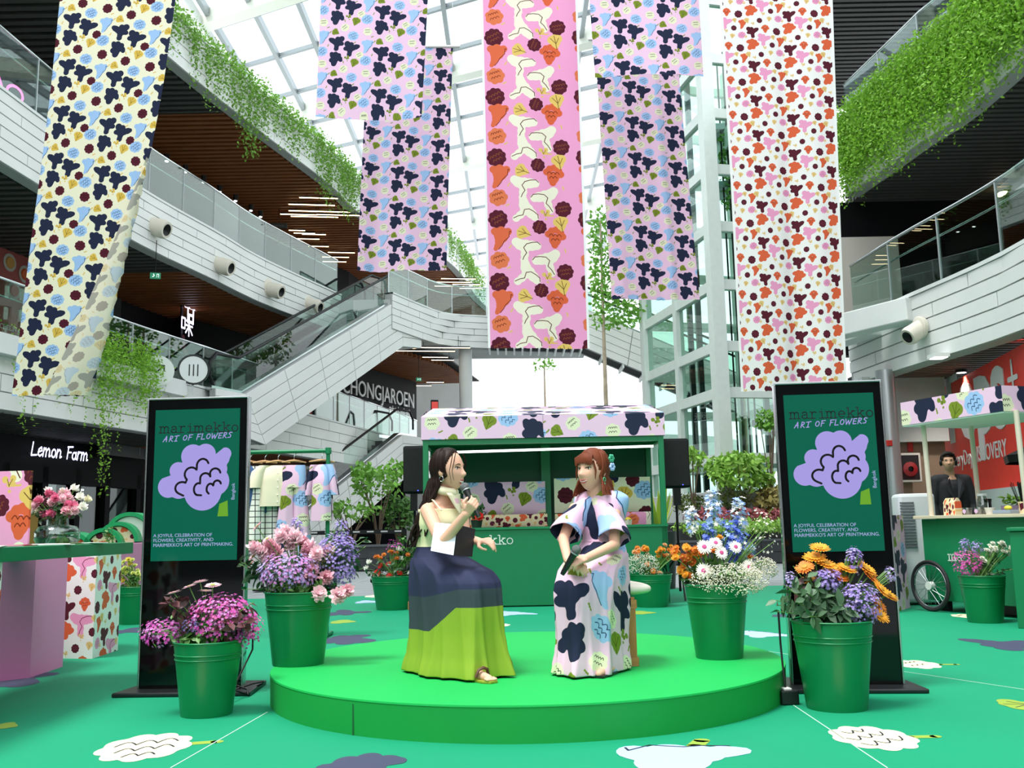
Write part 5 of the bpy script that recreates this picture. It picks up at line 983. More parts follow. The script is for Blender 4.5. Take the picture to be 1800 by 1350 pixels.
garment('denim_top', 'blue denim top hanging at the screen end of the rail', 'top', 441, cloth_tube([(0, .07, .03, 0), (-.03, .17, .06, 0), (-.2, .18, .08, 0), (-.46, .2, .09, 0)], 36, .06, 5), m_denim, .4, sleeves(m_denim, .32))
def legs(m, L, wtop, wbot, gap):
    b = cloth_tube([(0, wtop*1.0, .035, 0), (-.1, wtop*1.1, .06, 0), (-.22, wtop*1.15, .07, 0)], 36, .03, 5)
    def f(t):
        for s in (-1, 1): q = cloth_tube([(-.2, wtop*.55, .06, s*wtop*.55), (-L*.6, wbot*.8, .07, s*(wtop*.5+gap*.5)), (-L, wbot, .08, s*(wtop*.5+gap))], 32, .1, 6, s); q.build('trouser_leg', m, t, smooth=70)
    return b, f
b, f = legs(mg, .72, .13, .11, .05); garment('checked_trousers', 'white trousers with a black window check on the rail', 'trousers', 466, b, mg, .5, f, .03)
def buttons(t):
    sleeves(m_cream, .22, .07, .16)(t); q = MB()
    for i in range(5): q.ball((.01, -.078, -.08-i*.07), .007, 6, 4)
    q.build('buttons', mat('button_white', '#f4efe0', .4), t, kind='stuff')
garment('cream_blouse', 'cream buttoned short blouse on the rail', 'blouse', 487, cloth_tube([(.0, .06, .03, 0), (-.03, .15, .05, 0), (-.15, .16, .07, 0), (-.4, .18, .075, 0)], 36, .04, 5), m_cream, .25, buttons)
b, f = legs(P_DRESSWEAR, .88, .11, .1, .03); garment('flowered_trousers', 'pink flowered wide trousers clipped to the rail', 'trousers', 517, b, P_DRESSWEAR, .2, f)
garment('flowered_shirt', 'pink flowered long shirt hanging at the post end of the rail', 'shirt', 566, cloth_tube([(0, .06, .03, 0), (-.03, .09, .06, 0), (-.2, .10, .08, 0), (-.55, .115, .09, 0)], 36, .06, 5), P_DRESSWEAR, -.2, sleeves(P_DRESSWEAR, .3, .04, .09))
# ------------------------------------------------------------------ drinks cart on the right
ca, cb = Vector((4.34, 10.3))*1.06, Vector((4.82, 9.04))*1.06; cd_ = (cb-ca).normalized(); crz = math.atan2(cd_.y, cd_.x); CL = (cb-ca).length+.02
ct = thing('drinks_cart', 'green drinks cart with flowered roof and spoked wheel at right', 'cart', (ca.x, ca.y, 0), crz)   # local x along the side toward the camera, y away from the aisle
CZ = 1.03; q = MB(); q.box((CL/2, .4, .565), (CL, .78, .89)); q.build('body', mat('cart_green', '#04784a', .5), ct, bevel=.006)
q = MB(); q.box((CL/2, .38, CZ), (CL+.08, .9, .035)); q.build('countertop', mat('birch_top', '#d9c9ae', .5), ct, bevel=.004)
q = MB(); q.box((CL+.02, .02, .55), (.03, .04, .95)); q.build('edge_trim', m_alu, ct)
q = MB(); k = .05; letters(q, SLAB, 'ma', .36, .56, .135, .013, 0, -.006); q.build('slab_lettering', m_white, ct)
m_post = mat('birch_post', '#d8cdbb', .5)
for x, y in ((.13, .04), (.16, .72), (CL-.06, .04), (CL-.1, .74)): q = MB(); q.tube([(x, y, CZ), (x-.015, y, 2.09)], .027, 10); q.build('post', m_post, ct, smooth=40)
rb = MB(); X0, X1, Y0, Y1, Z0, Z1_ = -.06, CL-.1, -.1, 1.0, 2.08, 2.345
for pts in ([(X0, Y0), (X1, Y0)], [(X1, Y0), (X1, Y1)], [(X1, Y1), (X0, Y1)], [(X0, Y1), (X0, Y0)]):
    (a, c), (e, f) = pts; l = math.hypot(e-a, f-c); quad_uv(rb, [(a, c, Z0), (e, f, Z0), (e, f, Z1_), (a, c, Z1_)], [(.1, .15), (.1+l, .15), (.1+l, .4), (.1, .4)])
quad_uv(rb, [(X0, Y0, Z1_), (X1, Y0, Z1_), (X1, Y1, Z1_), (X0, Y1, Z1_)], [(0, 0), (1, 0), (1, 1), (0, 1)]); rb.build('roof_cloth', P_LILAC_BOARD, ct)
q = MB(); q.box(((X0+X1)/2, (Y0+Y1)/2, Z0-.005), (X1-X0-.01, Y1-Y0-.01, .02)); q.build('roof_board', mat('roof_pale', '#cfe0d6', .5), ct)
def wheel(x, y, r, name='wheel'):
    q = MB(); q.tube([(x+(r-.018)*math.cos(a), y, r+(r-.018)*math.sin(a)) for a in [2*PI*i/40 for i in range(40)]], .02, 8, closed=True); w = q.build(name, mat('tyre', '#1a1a1c', .7), ct, smooth=60)
    q = MB(); q.tube([(x+(r-.045)*math.cos(a), y, r+(r-.045)*math.sin(a)) for a in [2*PI*i/40 for i in range(40)]], .012, 6, closed=True); q.build('rim', m_chrome, w, smooth=60)
    q = MB(); q.tube([(x, y-.03, r), (x, y+.03, r)], .045, 16); q.build('hub', mat('hub_white', '#dcdcd8', .4), w, smooth=40)
    for i in range(24): a = 2*PI*i/24; q = MB(); a2 = a+(.5 if i % 2 else -.5); q.tube([(x+.04*math.cos(a2), y+(.02 if i % 2 else -.02), r+.04*math.sin(a2)), (x+(r-.05)*math.cos(a), y, r+(r-.05)*math.sin(a))], .0022, 4); q.build('spoke', m_chrome, w)
wheel(.125, -.06, .28); wheel(.62, .82, .2, 'rear_wheel')
q = MB(); q.tube([(.125, -.04, .28), (.125, .2, .28)], .015, 6); q.build('axle', m_alu, ct); q = MB(); q.box((.12, .15, .1), (.12, .06, .2)); q.build('wheel_stand', m_black, ct); q = MB(); q.box((.95, .3, .09), (.35, .2, .16)); q.build('battery_box', m_black, ct)
def oncart(x, y): v = Matrix.Rotation(crz, 3, 'Z') @ Vector((x, y, 0)); return Vector((ca.x+v.x, ca.y+v.y, CZ+.018))
t = thing('paper_bag', 'cream paper bag with printed flowers on the drinks cart', 'bag', oncart(.28, .2), crz); q = MB(); q.uv = []
vs = []; 
for z, w_, d_ in ((0, .085, .05), (.14, .085, .045), (.19, .08, .012)): vs += [(-w_, -d_, z), (w_, -d_, z), (w_, d_, z), (-w_, d_, z)]
q.v = vs; q.f = [(i*4+j, i*4+(j+1) % 4, i*4+4+(j+1) % 4, i*4+4+j) for i in range(2) for j in range(4)]+[(8, 9, 10, 11), (3, 2, 1, 0)]; q.m = [0]*len(q.f); q.uv = [(x*2.2+.4, z*2.2) for x, y, z in vs]; q.build('body', print_mat('bag_print', T_BROWN, (.55, .55)), t)
q = MB(); q.lathe([(.05, 0), (.048, .12), (.055, .17), (.05, .17), (.045, .13)], 20); q.build('grinder_cup', m_black, loc=oncart(.52, .45), smooth=40, label='black cup behind the paper bag on the drinks cart', cat='cup')
t = thing('glass_jar', 'clear lidded jar on the drinks cart', 'jar', oncart(.62, .28)); q = MB(); q.lathe([(.055, 0), (.06, .02), (.06, .15), (.045, .18), (.045, .21)], 20); q.build('body', glass('jar_glass', '#cdd6d4', 1.5, .02, .1), t, smooth=40); q = MB(); q.lathe([(.05, .2), (.05, .225), (0, .225)], 20); q.build('lid', mat('jar_lid', '#c9cfcf', .3), t, smooth=40); q = MB(); q.lathe([(.052, .01), (.055, .13), (0, .13)], 18); q.build('contents', mat('jar_grey', '#7d8382', .4), t)
for i, (x, lab) in enumerate(((.6, 'clear cup with round lilac label, left one by the jar'), (.76, 'clear cup with round lilac label, right one by the jar'))):
    t = thing('plastic_cup', lab, 'cup', oncart(x, .08), crz, 'labelled cups on the drinks cart'); q = MB(); q.lathe([(.04, 0), (.05, .07), (.052, .075)], 16); q.build('body', glass('cup_plastic', '#d9dcdc', 1.4, .05, .1), t, smooth=40); q = MB(); q.lathe([(.024, 0), (0, .001)], 14); q.v = [(a, -.047-c2, bb+.037) for a, bb, c2 in q.v]; q.build('label_dot', mat('label_lilac', '#d7b6d9', .5), t); q = MB(); q.lathe([(.038, .003), (.044, .05), (0, .05)], 14); q.build('drink', mat('cup_grey', '#8d8a8a', .4), t)
q = MB(); q.lathe([(.04, 0), (.055, .07), (.05, .07), (.035, .01)], 18); q.build('white_bowl', mat('bowl_white', '#d9d8d2', .4), loc=oncart(.88, .1), smooth=40, label='ribbed white bowl on the drinks cart', cat='bowl')
t = thing('herb_planter', 'lilac planter box of green herbs on the drinks cart', 'planter', oncart(.93, .4), crz); q = MB(); q.box((0, 0, .045), (.26, .12, .09)); q.build('box', mat('planter_lilac', '#8c7d9c', .6), t, bevel=.005); m_herb = mat('herb_leaf', '#7fae3c', .6, island=.3)
scatter(*LEAF6, [aim((random.uniform(-.12, .12), random.uniform(-.05, .05), .08), (random.uniform(-1, 1), random.uniform(-1, 1), random.uniform(.3, 1)), 0) if 0 else xf((random.uniform(-.12, .12), random.uniform(-.05, .05), .09+random.uniform(0, .08)), (random.uniform(-.2, 1.0), random.uniform(-.6, .6), random.uniform(0, 6.3)), random.uniform(.05, .09)) for _ in range(60)], 'leaves', m_herb, t, kind='stuff')
t = thing('serving_tray', 'pale blue tray with a yellow fruit on the drinks cart', 'tray', oncart(1.08, .1), crz); q = MB(); q.box((0, 0, .02), (.22, .14, .035)); q.build('tray', mat('tray_blue', '#8c9cae', .4), t, bevel=.006); q = MB(); q.ball((.03, 0, .06), (.045, .03, .025), 12, 8); q.build('fruit', mat('fruit_yellow', '#e2d23a', .5), t, smooth=60)
t = thing('straw_holder', 'flowered cup full of black straws on the drinks cart', 'straw holder', oncart(1.22, .2)); q = MB(); q.uv = []; q.lathe([(.05, 0), (.06, .12)], 20); q.uv = [(math.atan2(y, x)*.08, z) for x, y, z in q.v]; q.build('cup', P_SAND_BAG, t, smooth=40)
for i in range(26): a = random.uniform(0, 6.28); r_ = random.uniform(.1, 1); q = MB(); q.tube([(.03*r_*math.cos(a), .03*r_*math.sin(a), .02), (.12*r_*math.cos(a), .12*r_*math.sin(a), .3+.03*random.random())], .004, 5); q.build('straw', m_black, t)
# ------------------------------------------------------------------ other things on the right
p = atY(1606, 967, 11.6); t = thing('air_cooler', 'white air cooler with louvres behind the drinks cart', 'air cooler', (p.x, p.y, 0), R(-10)); hh = atY(1606, 863, 11.6).z; q = MB(); q.box((.08, .2, hh/2), (.42, .42, hh-.06)); q.build('housing', mat('cooler_white', '#d4dadb', .4), t, bevel=.04)
for i in range(16): q = MB(); q.box((-.04, -.02, hh-.14-i*.035), (.16, .02, .016)); q.build('louvre', mat('louvre_dark', '#5b6468', .5), t)
q = MB()
for x in (-.1, .26): q.box((x, .2, .02), (.05, .3, .05))
q.build('castors', m_black, t)
a, e = atZ(1570, 1078), atZ(1600, 1068); wbx = .5; t = thing('floral_box', 'lilac flowered box standing behind the right screen', 'box', (a.x, a.y, 0), 0); q = MB(); q.uv = []; hz_ = atY(1585, 905, a.y).z
P = [(0, 0), ((e.x-a.x), (e.y-a.y)), (e.x-a.x-.1, e.y-a.y+.5), (-.4, .5), (-.4, 0.05)]; s = 0
for (c, f) in zip(P, P[1:]+P[:1]): l = math.hypot(f[0]-c[0], f[1]-c[1]); quad_uv(q, [(c[0], c[1], 0), (f[0], f[1], 0), (f[0], f[1], hz_), (c[0], c[1], hz_)], [(s*1.3, 0), ((s+l)*1.3, 0), ((s+l)*1.3, hz_*1.3), (s*1.3, hz_*1.3)]); s += l
quad_uv(q, [(c[0], c[1], hz_) for c in P], [(c[0], c[1]) for c in P]); q.build('panels', P_LILAC_BOARD, t)
p = atZ(1790, 1105); t = thing('green_counter', 'plain green counter cut by the right picture edge', 'counter', (p.x, p.y, 0), R(-31)); q = MB(); q.box((.5, .3, .44), (1.0, .6, .88)); q.build('body', m_green, t, bevel=.006); q = MB(); q.box((.5, .3, .9), (1.04, .64, .03)); q.build('countertop', m_green, t, bevel=.003)
p = atY(1800, 806, 12.5); t = thing('parasol', 'black parasol edge at the right picture border', 'parasol', (p.x+.55, p.y, 0)); q = MB(); q.lathe([(.75, 1.72), (.77, 1.82), (.3, 2.02), (0, 2.1)], 8, cap0=False); q.build('canopy', m_black, t); q = MB(); q.tube([(0, 0, 0), (0, 0, 2.1)], .02, 8); q.build('pole', m_black, t); q = MB(); q.lathe([(.25, 0), (.25, .06)], 20, cap1=True); q.build('base', m_black, t)
# belt barrier far behind the clothes
BYR = 17.; pts = [atY(x, 935, BYR) for x in (425, 463, 575, 712)]; gr = 'black belt barrier posts'
for i, px in enumerate((463, 590, 712)):
    p = atY(px, 935, BYR); t = thing('barrier_post', ['black belt barrier post right of the left screen', 'black belt barrier post behind the flowered shirt', 'black belt barrier post left of the stall'][i], 'barrier', (p.x, p.y, 0), 0, gr); q = MB(); q.lathe([(.17, 0), (.17, .02), (.03, .05), (.03, 1.02)], 16, cap1=True); q.build('post', m_black, t, smooth=40); q = MB(); x1_ = atY(712 if i == 2 else (590, 712)[i], 935, BYR).x-p.x
    if i < 2: q.box((x1_/2, 0, .98), (x1_, .01, .07)); q.build('belt', m_black, t); q = MB(); n = 5; [q.box((x1_*(k+.5)/n, -.007, .985), (.12, .004, .025)) for k in range(n)]; q.build('belt_mark', mat('belt_white', '#b9b9b9', .6), t)
# ------------------------------------------------------------------ people
m_skin = mat('skin', '#dfae95', .5, sub=.0, spec=.35, var=.02, vscale=14); m_skin2 = mat('skin_tan', '#c89a7c', .5, spec=.35)
m_lip = mat('lip_rose', '#c4525a', .35); m_eyew = mat('eye_white', '#ece6e2', .2); m_iris = mat('iris_dark', '#24160f', .1); m_brow = mat('brow_brown', '#5a3c2c', .8); m_teeth = mat('teeth', '#f4efe8', .3)
def rotF(F):                       # local +Y -> F (plan direction), Z up
    F = Vector((F[0], F[1], 0)).normalized(); X = Vector((F.y, -F.x, 0)); return Matrix((X, F, Vector((0, 0, 1)))).transposed()
def capsule(b, p0, r0, p1, r1, n=12):
    p0, p1 = Vector(p0), Vector(p1); d = p1-p0; L = d.length
    if L < 1e-6: b.ball(p0, r0, 12, 8); return
    t = d/L; pts = []; rs = []
    for k in range(4): a = PI/2*(k/4); pts.append(p0-t*r0*math.cos(a)); rs.append(max(.0008, r0*math.sin(a)))
    pts += [p0, p1]; rs += [r0, r1]
    for k in range(1, 5): a = PI/2*(1-k/4); pts.append(p1+t*r1*math.cos(a)); rs.append(max(.0008, r1*math.sin(a)))
    b.tube(pts, rs, n)
def chain(b, pts, rs):
    for i in range(len(pts)-1): capsule(b, pts[i], rs[i], pts[i+1], rs[i+1])
def remesh(b, voxel=.0045, it=4, fac=.5):
    me = bpy.data.meshes.new('tmp'); me.from_pydata([tuple(v) for v in b.v], [], b.f); me.update(); o = bpy.data.objects.new('tmp', me); C.objects.link(o)
    m = o.modifiers.new('r', 'REMESH'); m.mode = 'VOXEL'; m.voxel_size = voxel; m.use_smooth_shade = True
    s = o.modifiers.new('s', 'SMOOTH'); s.iterations = it; s.factor = fac
    r = bpy.data.meshes.new_from_object(o.evaluated_get(bpy.context.evaluated_depsgraph_get())); bpy.data.objects.remove(o); bpy.data.meshes.remove(me); return r
def place_mesh(me, name, mats, parent, off):
    me.name = name; me.materials.clear()
    for m in (mats if isinstance(mats, list) else [mats]): me.materials.append(m)
    me.transform(Matrix.Translation(-Vector(off))); me.polygons.foreach_set('use_smooth', [True]*len(me.polygons)); o = bpy.data.objects.new(name, me); C.objects.link(o); o.parent = parent; return o
def G2(x, z, cx, cz, sx, sz): return math.exp(-((x-cx)/sx)**2-((z-cz)/sz)**2)
def head_point(th, ph, smile=.0, male=False):
    """th longitude (0 = face front, +Y), ph latitude"""
    dx, dy, dz = math.sin(th)*math.cos(ph), math.cos(th)*math.cos(ph), math.sin(ph)
    x, y, z = dx*.073, dy*.093, dz*.112
    if z < 0:
        t = -z/.112; x *= 1-.34*t**1.5; y = y*(1-.22*t) + (.028*t if dy > -.2 else .0)
    else: x *= 1+.03*math.sin(PI*z/.112); y -= .008*(z/.112)
    if dy > 0:
        f = dy**1.5; k = 1.
        y -= .010*f*(1-abs(z)/.13)                          # flatter face
        d = .0
        d += .021*G2(x, z, 0, -.028, .013, .014)+.010*G2(x, z, 0, -.008, .009, .022)+.004*(G2(x, z, .012, -.034, .008, .008)+G2(x, z, -.012, -.034, .008, .008))
        d -= .0085*(G2(x, z, .031, .006, .018, .012)+G2(x, z, -.031, .006, .018, .012))
        d += .004*(G2(x, z, .034, .026, .022, .008)+G2(x, z, -.034, .026, .022, .008))
        d += .004*(G2(x, z, .042, -.03, .02, .02)+G2(x, z, -.042, -.03, .02, .02))
        d += .006*G2(x, z, 0, -.060, .02, .008)+.005*G2(x, z, 0, -.070, .016, .006)-.004*G2(x, z, 0, -.081, .018, .006)+.008*G2(x, z, 0, -.098, .018, .014)
        y += d*f*k
    return Vector((x, y, z))
def head_mesh(b, c, M, s=1., n=72, m=56):
    k = len(b.v); c = Vector(c); vs = []
    for i in range(m+1):
        ph = -PI/2+PI*i/m
        for j in range(n): vs.append(c+M @ (head_point(2*PI*j/n, ph)*s))
    b.v += vs
    for i in range(m):
        for j in range(n): b.f.append((k+i*n+(j+1) % n, k+i*n+j, k+(i+1)*n+j, k+(i+1)*n+(j+1) % n)); b.m.append(0)
    for sx in (-1, 1): b.ball(c+M @ (Vector((sx*.072, -.006, -.012))*s), (.011*s, .02*s, .03*s), 10, 8, rot=M)
def face_parts(root, off, c, M, s, smile=True, mouth_open=.0, gaze=0., lipm=m_lip, browm=m_brow):
    off = Vector(off); W = lambda x, z, o=.0: c-off+M @ ((Vector((x, surf(x, z)+o, z)))*s)
    def surf(x, z):
        best = None
        ph = math.asin(max(-1, min(1, z/.112)))
        lo, hi = -1.3, 1.3
        for _ in range(22):
            mid = (lo+hi)/2
            if head_point(mid, ph).x < x: lo = mid
            else: hi = mid
        return head_point(lo, ph).y
    q = MB(); qi = MB(); ql = MB(); qb = MB()
    for sx in (-1, 1):
        ex, ez = .031*sx, .004; q.ball(W(ex, ez, -.0045), (.0125*s, .008*s, .0062*s), 14, 10, rot=M); qi.ball(W(ex+.003*gaze, ez, .0005), (.0056*s, .0042*s, .0058*s), 12, 8, rot=M)
        pts = [W(ex+.016*t*1., ez+.0062-.004*t*t+(.002 if t*sx > 0 else 0), .0015) for t in (-1, -.6, -.2, .2, .6, 1)]; ql.tube(pts, [.0012*s, .002*s, .0024*s, .0024*s, .002*s, .0012*s], 6)
        pts = [W(.018*sx+.028*sx*t, .024+.006*math.sin(PI*min(1, t*1.1))-.004*t, .001) for t in (0, .25, .5, .75, 1)]; qb.tube(pts, [.002*s, .0028*s, .0026*s, .002*s, .001*s], 6)
    q.build('eyes', m_eyew, root, smooth=80); qi.build('irises', m_iris, root, smooth=80); ql.build('eyelashes', m_iris, root, smooth=80); qb.build('eyebrows', browm, root, smooth=80)
    w = .023 if smile else .018; up = .006 if smile else 0; q = MB(); n = 9; U = []; Lw = []
    for i in range(n): t = -1+2*i/(n-1); U.append(W(w*t, -.0605+up*t*t+.0018*(1-abs(abs(t)-.35)), .001)); Lw.append(W(w*t*.95, -.069-mouth_open+up*t*t+mouth_open*t*t, .001))
    rr = [.0012*s, .0022*s, .0028*s, .0031*s, .0029*s, .0031*s, .0028*s, .0022*s, .0012*s]; q.tube(U, rr, 8); q.tube(Lw, [r*1.25 for r in rr], 8); q.build('lips', lipm, root, smooth=80)
    if smile or mouth_open:
        q = MB(); mid = [(a+e)/2 for a, e in zip(U, Lw)]; q.tube(mid, [max(.0006, (a-e).length*.22) for a, e in zip(U, Lw)], 8); q.build('teeth', m_teeth, root, smooth=80)
def hand(b, wrist, d, nrm, curl=(.5, .6, .7, .7), thumb=.4, s=1., side=1):
    """d: along the hand, nrm: out of the palm; fingers bend toward nrm"""
    d = Vector(d).normalized(); nrm = (Vector(nrm)-d*Vector(nrm).dot(d)).normalized(); x = d.cross(nrm)*side; w = Vector(wrist)
    base = []
    for i in range(4):
        o = (-.026+.0175*i); k = w+d*(.078-.004*abs(i-1.3))*s+x*o*s; base.append(k); capsule(b, w+d*.012*s+x*o*.55*s, .0125*s, k, .0105*s)
    capsule(b, w+d*.03*s-x*.012*s, .014*s, w+d*.03*s+x*.014*s, .013*s)
    for i, (k, L) in enumerate(zip(base, (.040, .045, .042, .033))):
        a = 0; p = k; r = .0092
        for seg in range(3):
            a += curl[i]*(1., 1.1, .8)[seg]; dd = d*math.cos(a)+nrm*math.sin(a); l = L*(1, .68, .52)[seg]*s; q = p+dd*l; capsule(b, p, r*s, q, (r-.001)*s); p = q; r -= .001
    t0 = w+d*.025*s-x*.022*s; t1 = t0+(d*.55-x*.75+nrm*.35).normalized()*.042*s; t2 = t1+(d*.8-x*(.35-thumb)+nrm*(.2+thumb)).normalized()*.034*s; t3 = t2+(d*.8+x*(thumb*.9)+nrm*(.2+thumb*.8)).normalized()*.026*s
    chain(b, [t0, t1, t2, t3], [.0135*s, .0115*s, .0098*s, .0085*s])
def ring_dress(rings, P, F, n=168, m=130, folds=None, arcu=0.):
    """horizontal slices: (z, offset along F, half along F, half across); returns verts, uvs, faces"""
    R3 = rotF(F); zs = [r[0] for r in rings]; vs = []; uv = []
    def ip(z, k):
        for i in range(len(zs)-1):
            if zs[i] >= z >= zs[i+1] or i == len(zs)-2:
                t = (zs[i]-z)/(zs[i]-zs[i+1]); t = min(1, max(0, t)); p = [rings[max(i-1, 0)][k], rings[i][k], rings[i+1][k], rings[min(i+2, len(zs)-1)][k]]
                return .5*((2*p[1])+(p[2]-p[0])*t+(2*p[0]-5*p[1]+4*p[2]-p[3])*t*t+(3*p[1]-p[0]-3*p[2]+p[3])*t**3)
    for i in range(m+1):
        z = zs[0]+(zs[-1]-zs[0])*i/m; c, a, w = ip(z, 1), ip(z, 2), ip(z, 3); g = max(0, min(1, (.86-z)/.67)); per = 0; row = []; pv = None
        for j in range(n):
            th = 2*PI*j/n-PI; f = 1+(folds(th, z, g) if folds else 0); e = .86 if z < .84 else 1.; cx, sx = math.sin(th), math.cos(th)
            x = w*f*math.copysign(abs(cx)**e, cx); y = c+a*f*math.copysign(abs(sx)**e, sx); row.append(Vector((x, y, z)))
        L = [0]
        for j in range(1, n): L.append(L[-1]+(row[j]-row[j-1]).length)
        for j in range(n): p = R3 @ Vector((row[j].x, row[j].y, 0)); vs.append((P.x+p.x, P.y+p.y, z)); uv.append((L[j]-L[n//2]+arcu, z+arcu*.2-.45*(row[j].y-rings[0][1] if z < .84 else 0)))
    fs = [(i*n+j, i*n+(j+1) % n, (i+1)*n+(j+1) % n, (i+1)*n+j) for i in range(m) for j in range(n)]
    return vs, uv, [f[::-1] for f in fs]
def dress_obj(vs, uv, fs, mi, mats, name, root, off, thick=.004):
    b = MB(); b.v = [tuple(Vector(v)-Vector(off)) for v in vs]; b.uv = uv; b.f = fs; b.m = mi; o = b.build(name, mats, root, smooth=80); s = o.modifiers.new('Solidify', 'SOLIDIFY'); s.thickness = thick; s.offset = -1; return o
def hair_locks(b, c, M, s, specs):
    """specs: (theta start, theta spread, phi0, length, wave, radius, n, drift, outward)"""
    for th0, dth, ph0, L, wave, r, n, drift, outw in specs:
        n = int(n*1.7); r = r*.72
        for k in range(n):
            th = th0+dth*((k+.5)/n-.5)*2+random.uniform(-.04, .04); pts = []; ph = ph0+random.uniform(-.05, .05); pw = random.uniform(0, 6.28); steps = 7
            for i in range(steps):
                f = i/(steps-1); a = ph*(1-f)+(-.35)*f; q = head_point(th, a); q = Vector((q.x*1.10, min(q.y, .088)*1.08 if q.y > 0 else q.y*1.12, q.z*1.08+.004)); pts.append(c+M @ (q*s))
            last = pts[-1]; dirn = (M @ Vector((math.sin(th)*outw, math.cos(th)*outw*.5, -1))).normalized(); st = int(L/.03)
            for i in range(1, st+1):
                w = math.sin(i*.75+pw)*wave; w2 = math.cos(i*.62+pw)*wave; pts.append(last+dirn*(.03*i)+M @ Vector((w*math.cos(th), w2, 0))+M @ Vector(drift)*(i/max(1, st))**1.3)
            k2 = len(pts); b.tube(pts, [r*(.35 if i == 0 else (1 if i < k2*.6 else 1-.75*(i-k2*.6)/(k2*.4))) for i in range(k2)], 7)
def hair_cap(b, c, M, s, hairline, n=72, m=48):
    """scalp shell: head surface pushed out where hairline(theta) < phi"""
    k = len(b.v); keep = {}
    for i in range(m+1):
        ph = -1.2+(PI/2+1.2)*i/m
        for j in range(n):
            th = 2*PI*j/n-PI; q = head_point(th, ph); h = hairline(th); g = max(0, min(1, (ph-h)/.25)); bk_ = .06*max(0, -math.cos(th)); q = Vector((q.x*(1.0+(.10+bk_)*g), (min(q.y, .09) if q.y > 0 else q.y)*(1.0+(.10+bk_)*g), q.z*(1.0+.10*g))); b.v.append(tuple(c+M @ (q*s))); keep[(i, j)] = ph >= h
    for i in range(m):
        for j in range(n):
            if keep[(i, j)] and keep[(i+1, j)] and keep[(i, (j+1) % n)]: b.f.append((k+i*n+j, k+i*n+(j+1) % n, k+(i+1)*n+(j+1) % n, k+(i+1)*n+j)); b.m.append(0)
def microphone(label, p0, p1, loc_light=True):
    p0, p1 = Vector(p0), Vector(p1); t = thing('microphone', label, 'microphone', p0); d = p1-p0; L = d.length; u = d/L
    q = MB(); q.tube([u*0, u*.02, u*(L-.05), u*(L-.03)], [.012, .015, .019, .023], 16); q.build('handle', mat('mic_black', '#17181a', .35), t, smooth=40); q = MB(); q.ball(u*(L-.005), .027, 18, 12); q.build('grille_head', mat('mic_mesh', '#6e7173', .4, .7, bump=.6, bscale=500), t, smooth=80); q = MB(); q.tube([u*(L-.03), u*(L-.024)], .0275, 16); q.build('ring', m_alu, t, smooth=40); return t
# ---------------------------------- woman on the left
F = Vector((.65, -.76)); P = atZ(768, 1038, .66); P = Vector((P.x, 5.88, 0)); P.x = atY(768, 1038, 5.88).x
A = lambda px, py, Y: atY(px, py, Y)
off = Vector((P.x, P.y, SH)); wl = thing('person', 'seated woman with long dark hair, navy and lime dress, speaking into a microphone', 'person', off)
M = rotF((.90, -.43)); hc = A(789, 826, 5.80); hs = 1.12
b = MB(); head_mesh(b, hc, M, hs)
neck = A(778, 885, 5.83); chest = A(778, 925, 5.84); belly = A(776, 975, 5.86); pel = Vector((P.x, P.y, .74))
capsule(b, hc+M @ Vector((0, -.028, -.065)), .05, neck, .052); 
sr, er, wr = A(752, 898, 5.74), A(777, 955, 5.56), A(819, 904, 5.47); sl2, el, wl2 = A(810, 889, 5.94), A(818, 947, 5.82), A(842, 952, 5.62)
chain(b, [sr, neck, sl2], [.046, .056, .044]); capsule(b, A(768, 905, 5.78), .066, A(796, 900, 5.89), .062); chain(b, [A(782, 905, 5.84), chest, belly, pel], [.078, .08, .075, .1])
R3 = rotF(F)
for sx in (-1, 1): kn = Vector((P.x, P.y, .70))+R3 @ Vector((sx*.085, .37, -.02)); chain(b, [pel+R3 @ Vector((sx*.07, 0, -.03)), kn, Vector((kn.x, kn.y, .28))+R3 @ Vector((0, -.02, 0))], [.075, .05, .038])
chain(b, [sr, er, wr], [.047, .037, .026]); chain(b, [sl2, el, wl2], [.044, .035, .024])
hand(b, wr, A(833, 884, 5.43)-wr, A(826, 895, 5.6)-A(829, 890, 5.42), (1.0, 1.05, 1.1, 1.1), .5, .95, side=-1); hand(b, wl2, A(868, 948, 5.52)-wl2, Vector((.1, .25, -.6)), (.45, .55, .65, .75), .2, .95, side=1)
ft = A(838, 1186, 5.42); ft.z = SH+.035; toe = ft+R3 @ Vector((-.0, .11, -.012)); heel = ft+R3 @ Vector((0, -.1, .01))
chain(b, [heel+Vector((0, 0, .12)), heel, ft, toe], [.035, .03, .032, .02])
for i in range(5): p = toe+R3 @ Vector((-.028+.014*i, 0, 0)); capsule(b, p, .0095, p+R3 @ Vector((0, .028-.003*abs(i-1), -.004)), .008)
place_mesh(remesh(b), 'body', m_skin, wl, off)
face_parts(wl, off, hc, M, hs, smile=False, mouth_open=.008, gaze=.3)
q = MB(); s_ = ft-off; q.prism([(R3 @ Vector((x, y, 0))).xy+s_.xy for x, y in ((-.04, -.12), (.035, -.12), (.045, .1), (.02, .15), (-.03, .145), (-.048, .08))], .0, .014); q.build('sandal_sole', mat('sandal_lime', '#8f9a2e', .5), wl, bevel=.003); q = MB(); q.tube([s_+R3 @ Vector((-.045, .05, -.01)), s_+R3 @ Vector((-.03, .055, .03)), s_+R3 @ Vector((0, .06, .04)), s_+R3 @ Vector((.03, .055, .03)), s_+R3 @ Vector((.045, .05, -.01))], .009, 6); q.build('sandal_strap', mat('sandal_print', '#5a3a2a', .5), wl, smooth=60)
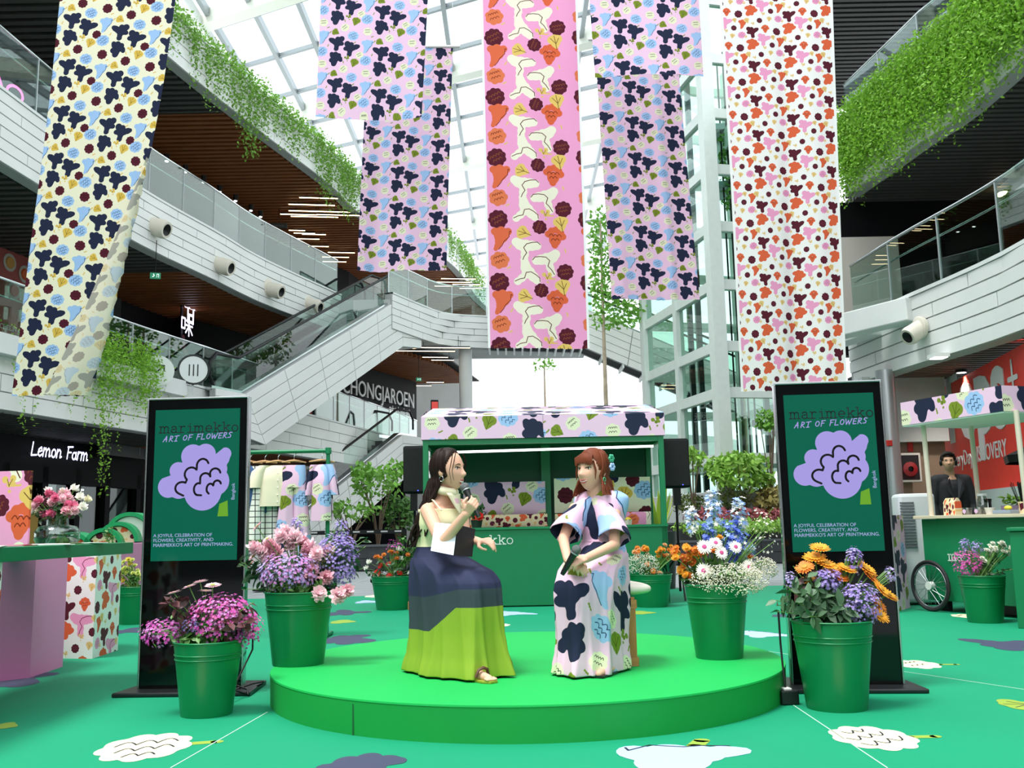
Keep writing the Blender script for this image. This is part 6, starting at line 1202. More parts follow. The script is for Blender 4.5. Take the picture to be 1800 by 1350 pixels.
rings = [(1.128, .050, .104, .148), (1.04, .048, .124, .152), (.97, .035, .110, .140), (.90, .022, .110, .142), (.84, .035, .14, .165), (.80, .085, .205, .185), (.76, .145, .28, .195), (.70, .18, .315, .20), (.58, .195, .315, .20), (.42, .205, .315, .205), (.30, .21, .33, .22), (SH+.012, .21, .355, .245)]
def fold_l(th, z, g): return g**.7*(.17*(1-abs(math.sin(3.5*th+.9+1.1*z)))**1.5+.09*(1-abs(math.sin(6.5*th+2-1.2*z)))**1.6-.07+.03*math.sin(3*th)+.012*math.sin(17*th+z*4))+(.02*math.sin(9*th+z*30)*math.exp(-((z-.84)/.07)**2))
vs, uv, fs = ring_dress(rings, P, F, n=200, m=170, folds=fold_l)
m_db = bpy.data.materials.new('dress_colour_blocks'); m_db.use_nodes = True; N_ = m_db.node_tree.nodes; Lk = m_db.node_tree.links; src = None; N_['Principled BSDF'].inputs['Roughness'].default_value = .8; N_['Principled BSDF'].inputs['Specular IOR Level'].default_value = .25
for nm, cl_ in ((None, '#efe8bd'), ('to_navy', '#2b314e'), ('to_charcoal', '#37434a'), ('to_lime', '#87a531')):
    if nm is None: rg = N_.new('ShaderNodeRGB'); rg.outputs[0].default_value = (*lin(cl_), 1); src = rg.outputs[0]; continue
    at_ = N_.new('ShaderNodeAttribute'); at_.attribute_name = nm; gt = N_.new('ShaderNodeMath'); gt.operation = 'GREATER_THAN'; gt.inputs[1].default_value = 0; Lk.new(at_.outputs['Fac'], gt.inputs[0]); mx_ = N_.new('ShaderNodeMix'); mx_.data_type = 'RGBA'; Lk.new(gt.outputs[0], mx_.inputs['Factor']); Lk.new(src, mx_.inputs['A']); mx_.inputs['B'].default_value = (*lin(cl_), 1); src = mx_.outputs['Result']
Lk.new(src, N_['Principled BSDF'].inputs['Base Color']); m_dc = mat('dress_cream', '#efe8bd', .8)
od = dress_obj(vs, uv, fs, [0]*len(fs), [m_db], 'dress', wl, off); V_ = np.array(vs); sx_ = V_[:, 0]-P.x
for nm, va in (('to_navy', .905-V_[:, 2]), ('to_charcoal', .62+.05*np.clip((sx_+.05)/.2, 0, 1)-V_[:, 2]), ('to_lime', .43+.14*np.clip((sx_+.02)/.16, 0, 1)-V_[:, 2])): at_ = od.data.attributes.new(nm, 'FLOAT', 'POINT'); at_.data.foreach_set('value', va.astype(np.float32))
q = MB()
for a, m_ in ((sr+(A(765, 890, 5.75)-sr)*.55, 1), (A(800, 885, 5.88), -1)):
    f_ = Vector((a.x, a.y, 1.10))+R3 @ Vector((0, .095, 0)); f_.z = 1.118; bk = Vector((a.x, a.y, 1.09))-R3 @ Vector((0, .06, 0)); q.tube([f_-off, a+Vector((.012, -.03, .045))-off, a+Vector((0, 0, .052))-off, bk-off], .005, 6)
q.build('dress_straps', m_dc, wl, smooth=60)
# scarf round the neck with a hanging point
q = MB(); nk = hc+M @ Vector((0, -.02, -.125))-off; n = 28
for i in range(n+1):
    a = 2*PI*i/n
    for k in range(4): rr = .062+.012*math.sin(PI*k/3)+.004*math.sin(5*a); q.v.append(tuple(nk+M @ Vector((rr*math.sin(a), rr*.95*math.cos(a)+.004, -.024+.016*k-.014*math.cos(a)))))
q.f = [(i*4+k, (i+1)*4+k, (i+1)*4+k+1, i*4+k+1) for i in range(n) for k in range(3)]; q.m = [0]*len(q.f)
k0 = len(q.v); g = 9
for i in range(g):
    t = i/(g-1); hw_ = .075*(1-t)**.9+.004
    for j in range(5): u = -1+j/2; q.v.append(tuple(nk+M @ Vector((u*hw_+.012*t, .074+.028*t-.022*abs(u)*(1-t)+.006*math.sin(6*u), -.018-.125*t))))
q.f += [(k0+i*5+j, k0+i*5+j+1, k0+(i+1)*5+j+1, k0+(i+1)*5+j) for i in range(g-1) for j in range(4)]; q.m += [1 if (i in (2, 3) and j in (1, 2)) else 0 for i in range(g-1) for j in range(4)]
sc = q.build('neck_scarf', [mat('scarf_cream', '#ebe5c4', .8), mat('scarf_pink', '#e3b9c4', .8)], wl, smooth=80); sm = sc.modifiers.new('Solidify', 'SOLIDIFY'); sm.thickness = .003
m_hairb = mat('hair_dark_brown', '#20120d', .55, var=.25, vscale=30, spec=.18); q = MB()
hair_cap(q, hc-off, M, hs, lambda th: float(np.interp(abs(th), [0, .5, .95, 1.3, 1.6, 1.9, 2.2], [.92, .86, .55, .12, .05, -.6, -.95])))
hair_locks(q, hc-off, M, hs, [(PI, 1.2, 1.2, .36, .018, .014, 24, (0, -.05, 0), .2), (PI, .9, .7, .44, .02, .015, 18, (0, -.09, 0), .25), (1.65, .25, 1.0, .03, .004, .008, 5, (0, -.04, 0), 0), (-1.65, .25, 1.0, .03, .004, .008, 5, (0, -.04, 0), 0), (2.2, .35, .9, .36, .018, .014, 7, (0, -.12, 0), .12), (-2.2, .35, .9, .36, .018, .014, 7, (0, -.12, 0), .12)])
for sx in (-1, 1):
    for k in range(2): r0 = hc-off+M @ Vector((sx*(.05+.012*k), .075-.012*k, .095)); q.tube([r0, r0+M @ Vector((sx*.026, .004, -.05)), r0+M @ Vector((sx*.03, -.008, -.11)), r0+M @ Vector((sx*.022, .0, -.165-.02*k))], [.003, .0028, .0018, .0008], 5)
q.build('hair', m_hairb, wl, smooth=80)
q = MB(); ec = hc-off+M @ Vector((.077, -.006, -.056)); q.tube([ec+M @ Vector((.004, .013*math.cos(a), .016*math.sin(a))) for a in [2*PI*i/16 for i in range(16)]], .0042, 6, closed=True); q.build('earring', m_chrome, wl, smooth=60)
microphone('black microphone with grey head held up by the woman on the left', A(842, 909, 5.44), A(816, 855, 5.50))
# cue folder under her arm
fa, fb, fc, fdn = A(757, 968, 5.50), A(797, 976, 5.46), A(830, 979, 5.58), A(803, 926, 5.50); t = thing('cue_folder', 'open black folder with a white page held under the left woman\'s arm', 'folder', fb)
up = A(804, 922, 5.56)-fb; q = MB(); th_ = Vector((0, .006, 0)); a_ = fa-fb; c_ = fc-fb
for v, m_, dz in ((a_, 0, 0), (c_, 1, .0)):
    k = [Vector((0, 0, 0)), v, v+up*.93, up]; q.add(k+[p+th_ for p in k], [(0, 1, 2, 3), (7, 6, 5, 4), (0, 4, 5, 1), (1, 5, 6, 2), (2, 6, 7, 3), (3, 7, 4, 0)], m_)
q2 = MB(); q2.v, q2.f, q2.m = q.v[:8], q.f[:6], [0]*6; q2.build('white_page', mat('page_pale', '#d6e2ec', .6), t); q2 = MB(); q2.v, q2.f, q2.m = q.v[8:], q.f[:6], [0]*6; q2.build('black_cover', mat('folder_black', '#101214', .5), t)
# ---------------------------------- woman on the right
F = Vector((-.50, -.87)); P = Vector((atY(1062, 1035, 5.86).x, 5.86, 0)); R3 = rotF(F); off = Vector((P.x, P.y, SH)); wr_ = thing('person', 'seated woman with auburn hair in a pink flowered dress, smiling to the left', 'person', off)
M = rotF((-.70, -.71)); hc = A(1041, 826, 5.80); hs = 1.12
b = MB(); head_mesh(b, hc, M, hs); neck = A(1046, 884, 5.83); chest = A(1048, 925, 5.84); belly = A(1054, 965, 5.85); pel = Vector((P.x, P.y, .74)); capsule(b, hc+M @ Vector((0, -.028, -.065)), .05, neck, .05)
s1, e1, w1_ = A(1010, 894, 5.88), A(990, 948, 5.72), A(998, 985, 5.48); s2, e2, w2_ = A(1081, 894, 5.77), A(1080, 958, 5.62), A(1030, 982, 5.42)
chain(b, [s1, neck, s2], [.034, .048, .035]); chain(b, [A(1048, 910, 5.85), A(1052, 930, 5.86), A(1058, 965, 5.86), pel], [.07, .072, .068, .1])
for sx in (-1, 1): kn = Vector((P.x, P.y, .70))+R3 @ Vector((sx*.065, .28, -.02)); chain(b, [pel+R3 @ Vector((sx*.06, 0, -.03)), kn, Vector((kn.x, kn.y, .28))], [.075, .045, .03])
chain(b, [s1, e1, w1_], [.036, .032, .024]); chain(b, [s2, e2, w2_], [.037, .033, .025])
hand(b, w1_, A(1026, 997, 5.38)-w1_, Vector((.1, .45, -.6)), (.4, .5, .55, .6), .3, .95, side=-1); hand(b, w2_, A(1000, 986, 5.33)-w2_, Vector((-.1, .5, -.6)), (.5, .55, .6, .65), .3, .95, side=1)
ft = A(1064, 1186, 5.50); ft.z = SH+.03; chain(b, [ft+R3 @ Vector((0, -.12, .04)), ft+R3 @ Vector((0, -.1, 0)), ft, ft+R3 @ Vector((0, .08, -.008))], [.032, .028, .03, .02])
place_mesh(remesh(b), 'body', m_skin, wr_, off); face_parts(wr_, off, hc, M, hs, smile=True, mouth_open=.002, gaze=-.5, browm=mat('brow_auburn', '#7a4a34', .8))
q = MB(); q.box(ft-off+Vector((0, 0, -.022)), (.07, .2, .014), rot=R3); q.build('shoe_sole', m_base, wr_, bevel=.003)
rings = [(1.225, -.005, .062, .075), (1.21, -.0, .075, .125), (1.18, .003, .09, .172), (1.13, .006, .104, .172), (1.08, .012, .112, .156), (1.0, .01, .105, .138), (.925, .008, .092, .122), (.89, .015, .11, .14), (.84, .045, .155, .16), (.80, .10, .22, .17), (.75, .15, .27, .175), (.66, .175, .285, .178), (.5, .19, .27, .17), (.35, .20, .262, .168), (SH+.012, .215, .275, .185)]
def fold_r(th, z, g): return g**.6*(.17*(1-abs(math.sin(3.5*th+.3+1.6*z)))**1.5+.09*(1-abs(math.sin(6*th+1-1.5*z)))**1.6-.07+.03*math.sin(3*th+2)+.012*math.sin(16*th+z*3))+.03*math.sin(16*th)*math.exp(-((z-.90)/.035)**2)
vs, uv, fs = ring_dress(rings, P, F, n=180, m=150, folds=fold_r, arcu=.30); dress_obj(vs, uv, fs, [0]*len(fs), [P_DRESS], 'dress', wr_, off)
for s0, e0, o_ in ((s1, e1, -.03), (s2, e2, .03)):
    q = MB(); q.uv = []; d = (e0-s0); n = 26; ax = d.normalized(); xx = ax.cross(Vector((0, 1, 0))).normalized(); yy = ax.cross(xx); inn = (neck-s0).normalized()
    for i in range(13):
        t = i/12; c = s0+inn*(.12*(1-t)**2.0)+Vector((0, 0, .004*(1-t)))+d*(t*.84-.02); r = float(np.interp(t, [0, .15, .45, 1], [.06, .07, .075, .092]))
        for j in range(n): a = 2*PI*j/n; f = 1+.06*t*math.sin(4*a+1); q.v.append(tuple(c-off+(xx*math.cos(a)+yy*math.sin(a))*r*f)); q.uv.append((.3+o_*9+a*.07, .62-t*.25))
    q.f = [(i*n+j, i*n+(j+1) % n, (i+1)*n+(j+1) % n, (i+1)*n+j) for i in range(12) for j in range(n)]; q.m = [0]*len(q.f); o = q.build('sleeve', P_DRESS, wr_, smooth=80); sm = o.modifiers.new('Solidify', 'SOLIDIFY'); sm.thickness = .003
q = MB(); pts = [Vector((P.x, P.y, .918))-off+R3 @ Vector((.128*math.sin(a), .008+.097*math.cos(a), 0)) for a in [2*PI*i/28 for i in range(28)]]; q.tube(pts, .006, 6, closed=True); q.build('waist_tie', mat('tie_pink', '#e8bfd6', .8), wr_, smooth=60)
kf = Vector((P.x, P.y, .918))-off+R3 @ Vector((-.06, .095, 0)); q = MB(); q.tube([kf, kf+R3 @ Vector((0, .02, -.05)), kf+R3 @ Vector((.01, .05, -.10))], .005, 6); q.tube([kf, kf+R3 @ Vector((-.02, .025, -.05)), kf+R3 @ Vector((-.035, .06, -.085))], .005, 6); q.build('tie_ends', m_iris, wr_, smooth=60)
m_haira = mat('hair_auburn', '#6d3620', .55, var=.25, vscale=30, spec=.18); q = MB()
hair_cap(q, hc-off, M, hs, lambda th: float(np.interp(abs(th), [0, .6, .95, 1.25, 1.6, 1.9, 2.2], [.7, .6, .4, -.1, -.1, -.7, -.95])))
hair_locks(q, hc-off, M, hs, [(PI, 1.2, 1.1, .11, .014, .015, 22, (0, .0, 0), .45), (PI, .9, .5, .13, .014, .015, 14, (0, -.0, 0), .5), (1.75, .3, .9, .13, .012, .012, 7, (0, .02, 0), .35), (-1.75, .3, .9, .13, .012, .012, 7, (0, .02, 0), .35)])
for k in range(17):
    t = -1+2*k/16; r0 = hc-off+M @ Vector((t*.05, .072-.015*abs(t), .098-.012*t*t)); q.tube([r0, hc-off+M @ Vector((t*.062, .096-.016*t*t, .07)), hc-off+M @ Vector((t*.066, .099-.02*t*t, .036-(.012 if abs(t) > .6 else 0)))], [.006, .0075, .003], 6)
for sx in (-1, 1): r0 = hc-off+M @ Vector((sx*.062, .062, .05)); q.tube([r0, r0+M @ Vector((sx*.014, -.004, -.06)), r0+M @ Vector((sx*.012, .0, -.11))], [.006, .006, .002], 6)
q.build('hair', m_haira, wr_, smooth=80)
cl = thing('hair_clip', 'green and pale blue flower clip in the auburn hair', 'hair clip', hc+M @ Vector((-.100, -.05, .035)))
for i, (dx, dz, m_) in enumerate(((0, .03, mat('clip_green', '#3fae86', .4)), (.004, -.022, mat('clip_blue', '#a9c4f0', .4)))):
    q = MB()
    for k in range(6): a = k*PI/3; q.ball(M @ Vector((-.012-dx, .016*math.cos(a), dz+.016*math.sin(a))), (.008, .011, .011), 8, 6, rot=M)
    q.build('blossom', m_, cl, smooth=80)
q = MB(); ec = hc-off+M @ Vector((-.092, .004, -.062)); q.tube([ec+M @ Vector((-.004, .010*math.cos(a), .012*math.sin(a))) for a in [2*PI*i/16 for i in range(16)]], .003, 6, closed=True); q.ball(ec+M @ Vector((-.004, 0, -.03)), (.006, .009, .014), 10, 8); q.build('earring', mat('earring_green', '#4fb083', .3), wr_, smooth=60)
microphone('black microphone resting in the hands of the woman on the right', A(988, 1010, 5.37), A(1014, 965, 5.34))
# ---------------------------------- attendant behind the drinks cart
Y0 = 12.2; hc = A(1667, 812, Y0); P = Vector((hc.x+.03, Y0+.05, 0)); off = P; mn = thing('person', 'man in a black suit and headphones standing behind the drinks cart', 'person', off); M = rotF((-.35, -.94)); R3 = rotF((-.1, -1))
b = MB(); head_mesh(b, hc, M, 1.0); nz = hc.z-.15; capsule(b, hc+M @ Vector((0, -.02, -.06)), .055, Vector((P.x, P.y, nz-.03)), .06); capsule(b, Vector((P.x, P.y, nz-.1)), .1, Vector((P.x, P.y, nz-.5)), .1)
for sx in (-1, 1):
    sh_ = P+R3 @ Vector((sx*.19, 0, nz-.08)); el_ = sh_+R3 @ Vector((sx*.06, .02, -.3)); wr2 = el_+R3 @ Vector((-sx*.02, .1, -.25)); chain(b, [Vector((P.x, P.y, nz-.06)), sh_, el_, wr2], [.06, .05, .042, .03]); hand(b, wr2, (0, -.2, -1), R3 @ Vector((-sx, 0, 0)), (.4, .4, .4, .4), .2, 1.0, side=sx)
    hp = P+R3 @ Vector((sx*.09, 0, .92)); chain(b, [Vector((P.x, P.y, .98)), hp, P+R3 @ Vector((sx*.1, 0, .5)), P+R3 @ Vector((sx*.1, 0, .07)), P+R3 @ Vector((sx*.1, .14, .04))], [.11, .09, .06, .045, .035])
place_mesh(remesh(b, .007), 'body', m_skin2, mn, off); face_parts(mn, off, hc, M, 1.0, smile=False, lipm=mat('lip_plain', '#a06a5c', .5), browm=m_iris)
m_suit = mat('suit_black', '#15161a', .8, var=.1, vscale=20); b = MB(); capsule(b, P+Vector((0, 0, nz-.19)), .15, P+Vector((0, 0, 1.0)), .15)
for sx in (-1, 1): sh_ = P+R3 @ Vector((sx*.18, 0, nz-.09)); el_ = sh_+R3 @ Vector((sx*.07, .02, -.31)); chain(b, [P+Vector((0, 0, nz-.07)), sh_, el_, el_+R3 @ Vector((-sx*.02, .09, -.22))], [.075, .082, .07, .052]); capsule(b, P+R3 @ Vector((sx*.08, .0, nz-.16)), .12, P+R3 @ Vector((sx*.08, 0, .86)), .14)
place_mesh(remesh(b, .01, 3), 'jacket', m_suit, mn, off); b = MB()
for sx in (-1, 1): chain(b, [P+R3 @ Vector((sx*.06, 0, .95)), P+R3 @ Vector((sx*.1, 0, .5)), P+R3 @ Vector((sx*.1, 0, .1))], [.13, .09, .08])
place_mesh(remesh(b, .012, 3), 'trousers', m_suit, mn, off); q = MB()
for sx in (-1, 1): q.box(R3 @ Vector((sx*.1, .06, .05)), (.1, .29, .1), rot=R3)
q.build('shoes', m_base, mn, bevel=.02); q = MB()
for sx in (-1, 1): q.add([R3 @ Vector((sx*.015, .165, nz-.36)), R3 @ Vector((sx*.085, .15, nz-.12)), R3 @ Vector((sx*.05, .12, nz-.05)), R3 @ Vector((sx*.11, .155, nz-.19))], [(0, 1, 2), (0, 3, 1)])
q.build('lapels', mat('lapel_black', '#1e1f25', .6), mn); q = MB(); hair_cap(q, hc-off, M, 1.0, lambda th: .5 if abs(th) < .8 else (.1 if abs(th) < 1.4 else -.4))
for k in range(16): t = -1+k/7.5; q.ball(hc-off+M @ Vector((t*.055, .06-.03*abs(t), .105-.02*t*t)), (.02, .03, .018), 8, 6)
q.build('hair', m_hairb, mn, smooth=80)
hp = thing('headphones', 'black headphones on the man behind the drinks cart', 'headphones', hc); q = MB(); q.tube([M @ Vector((.088*math.cos(a), -.01, .03+.1*math.sin(a))) for a in [PI*i/14 for i in range(15)]], .009, 8); q.build('headband', m_black, hp, smooth=60)
for sx in (-1, 1): q = MB(); q.ball(M @ Vector((sx*.088, -.008, -.01)), (.02, .034, .042), 14, 10, rot=M); q.build('ear_cup', m_black, hp, smooth=60)
# ------------------------------------------------------------------ flower pails
m_stem = mat('stem_green', '#5f8a3c', .6); m_leafd = mat('leaf_dark', '#2f5330', .45, island=.3); m_leafm = mat('leaf_mid', '#4f7f36', .5, island=.3); m_leafr = mat('leaf_bronze', '#5a3034', .5, island=.35); m_leafg = mat('leaf_greygreen', '#49694a', .5, island=.25)
RU = random.uniform
def petal_ring(n, L, w, lift, r0=.0, droop=0., z=0., jit=.1):
    v = []; f = []
    for i in range(n):
        a = 2*PI*i/n+RU(-jit, jit)*.5; c, s = math.cos(a), math.sin(a); k = len(v); l = L*RU(.9, 1.08)
        def p(t, u): r = r0+l*t; return (c*r-s*u*w, s*r+c*u*w, z+lift*l*t-droop*l*t*t)
        v += [p(0, -.2), p(0, .2), p(.55, .5), p(1, .18), p(1, -.18), p(.55, -.5)]; f += [(k, k+1, k+2, k+5), (k+5, k+2, k+3, k+4)]
    return v, f
def mesh_of(name, parts):
    b = MB()
    for v, f in parts: b.add(v, f)
    return b
HEADS = {}
def head_template(kind):
    if kind in HEADS: return HEADS[kind]
    if kind == 'gerbera': r = [(petal_ring(22, .045, .011, .10), petal_ring(18, .036, .010, .22, 0, 0, .003))]; P = [('petals', mesh_of('', list(r[0])), 0)]; b = MB(); b.lathe([(.014, .004), (.012, .01), (0, .012)], 12, cap0=False); P.append(('centre', b, 1))
    elif kind == 'carnation':
        b = MB()
        for lay, (n, L, lift) in enumerate(((10, .034, .25), (9, .03, .7), (8, .026, 1.3), (6, .02, 2.2))): b.add(*petal_ring(n, L, .022, lift, 0, .1, .004*lay, .5))
        for i in range(26): t = RU(0, 6.28); p = RU(.2, 1.3); b.add(*[[tuple(Vector((math.cos(t)*math.sin(p)*.03, math.sin(t)*math.sin(p)*.03, .03*math.cos(p)+.01))+Vector((RU(-.01, .01), RU(-.01, .01), RU(-.008, .008)))) for _ in range(4)], [(0, 1, 2, 3)]])
        P = [('petals', b, 0)]; b = MB(); b.lathe([(.006, -.02), (.01, 0), (.004, .004)], 8); P.append(('calyx', b, 2))
    elif kind == 'mum':
        b = MB()
        for n, L, lift in ((16, .022, .15), (13, .018, .6), (9, .013, 1.3)): b.add(*petal_ring(n, L, .006, lift))
        P = [('petals', b, 0)]; b = MB(); b.ball((0, 0, .006), (.007, .007, .006), 8, 6); P.append(('centre', b, 1))
    elif kind == 'rose':
        b = MB()
        for n, L, w, lift in ((5, .034, .034, .5), (5, .03, .03, 1.0), (4, .024, .024, 1.9), (3, .016, .018, 3.5)): b.add(*petal_ring(n, L, w, lift, .004))
        P = [('petals', b, 0)]; b = MB(); b.lathe([(.004, -.015), (.012, 0), (.006, .006)], 8); P.append(('calyx', b, 2))
    HEADS[kind] = [(nm, b.build(nm, m_stem).data, k) for nm, b, k in P]
    for nm, me, k in HEADS[kind]:
        for o in [o for o in C.objects if o.data == me]: bpy.data.objects.remove(o)
    return HEADS[kind]
CNT = {}
def flower(kind, name, label, root_pt, tip, axis, s, mp, mc, group):
    """one cut flower: stem from the pail mouth to the head"""
    root_pt, tip = Vector(root_pt), Vector(tip); t = thing(name, label, 'flower', root_pt, 0, group); q = MB(); mid = (tip-root_pt)*.55+Vector((0, 0, .015)); q.tube([Vector((0, 0, 0)), mid, tip-root_pt], .0028*max(1, s), 5); q.build('stem', m_stem, t, smooth=60)
    mm = Matrix(aim(tip-root_pt, axis, s, RU(0, 6)))
    for nm, me, k in head_template(kind):
        m_ = [mp, mc, m_stem][k]; key = (me.name, m_.name)
        if key not in CNT: d = me.copy(); d.materials.clear(); d.materials.append(m_); CNT[key] = d
        o = bpy.data.objects.new(nm, CNT[key]); C.objects.link(o); o.parent = t; o.matrix_local = mm
    return t
FLO5 = ([(0, 0, 0)]+[(math.cos(a)*r, math.sin(a)*r, .25 if r > .6 else .1) for i in range(5) for a, r in ((2*PI*i/5, 1.), (2*PI*i/5+.63, .45))], [(0, 1+2*i, 2+2*i, 0)[:3] for i in range(5)]+[(0, 2+2*i, 1+(2*i+2) % 10) for i in range(5)])
OCT = ([(1, 0, 0), (-1, 0, 0), (0, 1, 0), (0, -1, 0), (0, 0, 1), (0, 0, -1)], [(0, 2, 4), (2, 1, 4), (1, 3, 4), (3, 0, 4), (2, 0, 5), (1, 2, 5), (3, 1, 5), (0, 3, 5)])
def spray(name, label, mouth, cen, rad, n, size, mats, tmpl=FLO5, group=None, shell=.55, stems=18, leaves=None, cat='flower spray', up=.6):
    """a massed spray: florets nobody could count, its stems and small leaves"""
    mouth, cen = Vector(mouth), Vector(cen); t = thing(name, label, cat, mouth, 0, group); A_ = []; mi = []
    for i in range(n):
        d = Vector((RU(-1, 1), RU(-1, 1), RU(-.7, 1))); l = d.length
        if l < .05: d = Vector((0, 0, 1)); l = 1
        d = d/l*(shell+(1-shell)*RU(0, 1)**.5) if RU(0, 1) < .75 else d/l*RU(0, 1); p = cen-mouth+Vector((d.x*rad[0], d.y*rad[1], d.z*rad[2])); ax = (d+Vector((0, -.25, up))).normalized(); A_.append(aim(p, ax, size*RU(.85, 1.45), RU(0, 6))); mi.append(random.randrange(len(mats)))
    o = scatter(*tmpl, A_, 'florets', mats, t, mi=mi, kind='stuff'); q = MB()
    for i in range(stems): a = A_[random.randrange(n)]; p = Vector((a[0][3], a[1][3], a[2][3])); q.tube([Vector((RU(-.04, .04), RU(-.04, .04), -.02)), p*.6+Vector((0, 0, .01)), p], .002, 4)
    q.build('stems', m_stem, t, kind='stuff')
    if leaves: 
        nl, ml, sz = leaves; L = []
        for i in range(nl): a = A_[random.randrange(n)]; p = Vector((a[0][3], a[1][3], a[2][3]))*RU(.35, .95); L.append(aim(p, (RU(-1, 1), RU(-1, .6), RU(-.2, 1)), sz*RU(.6, 1.2), RU(0, 6)))
        scatter(*LEAF6, L, 'leaves', ml, t, kind='stuff')
    return t
def foliage(name, label, mouth, cen, rad, n, size, m, group=None, cat='foliage', stems=14):
    mouth, cen = Vector(mouth), Vector(cen); t = thing(name, label, cat, mouth, 0, group); L = []; q = MB()
    for k in range(stems):
        d = Vector((RU(-1, 1), RU(-1, 1), RU(-.6, 1))).normalized(); e = cen-mouth+Vector((d.x*rad[0], d.y*rad[1], d.z*rad[2])); b0 = Vector((RU(-.05, .05), RU(-.05, .05), -.02)); md = b0.lerp(e, .55)+Vector((0, 0, .03)); q.tube([b0, md, e], .0025, 5)
        for i in range(n//stems): u = RU(.35, 1.02); p = b0.lerp(md, u*2) if u < .5 else md.lerp(e, u*2-1); a = (e-b0).normalized()+Vector((RU(-1, 1), RU(-1, 1), RU(-.6, .8))); L.append(aim(p, a, size*RU(.7, 1.15), RU(0, 6)))
    scatter(*LEAF6, L, 'leaves', m, t, kind='stuff'); q.build('stems', m_stem, t, kind='stuff'); return t
def pail(label, px, py, z, wtop, h, Y=None):
    p = atZ(px, py, z) if Y is None else Vector((atY(px, py, Y).x, Y, z)); s = FPX/p.y; rt = wtop/2/s; H = h/s*1.02; rb = rt*.74; k_ = (p.y+(rb*.8 if Y is None else 0))/p.y; p.x *= k_; p.y *= k_
    t = thing('flower_pail', label, 'pail', p, 0, 'green metal flower pails'); q = MB(); rr = lambda z: rb+(rt-rb)*z
    q.lathe([(0, .0), (rb, .0), (rb+.002, .01)]+[(rr(k)+o, H*k) for k, o in ((.3, 0), (.6, 0))]+[(rr(.98), H*.98), (rr(1)-.006, H*.985), (rr(.9)-.008, H*.9), (0, H*.88)], 40, cap0=False); q.build('body', m_pail, t, smooth=40)
    q = MB(); q.tube([((rr(1)+.002)*math.cos(a), (rr(1)+.002)*math.sin(a), H) for a in [2*PI*i/40 for i in range(40)]], .005, 8, closed=True); q.build('rim', m_pail, t, smooth=60)
    for k in (.77, .83): q = MB(); q.tube([((rr(k)+.001)*math.cos(a), (rr(k)+.001)*math.sin(a), H*k) for a in [2*PI*i/40 for i in range(40)]], .0045, 8, closed=True); q.build('ridge', m_pail, t, smooth=60)
    return Vector((p.x, p.y, z+H*.93)), p.y, s
FM = {k: mat('petal_'+k, c, .6, island=v, trans=.15) for k, c, v in (('palepink', '#fad3dc', .05), ('pink', '#f6bccb', .06), ('magenta', '#c544a8', .15), ('mauve', '#c983c4', .12), ('violet', '#8f78c4', .15), ('lavender', '#b09fda', .12), ('orange', '#e8842a', .12), ('rust', '#c8641f', .15), ('amber', '#f0a62a', .1), ('red', '#cf2118', .1), ('yellow', '#f0cf3a', .1), ('lime', '#dbe07a', .08), ('white', '#f1eee6', .04), ('cream', '#ece6cc', .05), ('sky', '#9fbdf0', .1), ('blue', '#5f78dc', .15), ('deep', '#3a3fae', .15), ('rose', '#e77fa4', .1), ('peach', '#efb07e', .08), ('fuchsia', '#d85aa6', .15))}
FC = {'gold': mat('centre_gold', '#b88a2a', .7), 'rosy': mat('centre_pink', '#b9427e', .7), 'dark': mat('centre_brown', '#5f4518', .7), 'green': mat('centre_green', '#9aa84a', .7)}
def heads(kind, name, label, group, mouth, Y, spots, s, mp, mc, face=(0, -.6, .5)):
    its = []
    for i, sp in enumerate(spots):
        px, py = sp[0], sp[1]; dy = sp[2] if len(sp) > 2 else RU(-.05, .08); tip = atY(px, py, Y+dy); out = (tip-Vector(mouth)); out.z *= .4; ax = out.normalized()*.6+Vector(face)+Vector((RU(-.25, .25), 0, RU(-.2, .2))); m_ = mp[i % len(mp)] if isinstance(mp, list) else mp
        o = flower(kind, name, label if isinstance(label, str) else label[i], Vector(mouth)+Vector((RU(-.05, .05), RU(-.05, .05), 0)), tip, ax, s*RU(.9, 1.12), m_, mc, group); its.append((o, px, py))
    if isinstance(label, str): by_place(its, label)
def near(px, py, rx, ry, n): return [(px+rx*math.sqrt(RU(0, 1))*math.cos(a), py+ry*math.sqrt(RU(0, 1))*math.sin(a)) for a in [RU(0, 6.28) for _ in range(n)]]
def sp_(name, label, mouth, Y, s, px, py, rx, ry, n, size, mats, dy=0., **k): return spray(name, label, mouth, atY(px, py, Y+dy), (rx/s, max(.04, rx/s*.75), ry/s), n, size, [FM[m] for m in mats], **k)
def fo_(name, label, mouth, Y, s, px, py, rx, ry, n, size, m, dy=0., **k): return foliage(name, label, mouth, atY(px, py, Y+dy), (rx/s, rx/s*.7, ry/s), n, size, m, **k)
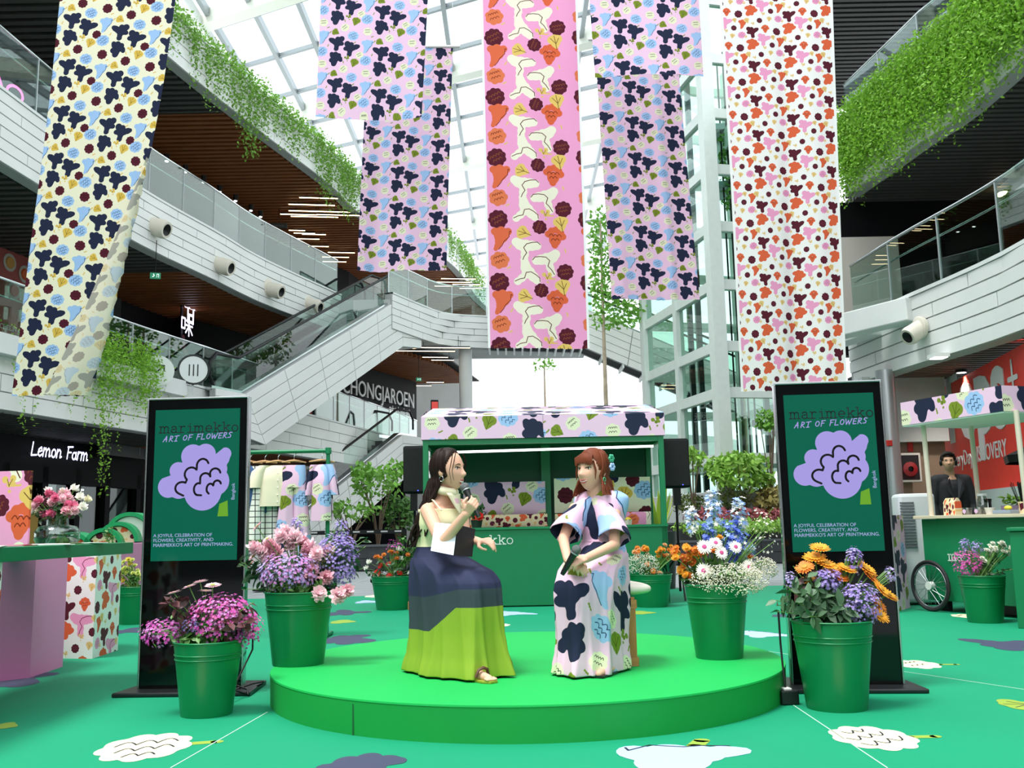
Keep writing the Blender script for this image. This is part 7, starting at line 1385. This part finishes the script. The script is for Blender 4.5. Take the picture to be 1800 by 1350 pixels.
# pail in front of the left screen
mo, Y, s = pail('green pail of magenta flowers before the left screen', 363, 1262, 0, 116, 121)
heads('gerbera', 'pale_pink_gerbera', 'pale pink gerbera of the left front pail', 'gerberas of the left front pail', mo, Y, [(333, 1032), (352, 1024), (374, 1030), (306, 1043), (362, 1040)], .95, FM['palepink'], FC['green'], (0, -.1, .9))
sp_('waxflower_spray', 'dense magenta waxflowers filling the left front pail', mo, Y, s, 388, 1088, 62, 46, 1000, .0105, ['magenta', 'fuchsia', 'mauve'], leaves=(160, m_leafm, .05))
sp_('waxflower_spray', 'magenta waxflowers trailing over the left rim of the left front pail', mo, Y, s, 290, 1112, 46, 26, 380, .0095, ['magenta', 'mauve'], leaves=(60, m_leafm, .04))
sp_('waxflower_spray', 'magenta waxflowers spilling from the right rim of the left front pail', mo, Y, s, 430, 1105, 34, 34, 380, .0095, ['magenta', 'fuchsia'], leaves=(60, m_leafm, .04)); sp_('aster_spray', 'violet aster tuft low among the magenta waxflowers', mo, Y, s, 335, 1100, 16, 14, 90, .008, ['violet', 'lavender'], dy=-.08)
fo_('bronze_leaves', 'bronze leaves on the left of the left front pail', mo, Y, s, 312, 1070, 26, 24, 44, .085, m_leafr, dy=-.06, stems=6); fo_('bronze_leaves', 'bronze leaves on the right of the left front pail', mo, Y, s, 432, 1082, 30, 36, 60, .085, m_leafr, dy=-.08, stems=7); fo_('green_filler', 'dark green filler low in the left front pail', mo, Y, s, 365, 1125, 66, 16, 200, .05, m_leafm, stems=20)
# pail on the left of the stage
mo, Y, s = pail('green pail of pink carnations on the left of the stage', 524, 1172, SH, 118, 121)
heads('carnation', 'pink_carnation', 'pink carnation of the left stage pail', 'carnations of the left stage pail', mo, Y, [(497, 948), (480, 966), (463, 972), (512, 962), (530, 958), (545, 966), (555, 978), (538, 975), (572, 975), (520, 950), (490, 975), (505, 940), (548, 1000), (562, 1008), (575, 995), (582, 1012), (570, 1018), (558, 995), (578, 1005), (545, 1010), (560, 1046, -.15), (592, 1050, -.12), (607, 1040, -.1), (452, 966), (475, 985)], 1.45, [FM['palepink'], FM['pink'], FM['palepink']], FC['green'])
heads('gerbera', 'pale_pink_gerbera', ['tall pale pink gerbera left of the pink carnations', 'white pink gerbera at the left of the carnation pail', 'low pink gerbera at the left of the carnation pail', 'pink gerbera bud tall among the carnations'], 'gerberas of the left stage pail', mo, Y, [(453, 926), (446, 978), (442, 992), (470, 948)], .95, [FM['pink'], FM['palepink']], FC['green'], (-.2, -.4, .6))
sp_('statice_spray', 'mauve statice in the middle of the carnation pail', mo, Y, s, 505, 1005, 54, 36, 760, .010, ['mauve', 'lavender'], dy=-.12, leaves=(90, m_leafd, .04)); sp_('aster_spray', 'violet asters massed on the right of the carnation pail', mo, Y, s, 592, 985, 42, 52, 950, .010, ['violet', 'lavender', 'violet'], dy=.06, leaves=(140, m_leafd, .05))
sp_('aster_spray', 'violet aster spike standing over the pink carnations', mo, Y, s, 521, 930, 13, 24, 150, .0085, ['violet', 'lavender'], dy=.1); sp_('aster_spray', 'violet aster spike tall on the right of the carnation pail', mo, Y, s, 600, 935, 14, 26, 160, .0085, ['violet', 'lavender'], dy=.1)
fo_('green_filler', 'dark green leaves at the left of the carnation pail', mo, Y, s, 445, 1010, 30, 36, 70, .075, m_leafd, stems=8); fo_('green_filler', 'glossy dark green leaves at the right of the carnation pail', mo, Y, s, 628, 975, 26, 40, 60, .085, m_leafd, dy=.1, stems=7); fo_('green_filler', 'dense green stems over the rim of the carnation pail', mo, Y, s, 525, 1032, 58, 18, 220, .05, m_leafm, stems=22)
# red pail behind
mo, Y, s = pail('green pail of red gerberas beside the left end of the stall', 690, 1073, 0, 74, 56)
heads('gerbera', 'red_gerbera', 'red gerbera in the pail beside the stall', 'red gerberas of the back pail', mo, Y, near(680, 1003, 24, 17, 13), 1.15, FM['red'], FC['dark']); heads('mum', 'orange_mum', 'orange chrysanthemum above the red gerberas', 'orange chrysanthemums of the back pail', mo, Y, near(688, 978, 30, 9, 14), 1.5, [FM['orange'], FM['rust']], FC['gold']); heads('gerbera', 'yellow_gerbera', 'yellow gerbera beside the red ones', 'yellow gerberas of the back pail', mo, Y, [(722, 1008), (730, 1000), (718, 1018)], .9, FM['yellow'], FC['gold']); heads('rose', 'white_rose', 'white bloom of the red gerbera pail', 'white blooms of the back pail', mo, Y, [(646, 1000), (650, 990), (700, 968), (703, 985)], 1.1, FM['white'], FC['green'])
sp_('waxflower_spray', 'thin magenta sprigs over the red gerbera pail', mo, Y, s, 694, 960, 16, 14, 60, .012, ['magenta']); fo_('green_filler', 'green filler round the red gerberas', mo, Y, s, 685, 1005, 42, 26, 130, .07, m_leafd, stems=14); fo_('fern_tuft', 'fine green fern behind the red gerbera pail', mo, Y, s, 722, 962, 22, 26, 260, .07, m_leafm, dy=.2, stems=20)
# pail on the right of the stage
mo, Y, s = pail('green pail of delphiniums and gypsophila on the right of the stage', 1265, 1160, SH, 108, 122)
for i, (px, py, c, r, h, n) in enumerate(((1216, 918, ['sky', 'white'], 13, 34, 90), (1254, 900, ['sky', 'white', 'sky'], 17, 46, 150), (1300, 905, ['sky', 'white'], 16, 36, 110), (1286, 940, ['sky', 'blue'], 20, 44, 170), (1303, 950, ['sky', 'white', 'blue'], 14, 40, 110), (1246, 945, ['sky', 'blue'], 15, 32, 100), (1288, 978, ['blue', 'deep'], 17, 24, 110), (1318, 975, ['white', 'sky'], 12, 26, 70))):
    sp_('delphinium_spike', ['pale blue delphinium spike leaning left', 'tallest pale blue delphinium spike', 'pale blue delphinium spike at the upper right', 'blue delphinium spike in the middle', 'white and blue delphinium spike on the right', 'blue delphinium spike behind the white gerbera', 'deep violet blue delphinium spike low in the middle', 'white delphinium spike at the right edge'][i]+' of the stage pail', mo, Y, s, px, py, r, h, n, .0165, c, dy=.06, group='delphiniums of the right stage pail', shell=.3, stems=4)
heads('gerbera', 'white_gerbera', ['white gerbera with pink heart facing the camera', 'white gerbera seen from the side beside the first', 'white gerbera drooping before the delphiniums', 'pale gerbera behind the gypsophila at right', 'pale gerbera low at the left of the gypsophila', 'pale pink gerbera beside the deep blue spike'], 'gerberas of the right stage pail', mo, Y, [(1238, 962, -.1), (1258, 955, -.05), (1268, 972, -.08), (1316, 997, -.05), (1237, 1004, -.1), (1293, 962, -.02)], 1.1, FM['white'], FC['rosy'], (-.1, -.9, .3))
heads('mum', 'orange_mum', 'orange chrysanthemum of the right stage pail', 'orange chrysanthemums of the right stage pail', mo, Y, near(1208, 975, 32, 14, 26)+near(1216, 1003, 24, 14, 18)+[(1265, 945), (1255, 970), (1318, 980)], 1.25, [FM['orange'], FM['rust'], FM['amber']], FC['gold'])
sp_('gypsophila_cloud', 'white gypsophila spilling over the rim of the right stage pail', mo, Y, s, 1282, 1020, 68, 30, 2600, .0045, ['white', 'cream'], tmpl=OCT, dy=-.08, stems=60); sp_('gypsophila_cloud', 'white gypsophila reaching out to the right of the stage pail', mo, Y, s, 1335, 1000, 34, 22, 750, .0045, ['white', 'cream'], tmpl=OCT, stems=24); sp_('bellflower_sprig', 'thin sprig of white bells arching to the right of the stage pail', mo, Y, s, 1345, 935, 26, 60, 60, .009, ['white', 'cream'], stems=14, shell=.2)
fo_('green_filler', 'dark green leaves at the left of the right stage pail', mo, Y, s, 1215, 1020, 26, 20, 90, .05, m_leafd, stems=10); fo_('green_filler', 'dense green filler low in the right stage pail', mo, Y, s, 1262, 1010, 50, 26, 180, .055, m_leafm, stems=18)
# pail at the right end of the stall
mo, Y, s = pail('green pail of orange chrysanthemums at the right end of the stall', 1146, 1068, 0, 74, 54)
heads('mum', 'amber_mum', 'amber chrysanthemum at the right stall end', 'amber chrysanthemums by the stall', mo, Y, near(1128, 968, 16, 9, 12)+near(1172, 972, 20, 14, 26), 1.7, [FM['amber'], FM['orange'], FM['peach']], FC['gold']); heads('gerbera', 'orange_gerbera', 'orange gerbera among gypsophila by the stall', 'orange gerberas by the stall', mo, Y, [(1138, 992, -.1), (1120, 980, 0), (1148, 1004, -.1), (1160, 1008, -.1)], .9, [FM['orange'], FM['peach']], FC['gold'])
sp_('gypsophila_cloud', 'white gypsophila in the pail at the right end of the stall', mo, Y, s, 1130, 992, 30, 20, 700, .006, ['white', 'cream'], tmpl=OCT, dy=-.1, stems=30); fo_('green_filler', 'green filler in the pail at the right end of the stall', mo, Y, s, 1155, 1000, 34, 16, 100, .07, m_leafd, stems=12)
# pail in front of the right screen
mo, Y, s = pail('green pail of orange gerberas before the right screen', 1472, 1252, 0, 137, 145)
heads('gerbera', 'orange_gerbera', 'orange gerbera before the right screen', 'gerberas of the right front pail', mo, Y, [(1441, 964), (1432, 981), (1415, 998), (1452, 992), (1462, 1004), (1475, 1015), (1426, 1022), (1522, 1000), (1528, 1012), (1548, 1036, -.08), (1546, 1082, -.1), (1543, 1062), (1560, 1046), (1487, 1000)], 1.35, [FM['amber'], FM['amber'], FM['orange']], FC['gold'], (.1, -.5, .6))
sp_('aster_spray', 'lavender asters between the orange gerberas', mo, Y, s, 1456, 1020, 26, 22, 330, .0085, ['lavender', 'violet'], dy=-.08); sp_('aster_spray', 'violet aster spike at the top of the orange gerbera pail', mo, Y, s, 1502, 985, 16, 26, 180, .0085, ['violet', 'lavender']); sp_('aster_spray', 'lavender asters massed low at the right of the orange gerbera pail', mo, Y, s, 1512, 1062, 38, 40, 620, .0085, ['lavender', 'violet'], dy=-.1, leaves=(60, m_leafd, .04)); sp_('aster_spray', 'small violet tuft at the left of the orange gerbera pail', mo, Y, s, 1388, 1020, 12, 16, 60, .0085, ['lavender']); sp_('aster_spray', 'small violet tuft at the right edge of the orange gerbera pail', mo, Y, s, 1564, 1010, 9, 16, 60, .0085, ['lavender'])
fo_('ruscus_branch', 'grey green ruscus leaves hanging over the left of the right front pail', mo, Y, s, 1408, 1056, 50, 44, 190, .085, m_leafg, dy=-.08, stems=18); fo_('ruscus_branch', 'grey green leaves at the centre of the right front pail', mo, Y, s, 1450, 1075, 42, 28, 120, .085, m_leafg, dy=-.14, stems=12); fo_('bronze_leaves', 'red bronze leaves at the left of the orange gerberas', mo, Y, s, 1400, 1008, 26, 18, 40, .08, m_leafr, stems=7); fo_('green_filler', 'dark green filler low in the right front pail', mo, Y, s, 1480, 1085, 60, 18, 180, .06, m_leafd, stems=18)
# pail by the cart, and the yellow one behind the left screen
mo, Y, s = pail('green pail of magenta and white flowers before the drinks cart', 1733, 1096, 0, 76, 78)
sp_('waxflower_spray', 'magenta flowers at the left of the pail before the cart', mo, Y, s, 1700, 990, 27, 26, 420, .011, ['magenta', 'fuchsia']); heads('mum', 'white_mum', 'white chrysanthemum before the drinks cart', 'white chrysanthemums before the cart', mo, Y, near(1757, 966, 28, 13, 34)+near(1735, 985, 14, 10, 8), 1.25, FM['white'], FC['green']); sp_('aster_spray', 'left violet spike in the pail before the cart', mo, Y, s, 1696, 960, 10, 14, 90, .011, ['violet', 'lavender'], dy=.05); sp_('aster_spray', 'right violet spike in the pail before the cart', mo, Y, s, 1718, 962, 11, 13, 90, .011, ['violet', 'lavender'], dy=.05); fo_('green_filler', 'dark green leaves in the pail before the cart', mo, Y, s, 1752, 998, 30, 18, 170, .05, m_leafd, stems=14)
mo, Y, s = pail('green pail of yellow flowers half hidden behind the left screen', 236, 1098, 0, 66, 62)
heads('mum', 'pale_yellow_mum', 'pale yellow chrysanthemum behind the left screen', 'pale yellow chrysanthemums', mo, Y, near(226, 1008, 20, 28, 40), 1.5, [FM['lime'], FM['lime'], FM['yellow']], FC['green']); fo_('green_filler', 'green filler in the yellow flower pail', mo, Y, s, 228, 1020, 20, 18, 60, .06, m_leafm, stems=10)
# glass vase on the left table
Yv = 6.5; p = atY(150, 951, Yv); vt = thing('glass_vase', 'wide clear glass vase of pink flowers on the left table', 'vase', (TX-.3, Yv, tz)); px0 = 900+FPX*(((Vector((TX-.3, Yv, tz))-O).dot(_r))/((Vector((TX-.3, Yv, tz))-O).dot(_f)))
q = MB(); q.lathe([(.0, .004), (.125, .004), (.142, .03), (.142, .085), (.12, .118), (.07, .13), (.066, .17), (.072, .175), (.061, .17), (.064, .124), (.115, .112), (.136, .083), (.136, .032), (.12, .01), (0, .01)], 36, cap0=False); q.build('vessel', glass('vase_glass', '#e6eeec', 1.5, 0, .06), vt, smooth=50); q = MB(); q.lathe([(.0, .012), (.13, .012), (.134, .06), (0, .061)], 32, cap0=False); q.build('water', glass('vase_water', '#dcebe4', 1.33), vt)
mo = Vector((TX-.3, Yv, tz+.15)); dxp = px0-150; s = FPX/Yv
heads('carnation', 'pink_lisianthus', 'pink lisianthus in the glass vase', 'pink lisianthus of the glass vase', mo, Yv, [(x+dxp, y) for x, y in near(150, 890, 36, 24, 30)], .95, [FM['rose'], FM['palepink'], FM['pink']], FC['green']); heads('rose', 'white_lisianthus', 'small white lisianthus in the glass vase', 'white lisianthus of the glass vase', mo, Yv, [(x+dxp, y) for x, y in ((136, 865), (162, 870), (190, 875), (203, 880), (195, 893), (166, 885), (107, 903), (122, 900), (180, 862), (172, 900))], .85, [FM['white'], FM['cream']], FC['green']); fo_('bronze_leaves', 'dark bronze leaves at the left of the glass vase', mo, Yv, s, 112+dxp, 893, 18, 18, 34, .09, m_leafr, stems=6); fo_('green_filler', 'green leaves and stems in the glass vase', mo, Yv, s, 150+dxp, 905, 36, 16, 110, .05, m_leafd, stems=20)
q = MB()
for i in range(22): a = RU(0, 6.28); q.tube([(.09*math.cos(a), .09*math.sin(a), .015), (.03*math.cos(a+2.5), .03*math.sin(a+2.5), .16)], .003, 4)
q.build('cut_stems', m_stem, vt, kind='stuff')
p = atY(200, 935, 6.9); foliage('bud_sprig', 'little green bud sprig lying near the far end of the left table', (TX-.12, 6.9, tz), (TX-.12, 6.9, tz+.06), (.035, .035, .06), 60, .025, m_leafm, stems=7)
# small arrangement on the stall counter
p = atY(838, 930, BY+.2); t = thing('red_flower_pot', 'small pot with a red bloom on the stall counter behind the left woman', 'flower pot', (p.x, p.y, 1.015)); q = MB(); q.lathe([(.06, 0), (.08, .1), (.075, .1), (0, .09)], 20); q.build('pot', mat('pot_dark', '#26302a', .5), t, smooth=40)
scatter(*LEAF6, [aim((RU(-.1, .1), RU(-.08, .08), RU(.1, .24)), (RU(-1, 1), RU(-1, 1), RU(0, 1)), RU(.06, .1)) for _ in range(90)], 'leaves', m_leafd, t, kind='stuff'); b = MB()
for n, L, lift in ((14, .06, .3), (11, .05, .8), (8, .035, 1.6)): b.add(*petal_ring(n, L, .03, lift))
o = b.build('bloom', FM['red'], t); o.location = (.04, -.1, .14); o.rotation_euler = (R(70), 0, 0)
# ------------------------------------------------------------------ trailing greenery on the balconies
m_vine = mat('vine_leaf', '#6c9a34', .55, island=.35, trans=.3); m_vine2 = mat('vine_leaf_bright', '#86b83a', .55, island=.35, trans=.35)
def vines(label, pl, ztop, n, lmin, lmax, leaf, m, out=.25, sgn=1, dens=.05, t0=0., t1=1., bush=.4, clump=0., jit=.063, group='trailing greenery'):
    L = [0]
    for i in range(1, len(pl)): L.append(L[-1]+(pl[i]-pl[i-1]).length)
    A_ = []
    for k in range(n):
        s_ = (t0+(t1-t0)*random.random())*L[-1]; s_ = min(max(s_, 0), L[-1]-1e-4); i = max(j for j in range(len(pl)-1) if L[j] <= s_); f = (s_-L[i])/(L[i+1]-L[i]); p = pl[i].lerp(pl[i+1], f); t = (pl[i+1]-pl[i]).normalized(); nn = Vector((t.y, -t.x))*sgn
        cl = .5+.5*math.sin(s_*1.9+1.3)*math.sin(s_*.8+.4); ln = (lmin+(lmax-lmin)*RU(.2, 1)**1.6)*(1-clump+clump*cl*1.3); x, y = p+nn*(out*RU(.1, 1)); z = ztop+RU(-.05, bush*.6)
        A_.append(aim((x-nn.x*.25, y-nn.y*.25, z), (RU(-1, 1), RU(-1, 1), RU(-.2, 1)), leaf*RU(.8, 1.4), RU(0, 6))); d = 0; sx = RU(-.02, .02)
        while d < ln:
            d += dens*RU(.6, 1.5); x += sx*.3+RU(-.01, .01); A_.append(aim((x+RU(-jit, jit), y+RU(-jit, jit), z-d), (RU(-1, 1), RU(-1, 1), RU(-1.1, .3)), leaf*RU(.55, 1.1), RU(0, 6)))
    return scatter(*LEAF, A_, 'trailing_vines', m, kind='stuff', label=label, cat='plant', group=group)
def sub(pl, y0, y1): return [p for p in pl if y0 <= p.y <= y1]
vines('bright vines trailing over the upper left balcony under the skylight', sub(L3, 20, 36), Z3+.12, 620, .5, 2.4, .115, m_vine, dens=.075, clump=.6); vines('vines trailing over the far end of the upper left balcony', sub(L3, 37, 48), Z3+.12, 230, .4, 1.5, .13, m_vine, dens=.09)
vines('long vines trailing over the lower left balcony behind the cream banner', [p for p in L1 if p.y < 23.3], Z1+.05, 200, .5, 2.9, .085, m_vine2, dens=.05, clump=.8, bush=.8, jit=.03); vines('bushy vine tuft at the end of the lower left balcony planter', sub(L1, 19.6, 22.3), Z1+.15, 230, .4, 1.3, .085, m_vine2, out=.45, dens=.055, bush=1.0)
vines('thick curtain of greenery hanging from the right balcony', [p for p in RX2 if p.y > 9], Z2+.3, 1700, 1.0, 2.0, .085, m_vine2, out=.4, sgn=-1, dens=.05, bush=.5)
b = MB(); w = offset([p for p in L1 if p.y < 23.4], -.22); w0 = [p for p in L1 if p.y < 23.4]; b.grid([[(p.x, p.y, 4.35), (p.x, p.y, Z1+.03), (q_.x, q_.y, Z1+.03), (q_.x, q_.y, 4.35), (p.x, p.y, 4.35)] for p, q_ in zip(w, w0)]); S(b, 'trim_planter_trough', m_conc)
# ------------------------------------------------------------------ ground planters and shrubs
m_stone = mat('black_stone', '#3a3d40', .55, var=.25, vscale=6); m_soil = mat('soil', '#3b2c22', .9)
def planter(name, x0, x1, y0, y1, z, label):
    t = thing(name, label, 'planter', ((x0+x1)/2, y0, 0)); n = max(1, int((x1-x0)/.9)); cx = (x0+x1)/2
    for i in range(n):
        for r in range(2): q = MB(); a = x0+(x1-x0)*i/n; q.box((a+(x1-x0)/n/2-cx, .06, z*(r+.5)/2), ((x1-x0)/n-.012, .12, z/2-.012)); q.build('stone', m_stone, t)
    q = MB(); q.box((0, .1, z+.02), (x1-x0+.04, .26, .05)); q.build('coping', mat('stone_coping', '#5b6064', .4), t); q = MB(); q.box((0, (y1-y0)/2+.1, z/2), (x1-x0, y1-y0-.15, z-.03)); q.build('soil', m_soil, t); return t
planter('stone_planter', 3.3, 11, 24.3, 26., .55, 'low black stone planter right of the stall'); planter('stone_planter', 3.3, 11, 26., 27.0, 1.0, 'upper black stone planter before the lift tower'); planter('stone_planter', -5.6, -2.0, 24.5, 27.5, .6, 'black stone planter behind the red gerbera pail')
def bush(name, label, cen, rad, n, leaf, m, trunk=None, cat='shrub', flat=False):
    base = Vector(trunk) if trunk else Vector((cen[0], cen[1], cen[2]-rad[2])); t = thing(name, label, cat, base); A_ = []; q = MB(); c0 = Vector(cen)-base; br = []
    for k in range(9 if trunk else 0):
        d = Vector((RU(-1, 1), RU(-1, 1), RU(-.5, 1))).normalized(); e = c0+Vector((d.x*rad[0], d.y*rad[1], d.z*rad[2]))*.85; q.tube([Vector((RU(-.03, .03), RU(-.03, .03), 0)), c0*.5+Vector((d.x*rad[0], d.y*rad[1], 0))*.25, e], [.03, .018, .006], 5); br.append(e)
    for i in range(n):
        d = Vector((RU(-1, 1), RU(-1, 1), RU(-1, 1))).normalized()*RU(.25, 1)**.5
        if br and RU(0, 1) < .65: e = random.choice(br); p = e+Vector((d.x*rad[0], d.y*rad[1], d.z*rad[2]))*.38
        else: p = c0+Vector((d.x*rad[0], d.y*rad[1], d.z*rad[2]))
        A_.append(aim(p, (d.x+RU(-.6, .6), d.y+RU(-.6, .6), RU(-.3, .8)), leaf*RU(.6, 1.2), RU(0, 6)))
    scatter(*LEAF6, A_, 'leaves', m, t, kind='stuff')
    if br: q.build('branches', mat('bark', '#6b5a4a', .8), t, smooth=60)
    return t
m_lime = mat('leaf_lime', '#8cba4a', .5, island=.3, trans=.2); m_moss = mat('moss', '#55662a', .9, island=.3); m_col = mat('coleus_red', '#9c4b52', .6, island=.45); m_col2 = mat('coleus_olive', '#a89a58', .6, island=.4); m_bright = mat('leaf_bright', '#6fa63a', .5, island=.3, trans=.25)
def bpx(name, label, px, py, Y, rx, ry, n, leaf, m, tz_=None, cat='shrub'):
    c = atY(px, py, Y); s = FPX/Y; return bush(name, label, c, (rx/s, rx/s*.7, ry/s), n, leaf, m, (c.x, c.y, tz_) if tz_ is not None else None, cat)
bpx('leafy_shrub', 'bright green leafy shrub behind the rail post, left of the stall', 665, 848, 25.5, 56, 36, 620, .17, m_bright, .6); bpx('leafy_shrub', 'lower spreading shrub under the bright green one', 618, 900, 24.9, 50, 18, 260, .16, m_bright, .6); bpx('leafy_shrub', 'dark shrub against the stall left post', 700, 905, 26, 30, 36, 500, .16, m_leafm, .6); bpx('leafy_shrub', 'green plants at the foot of the escalator behind the clothes', 478, 950, 22, 36, 22, 300, .16, m_bright, 0.0)
bpx('compound_leaf_shrub', 'pale green compound leaved shrub before the lift tower', 1300, 830, 26.3, 58, 36, 1300, .19, m_lime, 1.0); bpx('thin_shrub', 'thin yellowish shrub right of the right loudspeaker', 1215, 810, 26.2, 24, 24, 220, .17, m_lime, 1.0); bpx('young_tree', 'young thin tree left of the right screen', 1348, 740, 26.4, 18, 22, 320, .15, m_bright, 1.0, 'tree'); bpx('leafy_shrub', 'small bright leaves beside the right screen', 1385, 835, 26, 16, 26, 160, .15, m_bright, 1.0)
bpx('moss_mound', 'olive moss mound on the left of the right planter', 1212, 885, 26.4, 34, 18, 1100, .07, m_moss, None, 'moss'); bpx('moss_mound', 'dark moss mound behind the delphiniums', 1290, 878, 26.4, 34, 20, 1100, .07, m_moss, None, 'moss')
bpx('coleus_bed', 'olive and rust coleus heap beside the right screen', 1362, 880, 26.4, 40, 32, 520, .2, m_col2, None, 'plants'); bpx('coleus_bed', 'row of dark red coleus in the upper planter', 1300, 905, 26.2, 106, 10, 900, .16, m_col, None, 'plants'); bpx('ground_cover', 'lime green ground cover in the low right planter', 1290, 925, 24.9, 112, 11, 1500, .13, m_lime, None, 'plants')
c = atY(1158, 915, 15.5); t = thing('spiky_agave', 'yellow green spiky plant behind the stall right post', 'plant', (c.x, c.y, 0)); q = MB()
for i in range(16):
    a = 2*PI*i/16+RU(-.2, .2); tl = RU(.5, .9); d = Vector((math.cos(a)*.28*RU(.6, 1), math.sin(a)*.28*RU(.6, 1), tl)); b0 = Vector((math.cos(a)*.04, math.sin(a)*.04, .85)); sd = Vector((-math.sin(a), math.cos(a), 0))*.04; q.add([b0-sd, b0+sd, b0+d*.6+sd*.9, b0+d, b0+d*.6-sd*.9], [(0, 1, 2, 3, 4)])
q.build('leaf_blades', mat('agave_leaf', '#b8c94a', .5, trans=.2), t); q = MB(); q.lathe([(.22, 0), (.28, .9), (.26, .9), (0, .86)], 24); q.build('pot', m_stone, t, smooth=40)
for i, (px, py, Y, rx, ry, n, lab) in enumerate(((1085, 470, 33, 46, 110, 1500, 'slender leafy tree right of the pink banner'), (1282, 300, 30, 14, 70, 260, 'leafy branches peeping out left of the white banner'), (955, 640, 44, 20, 10, 60, 'pale tree trunk under the far escalator'))):
    c = atY(px, py, Y); s = FPX/Y; t = thing('atrium_tree', lab, 'tree', (c.x-(.6 if i == 0 else 0), c.y, 0)); q = MB(); dx = .6 if i == 0 else 0; q.tube([(0, 0, 0), (.03, 0, c.z*.5), (.05, 0, c.z+ry/s*.8)], [.11, .08, .03], 8); q.build('trunk', mat('birch_bark', '#b7a68f', .8, var=.2), t, smooth=60); A_ = []
    for k in range(n): d = Vector((RU(-1, 1), RU(-1, 1), RU(-1, 1))); A_.append(aim(Vector((dx, 0, c.z))+Vector((d.x*rx/s, d.y*rx/s*.7, d.z*ry/s*1.0)), (RU(-1, 1), RU(-1, 1), RU(-1, .4)), RU(.14, .26), RU(0, 6)))
    scatter(*LEAF6, A_, 'leaves', m_bright, t, kind='stuff')
